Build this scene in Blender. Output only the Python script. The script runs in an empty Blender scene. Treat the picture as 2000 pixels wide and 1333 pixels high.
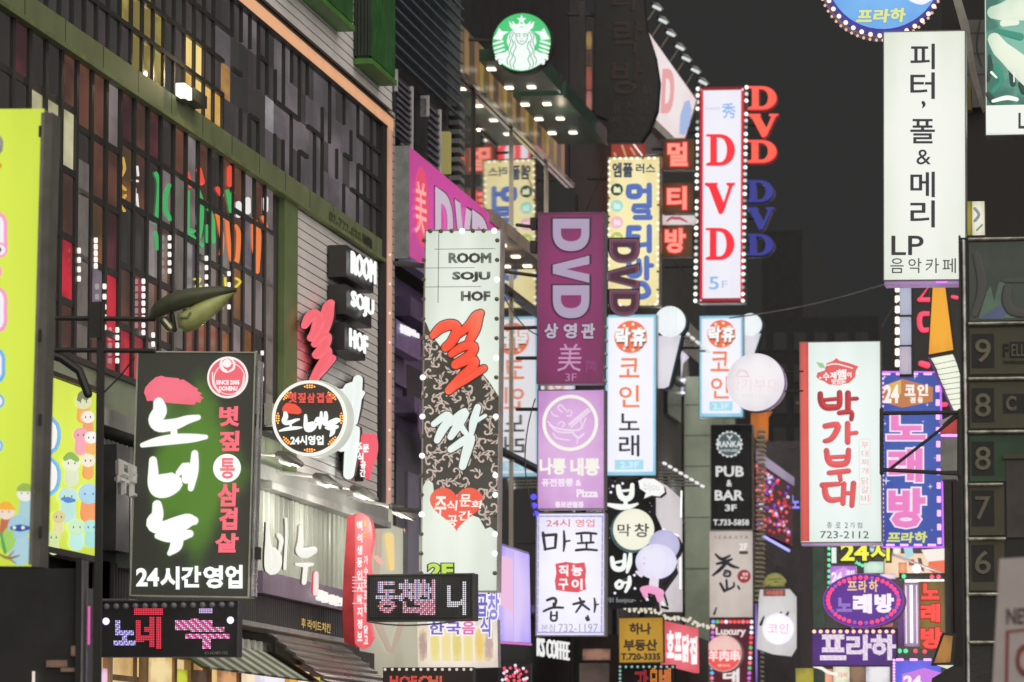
import bpy, math, random
from mathutils import Vector, Matrix
R = math.radians
rnd = random.Random(7)
SC = bpy.context.scene
COL = SC.collection
# ------------------------------------------------------------------ camera, night sky, street glow, exposure
FPX, PW, PH = 8333.0, 2000.0, 1333.3
PITCH = math.atan(883 / FPX)
cd = bpy.data.cameras.new('camera'); cam = bpy.data.objects.new('camera', cd); COL.objects.link(cam)
cd.sensor_width = 36; cd.lens = FPX * 36 / PW; cd.clip_start = .5; cd.clip_end = 3000
cam.location = (0, 0, 1.6); cam.rotation_euler = (R(90) + PITCH, 0, 0)
SC.camera = cam
cd.dof.use_dof = True; cd.dof.focus_distance = 47; cd.dof.aperture_fstop = 3.5
wd = bpy.data.worlds.new('World'); SC.world = wd; wd.use_nodes = True
bg = wd.node_tree.nodes['Background']; bg.inputs[0].default_value = (.0300, .0292, .0288, 1); bg.inputs[1].default_value = 1
sl = bpy.data.lights.new('sun', 'SUN'); sl.energy = 2.75; sl.angle = R(120); sl.color = (1, .93, .84)
sun = bpy.data.objects.new('sun', sl); COL.objects.link(sun); sun.rotation_euler = (R(66), 0, R(42))
SC.view_settings.view_transform = 'Standard'; SC.view_settings.look = 'None'; SC.view_settings.exposure = 0
SC.view_settings.gamma = 1; SC.render.film_transparent = False
SC.cycles.use_denoising = True
SC.cycles.max_bounces = 6

# ------------------------------------------------------------------ pixel rays and faces
CP = Vector((0, 0, 1.6)); CM = Matrix.Rotation(R(90) + PITCH, 3, 'X')
def ray(px, py): return CM @ Vector(((px - PW / 2) / FPX, -(py - PH / 2) / FPX, -1))
def at(px, py, D): d = ray(px, py); return CP + d * (D / d.y)
sd = ray(2300, 1550); STREET = math.atan2(sd.x, sd.y)          # heading of the street, from its vanishing point
YS = -STREET                 # yaw of things that stand across the street (face towards the camera)
YW = R(90) - STREET          # yaw of things flat on the left-hand facades
def wallpoint(px, X0):       # depth at which a column meets the left facade line X = X0 + tan(STREET) Y
    d = ray(px, 1300); t = d.x / d.y
    return X0 / (t - math.tan(STREET))

# ------------------------------------------------------------------ materials
MATS = {}
def lin(h):
    if not isinstance(h, str): return h
    h = h.lstrip('#'); out = []
    for i in (0, 2, 4):
        c = int(h[i:i+2], 16) / 255; out.append(c / 12.92 if c <= .04045 else ((c + .055) / 1.055) ** 2.4)
    return tuple(out)
def newmat(key):
    m = bpy.data.materials.new(key); m.use_nodes = True
    return m, m.node_tree, m.node_tree.nodes['Principled BSDF']
def E(h, s=1.0, c2=None, samp=None, edge=.85, ns=2.5, na=.10):
    """a lit surface: colour h at its middle, c2 towards the box edges, lamps behind it a little uneven"""
    key = ('E', h, s, c2, samp, edge, ns, na)
    if key in MATS: return MATS[key]
    m, nt, b = newmat('lit_' + str(h).lstrip('#'))
    b.inputs['Base Color'].default_value = (.05, .05, .05, 1); b.inputs['Roughness'].default_value = .35
    b.inputs['Emission Color'].default_value = (*lin(h), 1); b.inputs['Emission Strength'].default_value = s
    if c2:
        tc = nt.nodes.new('ShaderNodeTexCoord')
        sep = nt.nodes.new('ShaderNodeSeparateXYZ'); nt.links.new(tc.outputs['Generated'], sep.inputs[0])
        def M(op, a, bb=None):
            n = nt.nodes.new('ShaderNodeMath'); n.operation = op
            for i, v in enumerate((a, bb)):
                if v is None: continue
                if isinstance(v, (int, float)): n.inputs[i].default_value = v
                else: nt.links.new(v, n.inputs[i])
            return n.outputs[0]
        ax = M('ABSOLUTE', M('SUBTRACT', sep.outputs[0], .5)); az = M('ABSOLUTE', M('SUBTRACT', sep.outputs[2], .5))
        mx = M('MAXIMUM', ax, az); mn = M('MULTIPLY', M('MINIMUM', ax, az), .5)
        nz = nt.nodes.new('ShaderNodeTexNoise'); nz.inputs['Scale'].default_value = ns; nz.inputs['Detail'].default_value = 3
        nt.links.new(tc.outputs['Object'], nz.inputs[0])
        v = M('ADD', M('MULTIPLY', M('ADD', mx, mn), 1.45), M('MULTIPLY', M('SUBTRACT', nz.outputs[0], .5), .8))
        v = M('ADD', v, M('MULTIPLY', M('SINE', M('MULTIPLY', sep.outputs[0], 18.85)), .05))      # the tubes behind the sheet
        mr = nt.nodes.new('ShaderNodeMapRange'); mr.interpolation_type = 'SMOOTHSTEP'
        mr.inputs['From Min'].default_value = .32; mr.inputs['From Max'].default_value = edge + .35
        nt.links.new(v, mr.inputs['Value'])
        mix = nt.nodes.new('ShaderNodeMix'); mix.data_type = 'RGBA'
        nt.links.new(mr.outputs[0], mix.inputs['Factor'])
        mix.inputs['A'].default_value = (*lin(h), 1); mix.inputs['B'].default_value = (*lin(c2), 1)
        nt.links.new(mix.outputs['Result'], b.inputs['Emission Color'])
    if samp is False: m.cycles.emission_sampling = 'NONE'
    MATS[key] = m
    return m
def EP(h, c2, dark='343230', s=1.0):
    """a window pane: dim room glow painted as patchy emission, different from pane to pane"""
    key = ('EP', h, c2, dark)
    if key in MATS: return MATS[key]
    m, nt, b = newmat('pane_' + h)
    b.inputs['Base Color'].default_value = (.012, .012, .012, 1); b.inputs['Roughness'].default_value = .1; b.inputs['Specular IOR Level'].default_value = .15
    ge = nt.nodes.new('ShaderNodeNewGeometry'); mp = nt.nodes.new('ShaderNodeMapping'); nt.links.new(ge.outputs['Position'], mp.inputs[0])
    cur = None
    for sc, vec, lo, hi, col in ((1.1, (1, .45, 1.4), .38, .62, c2), (.55, (1, .6, 1.0), .5, .75, dark), (4.0, (1, 1, .12), .55, .85, c2)):
        mp = nt.nodes.new('ShaderNodeMapping'); mp.inputs['Scale'].default_value = vec; nt.links.new(ge.outputs['Position'], mp.inputs[0])
        nz = nt.nodes.new('ShaderNodeTexNoise'); nz.inputs['Scale'].default_value = sc; nz.inputs['Detail'].default_value = 4; nt.links.new(mp.outputs[0], nz.inputs[0])
        mr = nt.nodes.new('ShaderNodeMapRange'); mr.interpolation_type = 'SMOOTHSTEP'; mr.inputs['From Min'].default_value = lo; mr.inputs['From Max'].default_value = hi
        nt.links.new(nz.outputs[0], mr.inputs['Value'])
        mix = nt.nodes.new('ShaderNodeMix'); mix.data_type = 'RGBA'; nt.links.new(mr.outputs[0], mix.inputs['Factor'])
        if cur: nt.links.new(cur, mix.inputs['A'])
        else: mix.inputs['A'].default_value = (*lin(h), 1)
        mix.inputs['B'].default_value = (*lin(col), 1); cur = mix.outputs['Result']
    nt.links.new(cur, b.inputs['Emission Color']); b.inputs['Emission Strength'].default_value = s
    m.cycles.emission_sampling = 'NONE'; MATS[key] = m
    return m
def P(h, s=1.0): return E(h, s, samp=False)         # backlit print / small lit things
def S(h, rough=.6, metal=0.0, vary=.35, scale=3.0, bump=.15, stretch=None):
    key = ('S', h, rough, metal, vary, scale, bump, stretch)
    if key in MATS: return MATS[key]
    m, nt, b = newmat('surface_' + str(h).lstrip('#')); c = lin(h)
    tc = nt.nodes.new('ShaderNodeTexCoord'); mp = nt.nodes.new('ShaderNodeMapping')
    if stretch: mp.inputs['Scale'].default_value = stretch
    nt.links.new(tc.outputs['Object'], mp.inputs[0])
    nz = nt.nodes.new('ShaderNodeTexNoise'); nz.inputs['Scale'].default_value = scale; nz.inputs['Detail'].default_value = 6
    nz.inputs['Roughness'].default_value = .65
    nt.links.new(mp.outputs[0], nz.inputs[0])
    cr = nt.nodes.new('ShaderNodeValToRGB'); cr.color_ramp.elements[0].position = .3; cr.color_ramp.elements[1].position = .7
    cr.color_ramp.elements[0].color = (*[x * (1 - vary) for x in c], 1); cr.color_ramp.elements[1].color = (*[min(1, x * (1 + vary * .6)) for x in c], 1)
    nt.links.new(nz.outputs[0], cr.inputs[0]); nt.links.new(cr.outputs[0], b.inputs['Base Color'])
    mr = nt.nodes.new('ShaderNodeMapRange'); mr.inputs['To Min'].default_value = max(0, rough - .12); mr.inputs['To Max'].default_value = min(1, rough + .12)
    nt.links.new(nz.outputs[0], mr.inputs['Value']); nt.links.new(mr.outputs[0], b.inputs['Roughness'])
    b.inputs['Metallic'].default_value = metal
    if bump:
        bp = nt.nodes.new('ShaderNodeBump'); bp.inputs['Strength'].default_value = bump; bp.inputs['Distance'].default_value = .02
        nt.links.new(nz.outputs[0], bp.inputs['Height']); nt.links.new(bp.outputs[0], b.inputs['Normal'])
    MATS[key] = m
    return m
def glassy(key, c, rough=.03, metal=.9):
    k = ('G', key)
    if k in MATS: return MATS[k]
    m, nt, b = newmat(key); b.inputs['Base Color'].default_value = (*c, 1); b.inputs['Metallic'].default_value = metal; b.inputs['Roughness'].default_value = rough
    nz = nt.nodes.new('ShaderNodeTexNoise'); nz.inputs['Scale'].default_value = .5; bp = nt.nodes.new('ShaderNodeBump')
    bp.inputs['Strength'].default_value = .02; nt.links.new(nz.outputs[0], bp.inputs['Height']); nt.links.new(bp.outputs[0], b.inputs['Normal'])
    MATS[k] = m
    return m
BLK = S((.040, .0385, .037), .45, vary=.2); DARK = S((.08, .077, .073), .6); DGREY = S((.13, .127, .12), .6)
STEEL = S((.5, .5, .5), .3, .9, .2, 8, .05, (1, 1, .2)); ALU = S((.42, .43, .42), .38, .6, .25, 6, .05, (1, 1, .15))
WHITEP = S((.62, .61, .58), .5, vary=.2)

# ------------------------------------------------------------------ mesh collector
class MB:
    def __init__(s): s.v = []; s.f = []
    def add(s, vs, fs):
        n = len(s.v); s.v += [tuple(v) for v in vs]; s.f += [tuple(i + n for i in f) for f in fs]; return s
    def box(s, x0, x1, y0, y1, z0, z1):
        x0, x1 = min(x0, x1), max(x0, x1); y0, y1 = min(y0, y1), max(y0, y1); z0, z1 = min(z0, z1), max(z0, z1)
        return s.add([(x0,y0,z0),(x1,y0,z0),(x1,y1,z0),(x0,y1,z0),(x0,y0,z1),(x1,y0,z1),(x1,y1,z1),(x0,y1,z1)],
                     [(0,3,2,1),(4,5,6,7),(0,1,5,4),(1,2,6,5),(2,3,7,6),(3,0,4,7)])
    def prism(s, pts, y0, y1):           # outline in x,z ; y0 front, y1 back
        n = len(pts)
        area = sum(pts[i][0] * pts[(i+1) % n][1] - pts[(i+1) % n][0] * pts[i][1] for i in range(n))
        if area < 0: pts = pts[::-1]
        vs = [(x, y0, z) for x, z in pts] + [(x, y1, z) for x, z in pts]
        fs = [tuple(range(n)), tuple(range(2*n-1, n-1, -1))] + [(i, i+n, (i+1) % n + n, (i+1) % n) for i in range(n)]
        return s.add(vs, fs)
    def tube(s, pts, r, n=8, sy=1.0, cap=True):
        """pts local 3-D points, r scalar or list; rings; sy flattens in y; round ends"""
        pts = [Vector(p) for p in pts]; k = len(pts)
        rs = list(r) if isinstance(r, (list, tuple)) else [r] * k
        P2, R2 = pts[:], rs[:]
        if cap:
            for e in (0, -1):
                a, b = (pts[0], pts[1]) if e == 0 else (pts[-1], pts[-2]); d = (a - b).normalized(); q = rs[e]
                ext = [(a + d * q * .5, q * .87), (a + d * q * .87, q * .5), (a + d * q, q * .05)]
                if e == 0: P2 = [x[0] for x in ext[::-1]] + P2; R2 = [x[1] for x in ext[::-1]] + R2
                else: P2 += [x[0] for x in ext]; R2 += [x[1] for x in ext]
        vs = []; prev = None
        for i, p in enumerate(P2):
            t = (P2[min(i+1, len(P2)-1)] - P2[max(i-1, 0)]).normalized()
            ref = Vector((0, 1, 0)) if abs(t.y) < .9 else Vector((1, 0, 0))
            u = t.cross(ref).normalized(); w = u.cross(t).normalized()
            for j in range(n):
                a = 2 * math.pi * j / n; o = u * math.cos(a) * R2[i] + w * math.sin(a) * R2[i]
                if sy != 1: o = Vector((o.x, o.y * sy, o.z))
                vs.append(p + o)
        fs = []
        for i in range(len(P2) - 1):
            for j in range(n):
                a = i*n+j; b = i*n+(j+1) % n; fs.append((a, b, b+n, a+n))
        fs += [tuple(range(n))[::-1], tuple(range((len(P2)-1)*n, len(P2)*n))]
        return s.add(vs, fs)
    def disc(s, cx, cz, r, y0, y1, n=40, rz=None):
        rz = rz or r
        return s.prism([(cx + r*math.cos(2*math.pi*i/n), cz + rz*math.sin(2*math.pi*i/n)) for i in range(n)], y0, y1)
    def dome(s, cx, cz, r, y0, h, n=24, m=5):
        vs = [(cx, y0 - h, cz)]; fs = []
        for k in range(1, m+1):
            a = k/m*math.pi/2
            for i in range(n): vs.append((cx + r*math.sin(a)*math.cos(2*math.pi*i/n), y0 - h*math.cos(a), cz + r*math.sin(a)*math.sin(2*math.pi*i/n)))
        for i in range(n): fs.append((0, 1+i, 1+(i+1) % n))
        for k in range(m-1):
            for i in range(n): a = 1+k*n+i; b = 1+k*n+(i+1) % n; fs.append((a, a+n, b+n, b))
        return s.add(vs, fs)
    def ring(s, cx, cz, r0, r1, y0, y1, n=40):
        vs = []; fs = []
        for i in range(n):
            c, d = math.cos(2*math.pi*i/n), math.sin(2*math.pi*i/n)
            vs += [(cx+r0*c, y0, cz+r0*d), (cx+r1*c, y0, cz+r1*d), (cx+r1*c, y1, cz+r1*d), (cx+r0*c, y1, cz+r0*d)]
        for i in range(n):
            a = 4*i; b = 4*((i+1) % n)
            fs += [(a, b, b+1, a+1), (a+1, b+1, b+2, a+2), (a+2, b+2, b+3, a+3), (a+3, b+3, b, a)]
        return s.add(vs, fs)
    def mesh(s, name, m):
        me = bpy.data.meshes.new(name); me.from_pydata(s.v, [], s.f); me.materials.append(m)
        me.validate(); me.update(); return me
    def build(s, name, m, parent=None, smooth=False, **kw):
        me = s.mesh(name, m)
        if smooth: me.shade_smooth()
        return link(name, me, parent, **kw)
def link(name, me, parent=None, loc=None, label=None, cat=None, group=None, kind=None, rot=None):
    o = bpy.data.objects.new(name, me); COL.objects.link(o)
    if parent is not None: o.parent = parent.e if isinstance(parent, F) else parent
    if loc is not None: o.location = loc
    if rot is not None: o.rotation_euler = rot
    if label: o['label'] = label
    if cat: o['category'] = cat
    if group: o['group'] = group
    if kind: o['kind'] = kind
    return o

class F:
    """a thing with a flat face: an Empty at its foot; local x along the face, z up, -y out of the face"""
    def __init__(s, name, label, cat, px, py, D, yaw=YS, lean=0, group=None, kind=None, z=None):
        p = at(px, py, D)
        if z is not None: p.z = z
        s.M = Matrix.Translation(p) @ Matrix.Rotation(yaw, 4, 'Z') @ Matrix.Rotation(R(lean), 4, 'Y')
        s.I = s.M.inverted(); s.c = s.I @ CP
        s.e = bpy.data.objects.new(name, None); COL.objects.link(s.e); s.e.matrix_world = s.M; s.e.empty_display_size = .3
        s.e['label'] = label; s.e['category'] = cat
        if group: s.e['group'] = group
        if kind: s.e['kind'] = kind
    def p(s, px, py, off=0):             # local point where the photo's ray meets the plane y=-off
        d = s.I.to_3x3() @ ray(px, py); t = (-off - s.c.y) / d.y
        q = s.c + d * t; return Vector((q.x, -off, q.z))
    def r(s, x0, y0, x1, y1, off=0):     # local rectangle x0,x1,z0,z1
        a = s.p(x0, (y0+y1)/2, off).x; b = s.p(x1, (y0+y1)/2, off).x; c = s.p((x0+x1)/2, y1, off).z; d = s.p((x0+x1)/2, y0, off).z
        return a, b, c, d
    def k(s, px, py): return (s.p(px+1, py) - s.p(px, py)).length      # metres per pixel
    def box(s, name, m, x0, y0, x1, y1, front, back, parent=None, **kw):   # px rect; front/back distance out of the face
        a, b, c, d = s.r(x0, y0, x1, y1)
        return MB().box(a, b, -front, -back, c, d).build(name, m, parent or s, **kw)
    def poly(s, name, m, pts, front=.02, back=.0, parent=None, o=None, **kw):
        q = [s.p(*cv(p, o)) for p in pts]
        return MB().prism([(v.x, v.z) for v in q], -front, -back).build(name, m, parent or s, **kw)
    def disc(s, name, m, cx, cy, r, front, back, parent=None, n=48, ry=None, **kw):
        c = s.p(cx, cy); k = s.k(cx, cy)
        return MB().disc(c.x, c.z, r*k, -front, -back, n, (ry or r)*k).build(name, m, parent or s, **kw)
    def ring(s, name, m, cx, cy, r0, r1, front, back, parent=None, **kw):
        c = s.p(cx, cy); k = s.k(cx, cy)
        return MB().ring(c.x, c.z, r0*k, r1*k, -front, -back, 48).build(name, m, parent or s, **kw)
    def strokes(s, name, m, sts, off=.02, grow=0, sy=.35, parent=None, o=None, to=None, n=8, **kw):
        """brush strokes [(x,y,r)...] in photo pixels; o=(ox,oy,scale) when read off an enlargement; to=(box from, box to)"""
        mb = MB(); 
        for st in sts:
            pts = []
            for q in st:
                x, y = cv(q, o); r = q[2] / (o[2] if o else 1)
                if to:
                    (a0, b0, a1, b1), (c0, d0, c1, d1) = to; fx = (c1-c0)/(a1-a0); fy = (d1-d0)/(b1-b0)
                    x = c0 + (x-a0)*fx; y = d0 + (y-b0)*fy; r *= math.sqrt(abs(fx*fy))
                pts.append((x, y, r))
            sm = smooth(pts); k = s.k(*sm[0][:2]) if s.flat() else s.kz(*sm[0][:2])
            if s.flat(): mb.tube([s.p(x, y, off) for x, y, r in sm], [(r+grow)*k for x, y, r in sm], n, sy); continue
            t = MB().tube([(x*k, 0, -y*k) for x, y, r in sm], [(r+grow)*k for x, y, r in sm], n, sy)     # slanting wall: strokes keep their drawn width
            mb.add([s.p(v[0]/k, -v[2]/k, off) + Vector((0, v[1], 0)) for v in t.v], t.f)
        return mb.build(name, m, parent or s, smooth=True, **kw)
    def flat(s): return abs(s.M.to_euler().z) < 1
    def kz(s, px, py): return abs((s.p(px, py+1) - s.p(px, py)).z)
    def text(s, name, m, tx, box, bold=0., th=.012, off=.014, rot=0, mir=False, shear=0, slope=0, parent=None, ext=.0, res=0, **kw):
        """printed or cut lettering fitted to a pixel box; slope = fall of the base line across the box, in pixels"""
        vs, fs = glyphs(tx, bold, ext, res)
        x0, y0, x1, y1 = box
        if rot == 90: vs = [(v[1], 1-v[0], v[2]) for v in vs]      # turned clockwise
        if rot == -90: vs = [(1-v[1], v[0], v[2]) for v in vs]
        if mir: vs = [(1-v[0], v[1], v[2]) for v in vs]
        tl, tr, bl, br = s.p(x0, y0, off), s.p(x1, y0+slope, off), s.p(x0, y1, off), s.p(x1, y1+slope, off)
        out = []
        for u, w, z in vs:
            u2 = u + shear*(w-.5); q = (bl*(1-u2) + br*u2)*(1-w) + (tl*(1-u2) + tr*u2)*w
            out.append((q.x, q.y - z*th, q.z))
        return MB().add(out, fs).build(name, m, parent or s, **kw)
    def bulbs(s, me, pts, off=.03, name='bulb', parent=None):
        for x, y in pts: link(name, rnd.choices(me, (6, 3, 1))[0] if isinstance(me, list) else me, parent or s, loc=s.p(x, y, off))
def cv(p, o): return (o[0] + p[0]/o[2], o[1] + p[1]/o[2]) if o else (p[0], p[1])
def smooth(p, n=4):
    if len(p) < 3: return p
    out = []
    for i in range(len(p)-1):
        a, b, c, d = p[max(i-1, 0)], p[i], p[i+1], p[min(i+2, len(p)-1)]
        for j in range(n):
            t = j/n
            out.append(tuple(.5*((2*b[k]) + (-a[k]+c[k])*t + (2*a[k]-5*b[k]+4*c[k]-d[k])*t*t + (-a[k]+3*b[k]-3*c[k]+d[k])*t**3) for k in range(3)))
    out.append(p[-1])
    return [(x, y, max(r, .3)) for x, y, r in out]
_GL = {}
def heavy(ch):
    """broad sans D and V, drawn by hand, in a unit box"""
    mb = MB()
    if ch == 'V': mb.prism([(0,1),(.31,1),(.5,.36),(.69,1),(1,1),(.66,0),(.34,0)], 1, 0)
    else:
        N = 26; sgn = lambda v: (v > 0) - (v < 0)
        def arc(x0, rx, ry): return [(x0+rx*abs(math.sin(a))**.85, .5+ry*sgn(math.cos(a))*abs(math.cos(a))**.85) for a in [math.pi*i/N for i in range(N+1)]]
        o = arc(.42, .58, .5); q = arc(.42, .28, .28)
        for i in range(N): mb.prism([o[i], o[i+1], q[i+1], q[i]], 1, 0)
        for r in ([(0,0),(.42,0),(.42,.22),(.3,.22),(0,.22)], [(0,.78),(.42,.78),(.42,1),(0,1)], [(0,.22),(.3,.22),(.3,.78),(0,.78)]): mb.prism(r, 1, 0)
    return [(v[0], v[2], v[1]) for v in mb.v], mb.f
def glyphs(tx, bold, ext, res):
    key = (tx, bold, ext, res)
    if key in _GL: return _GL[key]
    if tx in ('D', 'V') and bold >= .03: _GL[key] = heavy(tx); return _GL[key]
    cu = bpy.data.curves.new('t', 'FONT'); cu.body = tx; cu.size = 1; cu.resolution_u = 5 if len(tx) < 3 and ord(tx[0]) < 200 else 2
    cu.bevel_depth = bold; cu.bevel_resolution = res; cu.extrude = max(ext, .001)
    ob = bpy.data.objects.new('t', cu)
    me = bpy.data.meshes.new_from_object(ob)
    vs = [v.co.copy() for v in me.vertices]; fs = [tuple(p.vertices) for p in me.polygons]
    bpy.data.objects.remove(ob); bpy.data.meshes.remove(me); bpy.data.curves.remove(cu)
    lo = [min(v[i] for v in vs) for i in range(3)]; hi = [max(v[i] for v in vs) for i in range(3)]
    vs = [tuple((v[i]-lo[i])/max(hi[i]-lo[i], 1e-6) for i in range(3)) for v in vs]
    _GL[key] = (vs, fs); return _GL[key]
def inglyph(tx, cols, rows, bold=.045):
    """which dots of a cols x rows lamp matrix the writing covers"""
    vs, fs = glyphs(tx, bold, .0, 0); on = set()
    for f in fs:
        tri = [vs[i] for i in f]
        if max(t[2] for t in tri) - min(t[2] for t in tri) > .5: continue
        for a in range(1, len(tri)-1):
            p, q, r = tri[0], tri[a], tri[a+1]
            i0 = max(0, int(min(p[0], q[0], r[0])*cols - 1)); i1 = min(cols-1, int(max(p[0], q[0], r[0])*cols + 1))
            j0 = max(0, int(min(p[1], q[1], r[1])*rows - 1)); j1 = min(rows-1, int(max(p[1], q[1], r[1])*rows + 1))
            den = (q[1]-r[1])*(p[0]-r[0]) + (r[0]-q[0])*(p[1]-r[1])
            if abs(den) < 1e-9: continue
            for i in range(i0, i1+1):
                for j in range(j0, j1+1):
                    x, y = (i+.5)/cols, (j+.5)/rows
                    l1 = ((q[1]-r[1])*(x-r[0]) + (r[0]-q[0])*(y-r[1]))/den; l2 = ((r[1]-p[1])*(x-r[0]) + (p[0]-r[0])*(y-r[1]))/den
                    if l1 >= 0 and l2 >= 0 and l1+l2 <= 1: on.add((i, rows-1-j))
    return on
def bulbmesh(r, m):
    mb = MB(); 
    r *= .8; mb.dome(0, 0, r, 0, r*.9, 10, 3); mb.disc(0, 0, r*1.05, 0, .02, 10); return mb.mesh('bulb', m)
def sign(name, label, box, D, depth=.25, face=None, cab=None, frame=None, fw=3, cat='sign', lean=.6, group=None, yaw=YS):
    """a box sign seen square on: cabinet, lit face panel, frame bars"""
    x0, y0, x1, y1 = box
    f = F(name, label, cat, (x0+x1)/2, y1, D, yaw, lean, group)
    f.box('cabinet', cab or ALU, x0, y0, x1, y1, -.004, -depth)
    if frame:
        f.box('face_panel', face, x0+fw*.7, y0+fw*.7, x1-fw*.7, y1-fw*.7, .008, -.002)
        a, b, c, d = f.r(x0, y0, x1, y1); w = fw * f.k(x0, y0)
        f.frame = MB().box(a-.004, b+.004, -.03, .006, d-w, d+.004).box(a-.004, b+.004, -.03, .006, c-.004, c+w).box(a-.004, a+w, -.03, .006, c+w, d-w).box(b-w, b+.004, -.03, .006, c+w, d-w).build('frame', frame, f)
    else: f.box('face_panel', face, x0, y0, x1, y1, .008, -.002)
    return f
def bracket(f, pairs, r=.03, m=None):
    """steel arms from the sign back to its wall; pairs of pixel points"""
    for a, b in pairs:
        MB().tube([f.p(a[0], a[1], -.12), f.p(b[0], b[1], -.12)], r, 8).build('mounting_arm', m or DARK, f)
def band(c0, c1, n): return [(c0[0]+(c1[0]-c0[0])*i/(n-1), c0[1]+(c1[1]-c0[1])*i/(n-1)) for i in range(n)]
# ------------------------------------------------------------------ ground
def slab(name, m, x0, x1, y0, y1, z0, z1):
    return MB().box(x0, x1, y0, y1, z0, z1).build(name, m, None, kind='structure')
slab('ground', S((.06, .06, .06), .8), -400, 400, -60, 900, -.3, -.01)
TS = math.tan(STREET)
def strip(name, m, a, b, z0, z1, y0=5, y1=260):     # strip along the street between X0=a and X0=b
    vs = [(a+TS*y0, y0), (b+TS*y0, y0), (b+TS*y1, y1), (a+TS*y1, y1)]
    v = [(x, y, z0) for x, y in vs] + [(x, y, z1) for x, y in vs]
    MB().add(v, [(0,3,2,1),(4,5,6,7),(0,1,5,4),(1,2,6,5),(2,3,7,6),(3,0,4,7)]).build(name, m, None, kind='structure')
strip('road', S((.05, .05, .052), .55, vary=.3), -7.5, 2.0, -.009, .0)
strip('pavement', S((.2, .19, .18), .75), -11.2, -7.5, 0, .13)
strip('kerb', S((.3, .3, .29), .7), -7.5, -7.3, 0, .15)

def wall_F(name, label, px, X0, cat='building', z=0, **kw):
    return F(name, label, cat, px, 1333, wallpoint(px, X0), YW, 0, z=z, **kw)
def shell(f, name, m, xs, zs, ys, parent=None):
    return MB().box(xs[0], xs[1], ys[0], ys[1], zs[0], zs[1]).build(name, m, parent or f)

# ------------------------------------------------------------------ building 1: grid windows, green beam, lap siding
B1 = wall_F('corner_building', 'grey plank clad building with tall grid windows and a green beam across it', 745, -11.2)
X = lambda px: B1.p(px, 900).x
xl, xe = X(-60), X(764)
GREEN = S((.20, .235, .115), .6, vary=.22, scale=1.5); GREEN2 = S((.34, .40, .27), .6, vary=.2, scale=1.5)
SIDE = S((.82, .79, .77), .7, vary=.16, scale=2.2, bump=.3, stretch=(.3, 1, 3))
shell(B1, 'wall', DARK, (xl, xe), (0, 13.9), (.45, 9))
shell(B1, 'green_beam', GREEN, (xl, X(742)), (9.14, 9.40), (-.05, .45))
for i in range(14): 
    xx = xl + i*1.55
    if xx < X(740): MB().box(xx, xx+.012, -.054, -.04, 9.14, 9.40).build('beam_joint', BLK, B1)
shell(B1, 'beam_flange', S((.20, .25, .10), .6), (xl, X(742)), (9.09, 9.138), (-.09, .40))
shell(B1, 'green_pilaster', S((.16, .22, .085), .6, vary=.2), (X(549), X(575)), (5.3, 9.09), (-.03, .45))
shell(B1, 'window_reveal', BLK, (X(527), X(549)-.003), (5.98, 9.085), (.05, .44))
shell(B1, 'sill_band', GREEN2, (xl, X(549)-.003), (5.5, 5.97), (-.02, .44))
shell(B1, 'sill_lip', BLK, (xl, X(549)-.01), (5.972, 6.03), (-.06, .3))
# upper window frame: the warm lit trim
WARM = E('ecae82', .92, 'cc9068', samp=True, edge=1.1)
shell(B1, 'lit_trim', WARM, (xl, X(760)), (11.085, 11.265), (-.05, .1))
shell(B1, 'trim_edge', BLK, (xl, X(746)), (11.05, 11.08), (-.07, .1)); shell(B1, 'trim_edge', BLK, (xl, X(760)), (11.27, 11.30), (-.06, .06))
shell(B1, 'lit_trim', E('d8a084', .85, 'a87860', edge=1.2), (X(748), X(758)), (5.7, 11.08), (-.05, .1))
shell(B1, 'edge_strip', BLK, (X(738), X(746)-.004), (5.6, 11.05), (-.06, .3))
for i in range(9):
    link('edge_lamp', bulbmesh(.022, P('fff4ec')), B1, loc=(X(753), -.055, 5.9 + i*.42))
# lap siding planks, below the beam and above the trim
def plank(x0, x1, n, z0, dz, name='plank'):
    me = MB().add([(x0, .0, 0), (x1, .0, 0), (x1, .05, 0), (x0, .05, 0), (x0, .006, dz-.013), (x1, .006, dz-.013), (x1, .056, dz-.013), (x0, .056, dz-.013)],
        [(0,3,2,1),(4,5,6,7),(0,1,5,4),(1,2,6,5),(2,3,7,6),(3,0,4,7)]).mesh('plank', SIDE)
    for i in range(n): link(name, me, B1, loc=(0, 0, z0+i*dz))
plank(X(576), X(737), 29, 5.58, .121)
plank(xl, X(764), 20, 11.42, .128)
shell(B1, 'siding_backing', BLK, (X(576), X(737)), (5.5, 9.08), (.065, .44))
shell(B1, 'siding_backing', BLK, (xl, xe), (11.3, 13.9), (.07, .44))
me = MB().box(X(761), X(767), -.02, .3, 0, .105).mesh('edge_tile', S((.5, .48, .45), .6))
for i in range(47): link('edge_tile', me, B1, loc=(0, 0, 5.72+i*.121))
B1.text('lettering', S((.10, .13, .05), .6, bump=0), '02-722-8384', (643, 411, 712, 432), .012, .004, .055, slope=49, shear=0)
B1.text('lettering', BLK, 'WER', (708, 455, 728, 480), .05, .004, .055, slope=14)
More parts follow.
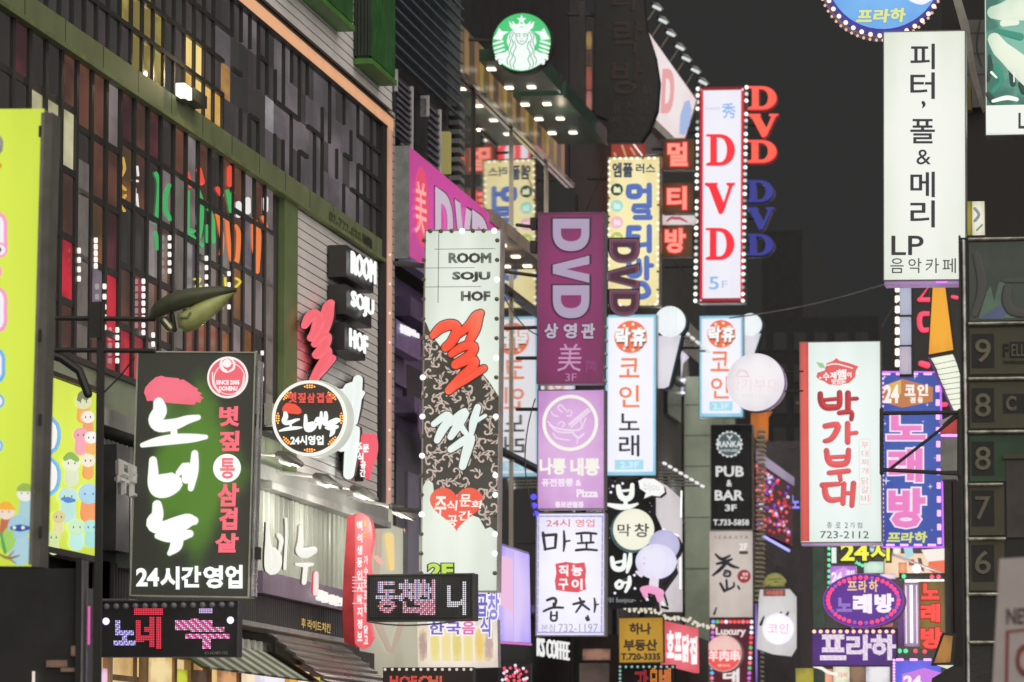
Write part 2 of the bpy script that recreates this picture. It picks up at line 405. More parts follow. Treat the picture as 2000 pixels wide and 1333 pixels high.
# lower grid window
PANES = {k: EP(h, c2, s=.86) for k, (h, c2) in dict(b=('6b4639', '4a342e'), r=('5d3238', '3f282b'), l=('807480', '5a5058'),
   c=('d2cda6', '8d8662'), p=('5a3d55', '3a2e3a'), g=('8c8080', '6c6262'), o=('8a5a35', '53402f'), k=('3c3634', '343130'), R=('d03040', '702832'), y=('a89858', '6c5f36'), w=('b0a8ac', '70686c')).items()}
win = MB().box(xl, X(527), .42, .44, 6.0, 9.085).build('window', BLK, B1)
bays = []; x = X(-55); i = 0
while x < X(524): bays.append(x); x += .612
wide = {6, 13, 21}                                   # blank grey piers between the bays
MEP = {}
for i, x in enumerate(bays):
    w = .612
    px = 2300 + (B1.M @ Vector((x, 0, 0))).x * 0
    if i in wide:
        MB().box(x+.09, x+w-.1, -.01, .009, 6.03, 9.085 - (1.0 if i == 6 else .55)).build('pier', S((.30, .27, .265), .7), B1)
    MB().box(x-.05, x+.05, -.02, .08, 6.03, 9.085).build('mullion', BLK, win)
    zz = [6.03, 6.56, 7.22, 7.90, 8.55, 9.085]
    off = [0, 0, -.14][(i//3) % 3]
    for j in range(5):
        z0, z1 = zz[j] + (off if j else 0), zz[j+1] + (off if j < 4 else 0)
        fr = i/len(bays)
        pool = 'ccckbr' if fr < .25 and j < 4 else ('bbrbbgk' if j > 3 else ('lgbrbkrob' if fr < .5 else 'bgoblkgb'))
        c = rnd.choice(pool)
        if fr < .22 and j == 4: c = rnd.choice('kkkr')  # darker at top left: falloff of light put into pane colours
        if fr < .12 and j == 3: c = rnd.choice('kkb')
        if j < 2 and .2 < fr < .5 and rnd.random() < .5: c = 'R'
        key = (c, round(z1-z0, 2))
        if key not in MEP: MEP[key] = MB().box(.06, w-.06, 0, .02, 0, z1-z0).mesh('pane', PANES[c])
        link('pane', MEP[key], win, loc=(x, .01, z0))
        if j: MB().box(x+.051, x+w-.051, -.01, .009, z0-.035, z0+.035).build('transom', BLK, win)
# neon style lettering inside the glass and glowing discs that paint rows of reflected lamps
o = (250, 300, 3.03)
def wl(nm, m, st, off=.0):
    for s_ in st: B1.strokes(nm, m, [s_], off, parent=win, o=o, sy=.2)
GL = P('35a858'); OL = P('e8742c'); RL = P('e8452e'); WL = P('e8e6e2')
wl('window_letter', GL, [[(165,120,12),(185,190,14),(170,380,12)], [(245,190,12),(222,260,14),(222,330,14),(250,390,12)], [(355,230,12),(352,430,14),(375,460,14),(395,460,8)],
   [(415,220,12),(438,300,12),(430,450,14),(405,520,14)], [(415,285,10),(410,420,10)], [(470,300,12),(500,400,14),(505,520,14)], [(470,430,10),(470,520,12)], [(590,225,12),(605,300,14),(620,230,12)], [(600,300,10),(612,340,16)],
   [(160,410,8),(200,420,8)], [(165,470,10),(180,560,16)], [(360,470,10),(440,545,12)]])
wl('window_letter', OL, [[(530,370,12),(555,500,14),(550,600,12)], [(585,380,12),(600,560,14),(620,640,14),(645,640,14),(655,480,14),(640,430,10)], [(700,380,10),(770,440,16),(765,700,14)], [(740,400,10),(750,560,18),(765,620,18)], [(525,365,10),(570,385,8)], [(800,380,12),(820,440,10)]])
wl('window_letter', RL, [[(350,120,14),(370,190,14)], [(420,100,18),(435,170,20)], [(530,210,14),(555,250,14)], [(605,90,18),(605,180,20)]])
wl('window_letter', WL, [[(655,300,17),(655,365,17)], [(710,275,16),(710,345,17)], [(815,270,16),(815,335,15)], [(55,80,7),(60,130,7)], [(30,160,7),(58,165,7)], [(40,210,10),(35,330,12)], [(52,245,8),(60,320,6)]])
wl('window_letter', P('c8a040'), [[(-30,30,9),(-20,90,9),(-35,130,8)], [(-15,250,9),(-45,300,9),(-20,340,8)], [(-40,190,8),(-15,215,8)]])
wl('window_letter', P('d8c838'), [[(395,745,7),(430,745,7),(400,790,7),(432,790,7)], [(575,740,8),(578,800,8)], [(640,740,7),(665,760,7),(640,790,7)]])
lampm = MB().disc(0, 0, .03, -.01, .02, 10).mesh('lamp', P('fff6f0'))
for (px, y0, y1, n) in ((281,550,650,8),(404,505,560,4),(448,535,600,4),(332,465,530,5),(188,470,520,5),(205,560,640,5),(230,645,705,5),(155,490,545,4),(300,655,690,3),(513,690,740,3)):
    for k in range(n): link('lamp_reflection', lampm, win, loc=B1.p(px, y0+(y1-y0)*k/(n-1), .035))
for (x0,y0,x1,y1) in ((5,430,20,460),(30,160,40,200),(210,630,240,700),(95,200,110,240)): pass
# upper window: big half gridded pane, grey film, a few lit lights
up = MB().box(xl, X(738), .40, .44, 9.42, 11.05).build('window', BLK, B1)
UP = {k: EP(h, c2, c2 if k in 'YWO' else '383534') for k, (h, c2) in dict(d=('3a3836', '343331'), e=('474040', '3a3736'), g=('6d6568', '565054'), h=('6c6267', '504a4e'), v=('5c5a66', '484650'), Y=('b8a858', '7a6c3c'), W=('f6d888', 'c89448'), O=('b88a50', '6c5034'), w=('a8a4a8', '807c80')).items()}
x = xl; cw = .5; i = 0; UM = {}
for c in UP: UM[c] = MB().box(0, cw, 0, .02, 0, .405).mesh('pane', UP[c])
vm = MB().box(-.035, .035, -.025, .009, 0, .405).mesh('mullion', BLK); hm = MB().box(0, cw, -.035, .009, -.025, .025).mesh('transom', BLK)
def pxof(xx): 
    q = B1.M @ Vector((xx, 0, 9.5)); v = CM.transposed() @ (q - CP); return PW/2 + FPX*v.x/(-v.z)
while x < X(738)-.1:
    px = pxof(x)
    for j in range(4):
        z = 9.42 + j*.4075
        c = 'd' if px < 140 else rnd.choice('dde') if px < 330 else rnd.choice('dedk'.replace('k', 'e')) if px < 400 else rnd.choice('eegde') if px < 520 else rnd.choice('ggghe') if px < 700 else 'd'  # panes darken leftwards, painting in the falloff of light
        if 225 < px < 305 and j < 3: c = 'Y' if rnd.random() < .85 else 'e'
        if 345 < px < 385 and j == 0: c = 'W'
        if 352 < px < 400 and j == 1: c = 'W' if px < 385 else 'O'
        if 385 < px < 440 and j < 2: c = 'O' if rnd.random() < .8 else 'e'
        if 395 < px < 415 and j == 0: c = 'W'
        if px > 440 and rnd.random() < .02: c = 'w' if j < 3 else c
        link('pane', UM[c], up, loc=(x, .01, z))
        keep = 1.0 if px < 420 else (.36 if px < 690 else .9)
        if j in (0, 3): keep = max(keep, .6)
        if rnd.random() < keep: link('mullion', vm, up, loc=(x, 0, z))
        if j and rnd.random() < (1 if px < 420 else .26 if px < 690 else .9): link('transom', hm, up, loc=(x, 0, z))
    x += cw; i += 1
# wall lamp on the beam
L1 = F('wall_lamp', 'small glowing box floodlight standing on the green beam', 'lamp', 352, 190, wallpoint(352, -11.05), YW)
L1.box('lamp_glass', P('fffce0', 1.6), 343, 168, 358, 192, .1, 0)
L1.box('housing', BLK, 360, 180, 388, 204, .1, -.1)
L1.box('bracket', BLK, 352, 190, 366, 200, .06, -.1)
def lamp(name, loc, e, col, r=.05, spot=None, aim=None):
    d = bpy.data.lights.new(name, 'SPOT' if spot else 'POINT'); d.energy = e; d.color = col; d.shadow_soft_size = r
    if spot: d.spot_size = R(spot); d.spot_blend = .6
    o = bpy.data.objects.new(name, d); COL.objects.link(o); o.location = loc
    if aim is not None: o.rotation_euler = (Vector(aim) - Vector(loc)).to_track_quat('-Z', 'Y').to_euler()
lamp('light', L1.M @ Vector((.3, -.3, .3)), 12, (1, .8, .45))
# green box bays up at the parapet
GB = wall_F('window_box', 'green slatted box bay hanging below the roof edge', 768, -11.2, 'box bay', z=0)
for (a, b, z0, dep) in ((688, 737, 11.66, .24), (540, 655, 11.9, .22)):
    xa, xb = GB.p(a, 900).x, GB.p(b, 900).x
    MB().box(xa, xb, -dep+.03, -.03, z0+.02, 15).build('box_core', S((.02, .07, .02), .6), GB)
    n = 9; 
    for k in range(n): MB().box(xa+(xb-xa)*k/n+.01, xa+(xb-xa)*(k+1)/n-.01, -dep, -dep+.028, z0+.05, 15).build('slat', S((.035, .14, .035), .5), GB)
    for k in range(5): MB().box(xa-.03, xa-.001, -dep+dep*k/5, -dep+dep*(k+1)/5-.01, z0+.05, 15).build('slat', S((.03, .045, .03), .5), GB)
    MB().box(xa-.02, xb+.02, -dep-.02, -.01, z0-.06, z0+.015).build('rim', S((.09, .26, .05), .5), GB)
# wall mounted ROOM SOJU HOF letters
o = (250, 300, 3.03)
WF = P('fbfffa')
RS = wall_F('wall_lettering', 'black backed white ROOM SOJU HOF letter blocks on the plank wall', 730, -10.9, 'letter sign', z=7.2)
for tx, (x0, y0, x1, y1), sl in (('ROOM', (684, 489, 732, 535), 22), ('SOJU', (684, 566, 728, 608), 20), ('HOF', (681, 640, 716, 678), 17)):
    RS.text('lettering', WF, tx, (x0, y0, x1, y1), .032, .03, .0, slope=sl)
    a, b = RS.p(x0-2, y0), RS.p(x1+2, y0+sl)
    MB().box(a.x-.02, b.x+.02, .035, .28, RS.p(x0, y1).z-.05, RS.p(x0, y0).z+.06).build('letter_block', BLK, RS)
MB().tube([RS.p(671, 500, -.2), RS.p(671, 690, -.2)], .02, 6).build('conduit', DARK, RS)
# hand written glyphs: (name) -> strokes in enlargement pixels, origin, scale, box
G = {}
G['no'] = ((250,540,3.03), [[(182,750,31.2),(188,800,40.8),(160,850,38.4),(190,885,36),(280,875,31.2),(350,850,24),(415,836,14.4)], [(270,905,18),(275,955,19.2)], [(85,1000,12),(170,980,24),(270,965,28.8),(380,958,24),(460,952,12)]], (65,735,472,1015))
G['ne'] = ((250,540,3.03), [[(148,1090,21.6),(150,1160,28.8),(150,1230,31.2),(175,1270,36),(230,1265,40.8),(285,1225,38.4),(255,1190,26.4)], [(190,1210,36),(240,1215,48)], [(300,1165,16.8),(345,1125,26.4),(345,1200,26.4)], [(395,1050,19.2),(390,1150,26.4),(372,1255,16.8)]], (120,1035,412,1300))
G['nu'] = ((0,880,2.942), [[(903,315,26),(905,370,33.8),(885,420,44.2),(930,445,36.4),(1010,430,44.2),(1080,405,39),(1115,405,23.4)], [(905,492,15.6),(960,500,26),(1030,490,33.8),(1090,480,20.8)], [(1020,500,33.8),(1010,550,33.8),(975,592,13)]], (850,295,1132,600))
G['geol'] = ((740,560,3.03), [[(320,290,20.7),(375,240,29.9),(440,228,29.9),(462,262,29.9),(430,330,27.6),(395,362,25.3)], [(470,285,20.7),(530,235,25.3),(575,180,29.9),(600,160,23)], [(592,170,25.3),(570,250,29.9),(535,325,23)],
   [(430,400,20.7),(500,355,25.3),(562,355,25.3),(540,405,27.6),(455,462,27.6)], [(455,462,27.6),(555,432,23),(560,470,27.6),(480,550,29.9),(415,615,25.3)], [(430,600,23),(520,545,25.3),(620,485,20.7)]], (303,145,635,635))
G['jjak'] = ((740,560,3.03), [[(325,815,17.6),(400,762,22),(415,790,24.2),(375,850,26.4),(345,910,19.8)], [(420,810,19.8),(480,758,22),(515,745,22),(470,820,26.4),(425,890,19.8)], [(470,790,15.4),(500,850,17.6),(525,878,13.2)], [(585,715,19.8),(560,800,24.2),(548,870,15.4)], [(570,800,13.2),(630,765,11)], [(425,965,19.8),(500,915,24.2),(545,895,24.2),(525,960,28.6),(495,1065,22)]], (310,700,640,1080))
o7 = (1540,700,3.03)
G['bak'] = (o7, [[(188,212,14.9),(192,255,17.2),(215,288,18.4),(260,292,18.4),(300,280,16.1),(302,205,14.9)], [(200,250,10.3),(300,240,10.3)], [(352,208,16.1),(352,300,16.1)], [(352,242,10.3),(405,240,10.3)], [(300,325,12.6),(370,320,13.8),(372,362,11.5)]], (172,190,412,370))
G['ga'] = (o7, [[(217,403,14.9),(290,395,16.1),(280,440,16.1),(250,480,14.9),(215,492,11.5)], [(350,388,14.9),(350,498,14.9)], [(350,448,10.3),(402,442,10.3)]], (205,380,408,505))
G['bu'] = (o7, [[(225,548,14.9),(235,605,16.1),(265,628,17.2),(330,625,17.2),(350,600,16.1),(355,545,13.8)], [(235,588,10.3),(350,582,10.3)], [(240,680,12.6),(355,668,13.8)], [(300,675,12.6),(308,720,11.5)]], (213,535,365,725))
G['dae'] = (o7, [[(200,752,14.9),(300,745,11.5)], [(212,755,14.9),(222,815,17.2),(250,840,16.1),(305,835,12.6)], [(328,745,13.8),(322,860,13.8)], [(385,742,14.9),(375,872,13.8)], [(325,800,10.3),(380,798,10.3)]], (195,738,392,880))
o9 = (950,880,2.942)
G['bo'] = (o9, [[(758,210,14),(770,260,17),(800,280,16),(832,262,16),(838,200,12)], [(770,235,7),(835,228,7)], [(802,280,12),(798,325,12)], [(690,310,8),(760,325,16),(820,325,14),(868,308,6)]], (688,190,875,340))
G['bi'] = (o9, [[(722,620,12),(732,670,15),(762,684,15),(790,668,14),(795,600,9)], [(730,648,7),(790,635,7)], [(828,590,9),(822,650,14),(808,700,8)]], (708,585,838,705))
G['eo'] = (o9, [[(765,750,9),(745,768,10),(755,790,10),(775,785,10),(782,762,9),(765,750,9)], [(822,730,10),(820,770,13),(800,812,8)], [(790,762,7),(820,758,7)]], (735,720,832,820))
def glyph(f, key, name, m, off=.03, grow=0, to=None, sy=.35, parent=None, n=8):
    o, st, bx = G[key]; b = (*cv(bx[:2], o), *cv(bx[2:], o))
    st = [[(*cv(q, o), q[2]/o[2]) for q in s] for s in st]
    return f.strokes(name, m, st, off, grow, sy, parent, to=(b, to) if to else None, n=n)
# wall letters in relief: red and white brush characters beside the round sign, with their dark returns
def relief(name, label, key, m, to, D, cat='letter sign', dep=.3):
    f = F(name, label, cat, (to[0]+to[2])/2, to[3], D, YW)
    for k, (mm, off, g) in enumerate(((m, .06, 0), (BLK, -.02, .02), (BLK, -.12, .02), (BLK, -.22, .02))):
        o, st, bx = G[key]; b = (*cv(bx[:2], o), *cv(bx[2:], o))
        st = [[(*cv(q, o), q[2]/o[2]*1.4) for q in s] for s in st]
        dx = 0
        mb = f.strokes('letter_face' if k == 0 else 'letter_return', mm, st, off, g, .5 if k == 0 else 1.1, to=(b, to), n=8)
    return f
relief('wall_lettering', 'big red brush character standing off the plank wall above the round sign', 'geol', P('f0606c'), (592, 588, 652, 750), 55.2)
relief('wall_lettering', 'big white brush character on the plank wall behind the round sign', 'jjak', P('ecf4ee'), (644, 734, 710, 935), 57)
HE = F('heart_sign', 'narrow red heart with white writing on the plank wall', 'sign', 709, 940, 58.2, YW)
def heart(f, m, cx, cy, w, h, off, back, name):
    pts = []
    for i in range(40):
        t = 2*math.pi*i/40; x = 16*math.sin(t)**3/16; y = (13*math.cos(t)-5*math.cos(2*t)-2*math.cos(3*t)-math.cos(4*t))
        pts.append((cx + x*w/2, cy - (y+2.5)/14.5*h/2))
    return f.poly(name, m, pts, off, back)
heart(HE, P('f05868'), 709, 892, 32, 90, .1, .03, 'heart_face'); heart(HE, BLK, 707, 895, 34, 92, .02, -.1, 'heart_back')
for t_, b_ in (('주', (694, 865, 706, 885)), ('문', (708, 868, 720, 884)), ('식', (697, 885, 709, 902)), ('공', (703, 902, 714, 916)), ('간', (702, 917, 713, 932))): HE.text('lettering', WF, t_, b_, .04, .01, .12)
# corrugated fascia, purple band, awnings below
CORR = S((.50, .54, .46), .45, vary=.12, scale=1.2, bump=.05)
def corrugated(f, x0, x1, z0, z1, y, pitch=.30, m=CORR, parent=None, amp=.07):
    vs = []; fs = []; n = int((x1-x0)/pitch*8)
    for i in range(n+1):
        xx = x0+(x1-x0)*i/n; yy = y + amp*max(-.6, min(.6, math.sin(2*math.pi*(xx-x0)/pitch)))*1.6
        vs += [(xx, yy, z0), (xx, yy, z1)]
    for i in range(n): fs.append((2*i, 2*i+2, 2*i+3, 2*i+1))
    return MB().add(vs, fs).build('corrugated_panel', m, parent or f)
shell(B1, 'fascia', S((.40, .41, .38), .6, vary=.15), (xl, X(737)), (5.39, 5.57), (-.16, .4))
shell(B1, 'fascia_lip', S((.5, .5, .47), .5), (X(500), X(737)), (5.30, 5.387), (-.2, .4))
corrugated(B1, X(480), X(672), 4.27, 5.29, .02)
corrugated(B1, X(150), X(300), 4.27, 5.29, .02, .2, m=S((.30, .32, .29), .5, vary=.15))
shell(B1, 'panel_backing', BLK, (xl, X(737)), (4.2, 5.3), (.12, .44))
shell(B1, 'purple_band', S((.26, .20, .29), .5, vary=.2), (X(480), X(676)), (4.0, 4.27), (-.22, .1))
shell(B1, 'dark_band', BLK, (xl, X(480)-.01), (4.0, 4.27), (-.1, .1))
corrugated(B1, X(200), X(655), 3.62, 4.0, -.1, .12, S((.05, .05, .052), .4), amp=.02)
shell(B1, 'band_lip', S((.4, .4, .38), .4), (X(200), X(660)), (3.56, 3.618), (-.3, .3))
shell(B1, 'junction_panel', S((.35, .42, .36), .35, .3), (X(210), X(256)), (3.95, 5.0), (-.25, -.05))
shell(B1, 'junction_panel', S((.05, .05, .05), .4), (X(182), X(208)), (4.1, 5.2), (-.25, -.05))
B1.text('lettering', P('b89838'), '후 라이드치킨', (588, 1207, 645, 1226), .02, .004, .16, slope=12)
# lamps on arms over the fascia
def arm_lamp(label, a, b, D, cold=True):
    f = F('arm_lamp', label, 'lamp', a[0], a[1], D, YW, group='arm lamps over the corrugated fascia')
    A = f.M.inverted() @ at(*a, D); B = f.M.inverted() @ at(b[0], b[1], D-.2)
    MB().tube([A, B], .022, 8).build('arm', WHITEP, f)
    mb = MB().disc(0, 0, .1, -.02, .02, 16).mesh('wall_plate', WHITEP); link('wall_plate', mb, f, loc=A)
    d = (B-A).normalized()
    MB().tube([B, B+d*.12+Vector((0, 0, -.03)), B+d*.3+Vector((0, 0, -.10))], [.05, .075, .04], 10).build('lamp_head', S((.3, .3, .28), .35, .5), f, smooth=True)
    MB().tube([B+Vector((0, -.03, -.07)), B+d*.12+Vector((0, -.03, -.10))], .035, 8).build('lamp_glass', P('f4f0e4', 1.0), f)
    lamp('light', f.M @ (B+Vector((0, -.05, -.35))), 24, (1, .96, .86), .03)
arm_lamp('arm lamp nearest the large black box sign', (486, 886), (545, 889), 51.0)
arm_lamp('arm lamp below the round sign', (505, 919), (618, 931), 52.5)
arm_lamp('arm lamp reaching over the middle of the corrugated panel', (582, 941), (690, 955), 54.5)
arm_lamp('arm lamp above the red block sign', (650, 966), (766, 990), 57)
# corrugated panel letters (white relief brush characters), and small ones
WR = P('f6f4ea'); CREAM = S((.55, .50, .42), .5, bump=0)
def brush_relief(label, sts, m, mb_, D, depth=5, yaw=YS, step=.05, o=(480,880,2.942)):
    f = F('relief_letter', label, 'letter sign', *cv(sts[0][-1][:2], o), D, yaw)
    f.strokes('letter_face', m, sts, .05, 0, .4, o=o)
    for k in range(depth): f.strokes('letter_return', mb_, [[(x-2.2*(k+1), y-.5*(k+1), r) for x, y, r in st] for st in sts], .05-step*(k+1), 0, .6, o=o)
brush_relief('cream relief character with a round belly on the corrugated panel', [[(125,420,9),(128,520,16),(135,600,28),(142,680,32),(170,670,32),(180,620,28),(160,580,22)], [(190,490,14),(205,520,14),(195,580,9)], [(232,395,8),(234,500,8),(225,680,9)]], WR, CREAM, 50.6)
brush_relief('cream relief character with a tail on the corrugated panel', [[(318,440,12),(315,530,18),(310,580,24),(345,590,30),(390,575,22)], [(290,655,8),(340,660,14),(385,655,8)], [(345,660,14),(335,760,14)]], WR, CREAM, 51.0)
brush_relief('red and white tablet ending the relief letters', [[(405,710,14),(402,820,16)]], P('f4e4e0'), P('d04048'), 51.4)
R2 = wall_F('relief_letter', 'small white letters on the grey corrugated panel behind the box sign', 240, -10.85, 'letter sign', z=4.8)
R2.text('lettering', S((.75, .75, .72), .4), '두', (222, 895, 240, 965), .06, .08, .05, slope=8)
R2.text('lettering', S((.75, .75, .72), .4), '번', (242, 900, 262, 970), .06, .08, .05, slope=8)
PB = wall_F('band_lettering', 'white raised shop letters on the purple band', 672, -10.95, 'letter sign', z=4.0)
PB.text('lettering', WR, '정통', (614, 1150, 634, 1172), .02, .06, .04, slope=8)
PB.text('lettering', WR, '대바스타', (637, 1160, 673, 1180), .02, .06, .04, slope=10)
# striped awning, ribbed awning, lit shop windows at street level
AW = wall_F('striped_awning', 'green and white striped awning with scalloped top', 610, -10.5, 'awning', z=3.0)
n = 18; x0, x1 = AW.p(380, 1280).x, AW.p(610, 1280).x
for i in range(n):
    a, b = x0+(x1-x0)*i/n, x0+(x1-x0)*(i+1)/n
    MB().add([(a, -.1, 2.95-3.0), (b-.004, -.1, -.05), (b-.004, .5, .33), (a, .5, .33), (a, -.08, -.07), (b-.004, -.08, -.07), (b-.004, .52, .31), (a, .52, .31)], [(0,1,2,3),(7,6,5,4),(0,4,5,1),(1,5,6,2),(2,6,7,3),(3,7,4,0)]).build('stripe', S((.55, .55, .48), .7) if i % 2 else S((.10, .15, .06), .7), AW)
    MB().disc((a+b)/2, .32, .09, .44, .5, 12).build('scallop', S((.6, .6, .55), .7), AW)
RB = wall_F('ribbed_awning', 'dark ribbed metal awning stepping down over the shop', 740, -10.4, 'awning', z=2.9)
x0, x1 = RB.p(600, 1280).x, RB.p(742, 1300).x
for i in range(7):
    z = .62 - i*.09
    MB().add([(x0, .5-i*.11, z), (x1, .5-i*.11, z), (x1, .36-i*.11, z-.07), (x0, .36-i*.11, z-.07), (x0, .5-i*.11, z-.03), (x1, .5-i*.11, z-.03), (x1, .36-i*.11, z-.10), (x0, .36-i*.11, z-.10)],
             [(0,1,2,3),(7,6,5,4),(0,4,5,1),(1,5,6,2),(2,6,7,3),(3,7,4,0)]).build('rib', S((.16, .15, .14), .3, .5), RB)
SHOP = [('e8c890', 'b08040'), ('f6e6c0', 'd0a868'), ('c89858', '805830'), ('f0d8d8', 'c09090'), ('584838', '403830'), ('e0b050', '906030')]
SW = wall_F('shopfront', 'warm lit timber framed shop windows under the awnings', 740, -11.2, 'shopfront', z=0)
x = SW.p(172, 1300).x; xe2 = SW.p(738, 1300).x; i = 0
MB().box(x, xe2, .05, .4, 0, 3.55).build('back_wall', DARK, SW)
while x < xe2-.2:
    w = rnd.choice([1.4, 1.9, 2.4]); a, b = SHOP[[0, 1, 2, 1, 5, 0, 3][i % 7]]
    MB().box(x+.05, min(x+w, xe2)-.01, -.02, .04, 1.0, 3.1).build('shop_window', E(a, .9, b, edge=1.0, ns=4), SW)
    MB().box(x-.06, x+.05, -.04, .04, .0, 3.4).build('post', S((.35, .22, .12), .5), SW); x += w; i += 1
for (z0, z1) in ((2.78, 2.84), (3.1, 3.22)): MB().box(SW.p(172, 1300).x, xe2, -.06, -.022, z0, z1).build('rail', S((.35, .22, .12), .5), SW)
for i, px in enumerate((318, 368, 455, 610, 655)):
    f = F('pendant_lamp', ['round ceiling lamp glowing under the LED board', 'second ceiling lamp under the LED board', 'ceiling lamp at the end of the striped awning', 'pendant lamp below the dark awning', 'small lamp beside the red post'][i], 'lamp', px, 1287, 50.5+i*1.2)
    c = f.p(px, 1287); MB().disc(c.x, c.z, .09, -.1, .1, 20, .035).build('lamp_glass', P('fff4d8', 1.8), f)
    MB().box(c.x-.03, c.x+.03, -.03, .03, c.z+.035, c.z+.09).build('lamp_base', WHITEP, f)

SI = F('shop_display', 'lit boards, glass door frames and menus inside the warm shop below the dot matrix board', 'display', 420, 1333, wallpoint(420, -11.08), YW)
for (x0, y0, x1, y1, c, c2) in ((176,1308,190,1345,'e060c0','703870'), (196,1306,210,1345,'f0c8e0','b07c98'), (288,1276,336,1345,'f0d8a0','b89058'), (342,1308,366,1345,'c8d040','8a8c30'), (386,1310,404,1345,'584038','3c322e'), (412,1300,424,1345,'e8c080','a87c48'), (430,1312,462,1345,'d8a070','8c6040'),
        (506,1306,556,1345,'f4f0fa','d0c4d8'), (563,1300,582,1345,'f0b050','b07830'), (586,1312,604,1345,'fff0d8','e0b888'), (632,1308,668,1345,'b8b030','6c6824'), (696,1318,724,1345,'e85050','a03438'), (268,1262,330,1272,'e8b878','a07848'), (420,1270,462,1282,'f8e8c8','d0b080')):
    SI.box('display_board', E(c, 1, c2, samp=False, ns=7), x0, y0, x1, y1, .0, -.05)
SI.bulbs(bulbmesh(.016, P('e8e0ff', 1.4)), band((508,1307),(554,1306),9), .02)
for x in (214, 284, 340, 372, 408, 466): SI.box('door_frame', S((.62, .42, .24), .4), x-2.5, 1282, x+2.5, 1345, .02, -.06)
SI.box('door_rail', S((.62, .42, .24), .4), 214, 1284, 500, 1289, .03, -.06)
# ------------------------------------------------------------------ building 2: dark louvred front, purple lower floors
B2 = wall_F('louvred_building', 'dark building with blue grey louvres and a purple lower front', 930, -12.0)
X = lambda px: B2.p(px, 900).x
shell(B2, 'wall', S((.075, .073, .072), .6), (X(768), X(932)), (0, 17), (.3, 9))
LV = MB().add([(0, 0, 0), (X(906)-X(770), 0, 0), (X(906)-X(770), .1, .075), (0, .1, .075), (0, .01, -.015), (X(906)-X(770), .01, -.015), (X(906)-X(770), .11, .035), (0, .11, .035)], [(0,1,2,3),(7,6,5,4),(0,4,5,1),(1,5,6,2),(2,6,7,3),(3,7,4,0)]).mesh('louvre', S((.24, .34, .40), .45, .2))
for i in range(20): link('louvre', LV, B2, loc=(X(770), 0, 13.05+i*.19))
for k, (a, b, z0, z1) in enumerate(((781, 813, 11.85, 12.85), (843, 868, 11.75, 12.9))):
    w = MB().box(X(a), X(b), .1, .29, z0, z1).build('window', S((.06, .06, .065), .3), B2)
    for j in range(9): MB().box(X(a)+.1, X(b)-.1, .07, .09, z0+.08+j*(z1-z0-.1)/9, z0+.12+j*(z1-z0-.1)/9).build('slat', S((.16, .16, .20), .4), w)
    MB().box(X(b)-.09, X(b)+.01, .06, .2, z0-.05, z1).build('frame', S((.7, .7, .7), .4), w)
    MB().box(X(a), X(a)+.07, .06, .2, z1-.3, z1+.05).build('frame', S((.7, .7, .7), .4), w)
for j in range(16): MB().box(X(908), X(918), .1, .29, 10.9+j*.16, 10.98+j*.16).build('vent_slot', S((.25, .25, .26), .4), B2)
MB().box(X(888), X(892), .1, .29, 12.0, 12.7).build('light_strip', P('8a8048'), B2)
for z in (11.45, 11.62): MB().tube([(X(770), -.1, z), (X(880), -.1, z)], .035, 8).build('pipe', DGREY, B2)
PUR = S((.12, .085, .17), .6, vary=.25)
shell(B2, 'purple_wall', PUR, (X(768), X(932)), (2, 9.6), (.05, .297))
for (a, b, z0, z1, y0, m) in ((768, 790, 7.9, 8.9, -.03, S((.16, .12, .2), .5)), (770, 900, 8.95, 9.25, -.25, S((.10, .075, .15), .5)), (772, 890, 7.45, 7.7, -.3, S((.15, .11, .2), .5)), (792, 820, 7.7, 8.3, -.02, BLK),
                           (770, 870, 5.7, 7.2, -.03, BLK), (790, 812, 4.6, 6.6, -.06, S((.16, .15, .2), .4)), (766, 900, 4.3, 4.55, -.2, BLK)):
    MB().box(X(a), X(b), y0, .047, z0, z1).build('front_panel', m, B2)
for a in (768, 800): B2.poly('canopy_fin', S((.19, .12, .24), .5), [(a, 790), (a+12, 812), (a+30, 905), (a+20, 910), (a, 840)], .4, .38)
PZ = wall_F('small_sign', 'small purple sign with white raised letters on the purple front', 800, -11.7, 'sign', z=7.9)
a, b = PZ.p(774, 640), PZ.p(822, 655)
MB().box(a.x, b.x, 0, .2, a.z-.3, a.z+.12).build('board', S((.25, .17, .35), .5), PZ)
PZ.text('lettering', P('f0eef4'), '퓨전짬뽕', (780, 632, 800, 650), .05, .03, .02, slope=9); PZ.text('lettering', P('f0eef4'), '& Pizza', (801, 642, 816, 656), .05, .03, .02, slope=6)
# pink DVD wall sign
PK = wall_F('pink_wall_sign', 'long magenta DVD sign flat on the louvred building', 800, -11.65, 'sign', z=9.75)
xa, xb = PK.p(800, 400).x, PK.p(974, 450).x; zt = PK.p(800, 285).z; zb = PK.p(800, 503).z
PINK = E('c8429a', 1.0, 'b0387e', edge=1.2)
MB().box(xa, xb, .01, .17, zb, zt).build('cabinet', S((.36, .36, .37), .5), PK)
MB().box(xa+.02, xb-.02, -.01, .009, zb+.02, zt-.02).build('face_panel', PINK, PK)
MB().box(xa-.02, xa-.003, .03, .34, zb-.02, zt).build('end_plate', S((.45, .47, .46), .5), PK)
MB().box(xa-.01, xb+.01, -.02, .17, zb-.12, zb-.003).build('trim', S((.25, .24, .4), .5), PK)
c = PK.p(822, 405); MB().disc(c.x, c.z, .60, -.02, -.0105, 40, .62).build('emblem_disc', P('e0456a'), PK)
PK.text('lettering', P('f4a8a0'), '美', (811, 352, 833, 455), -.002, .006, .03, slope=9)
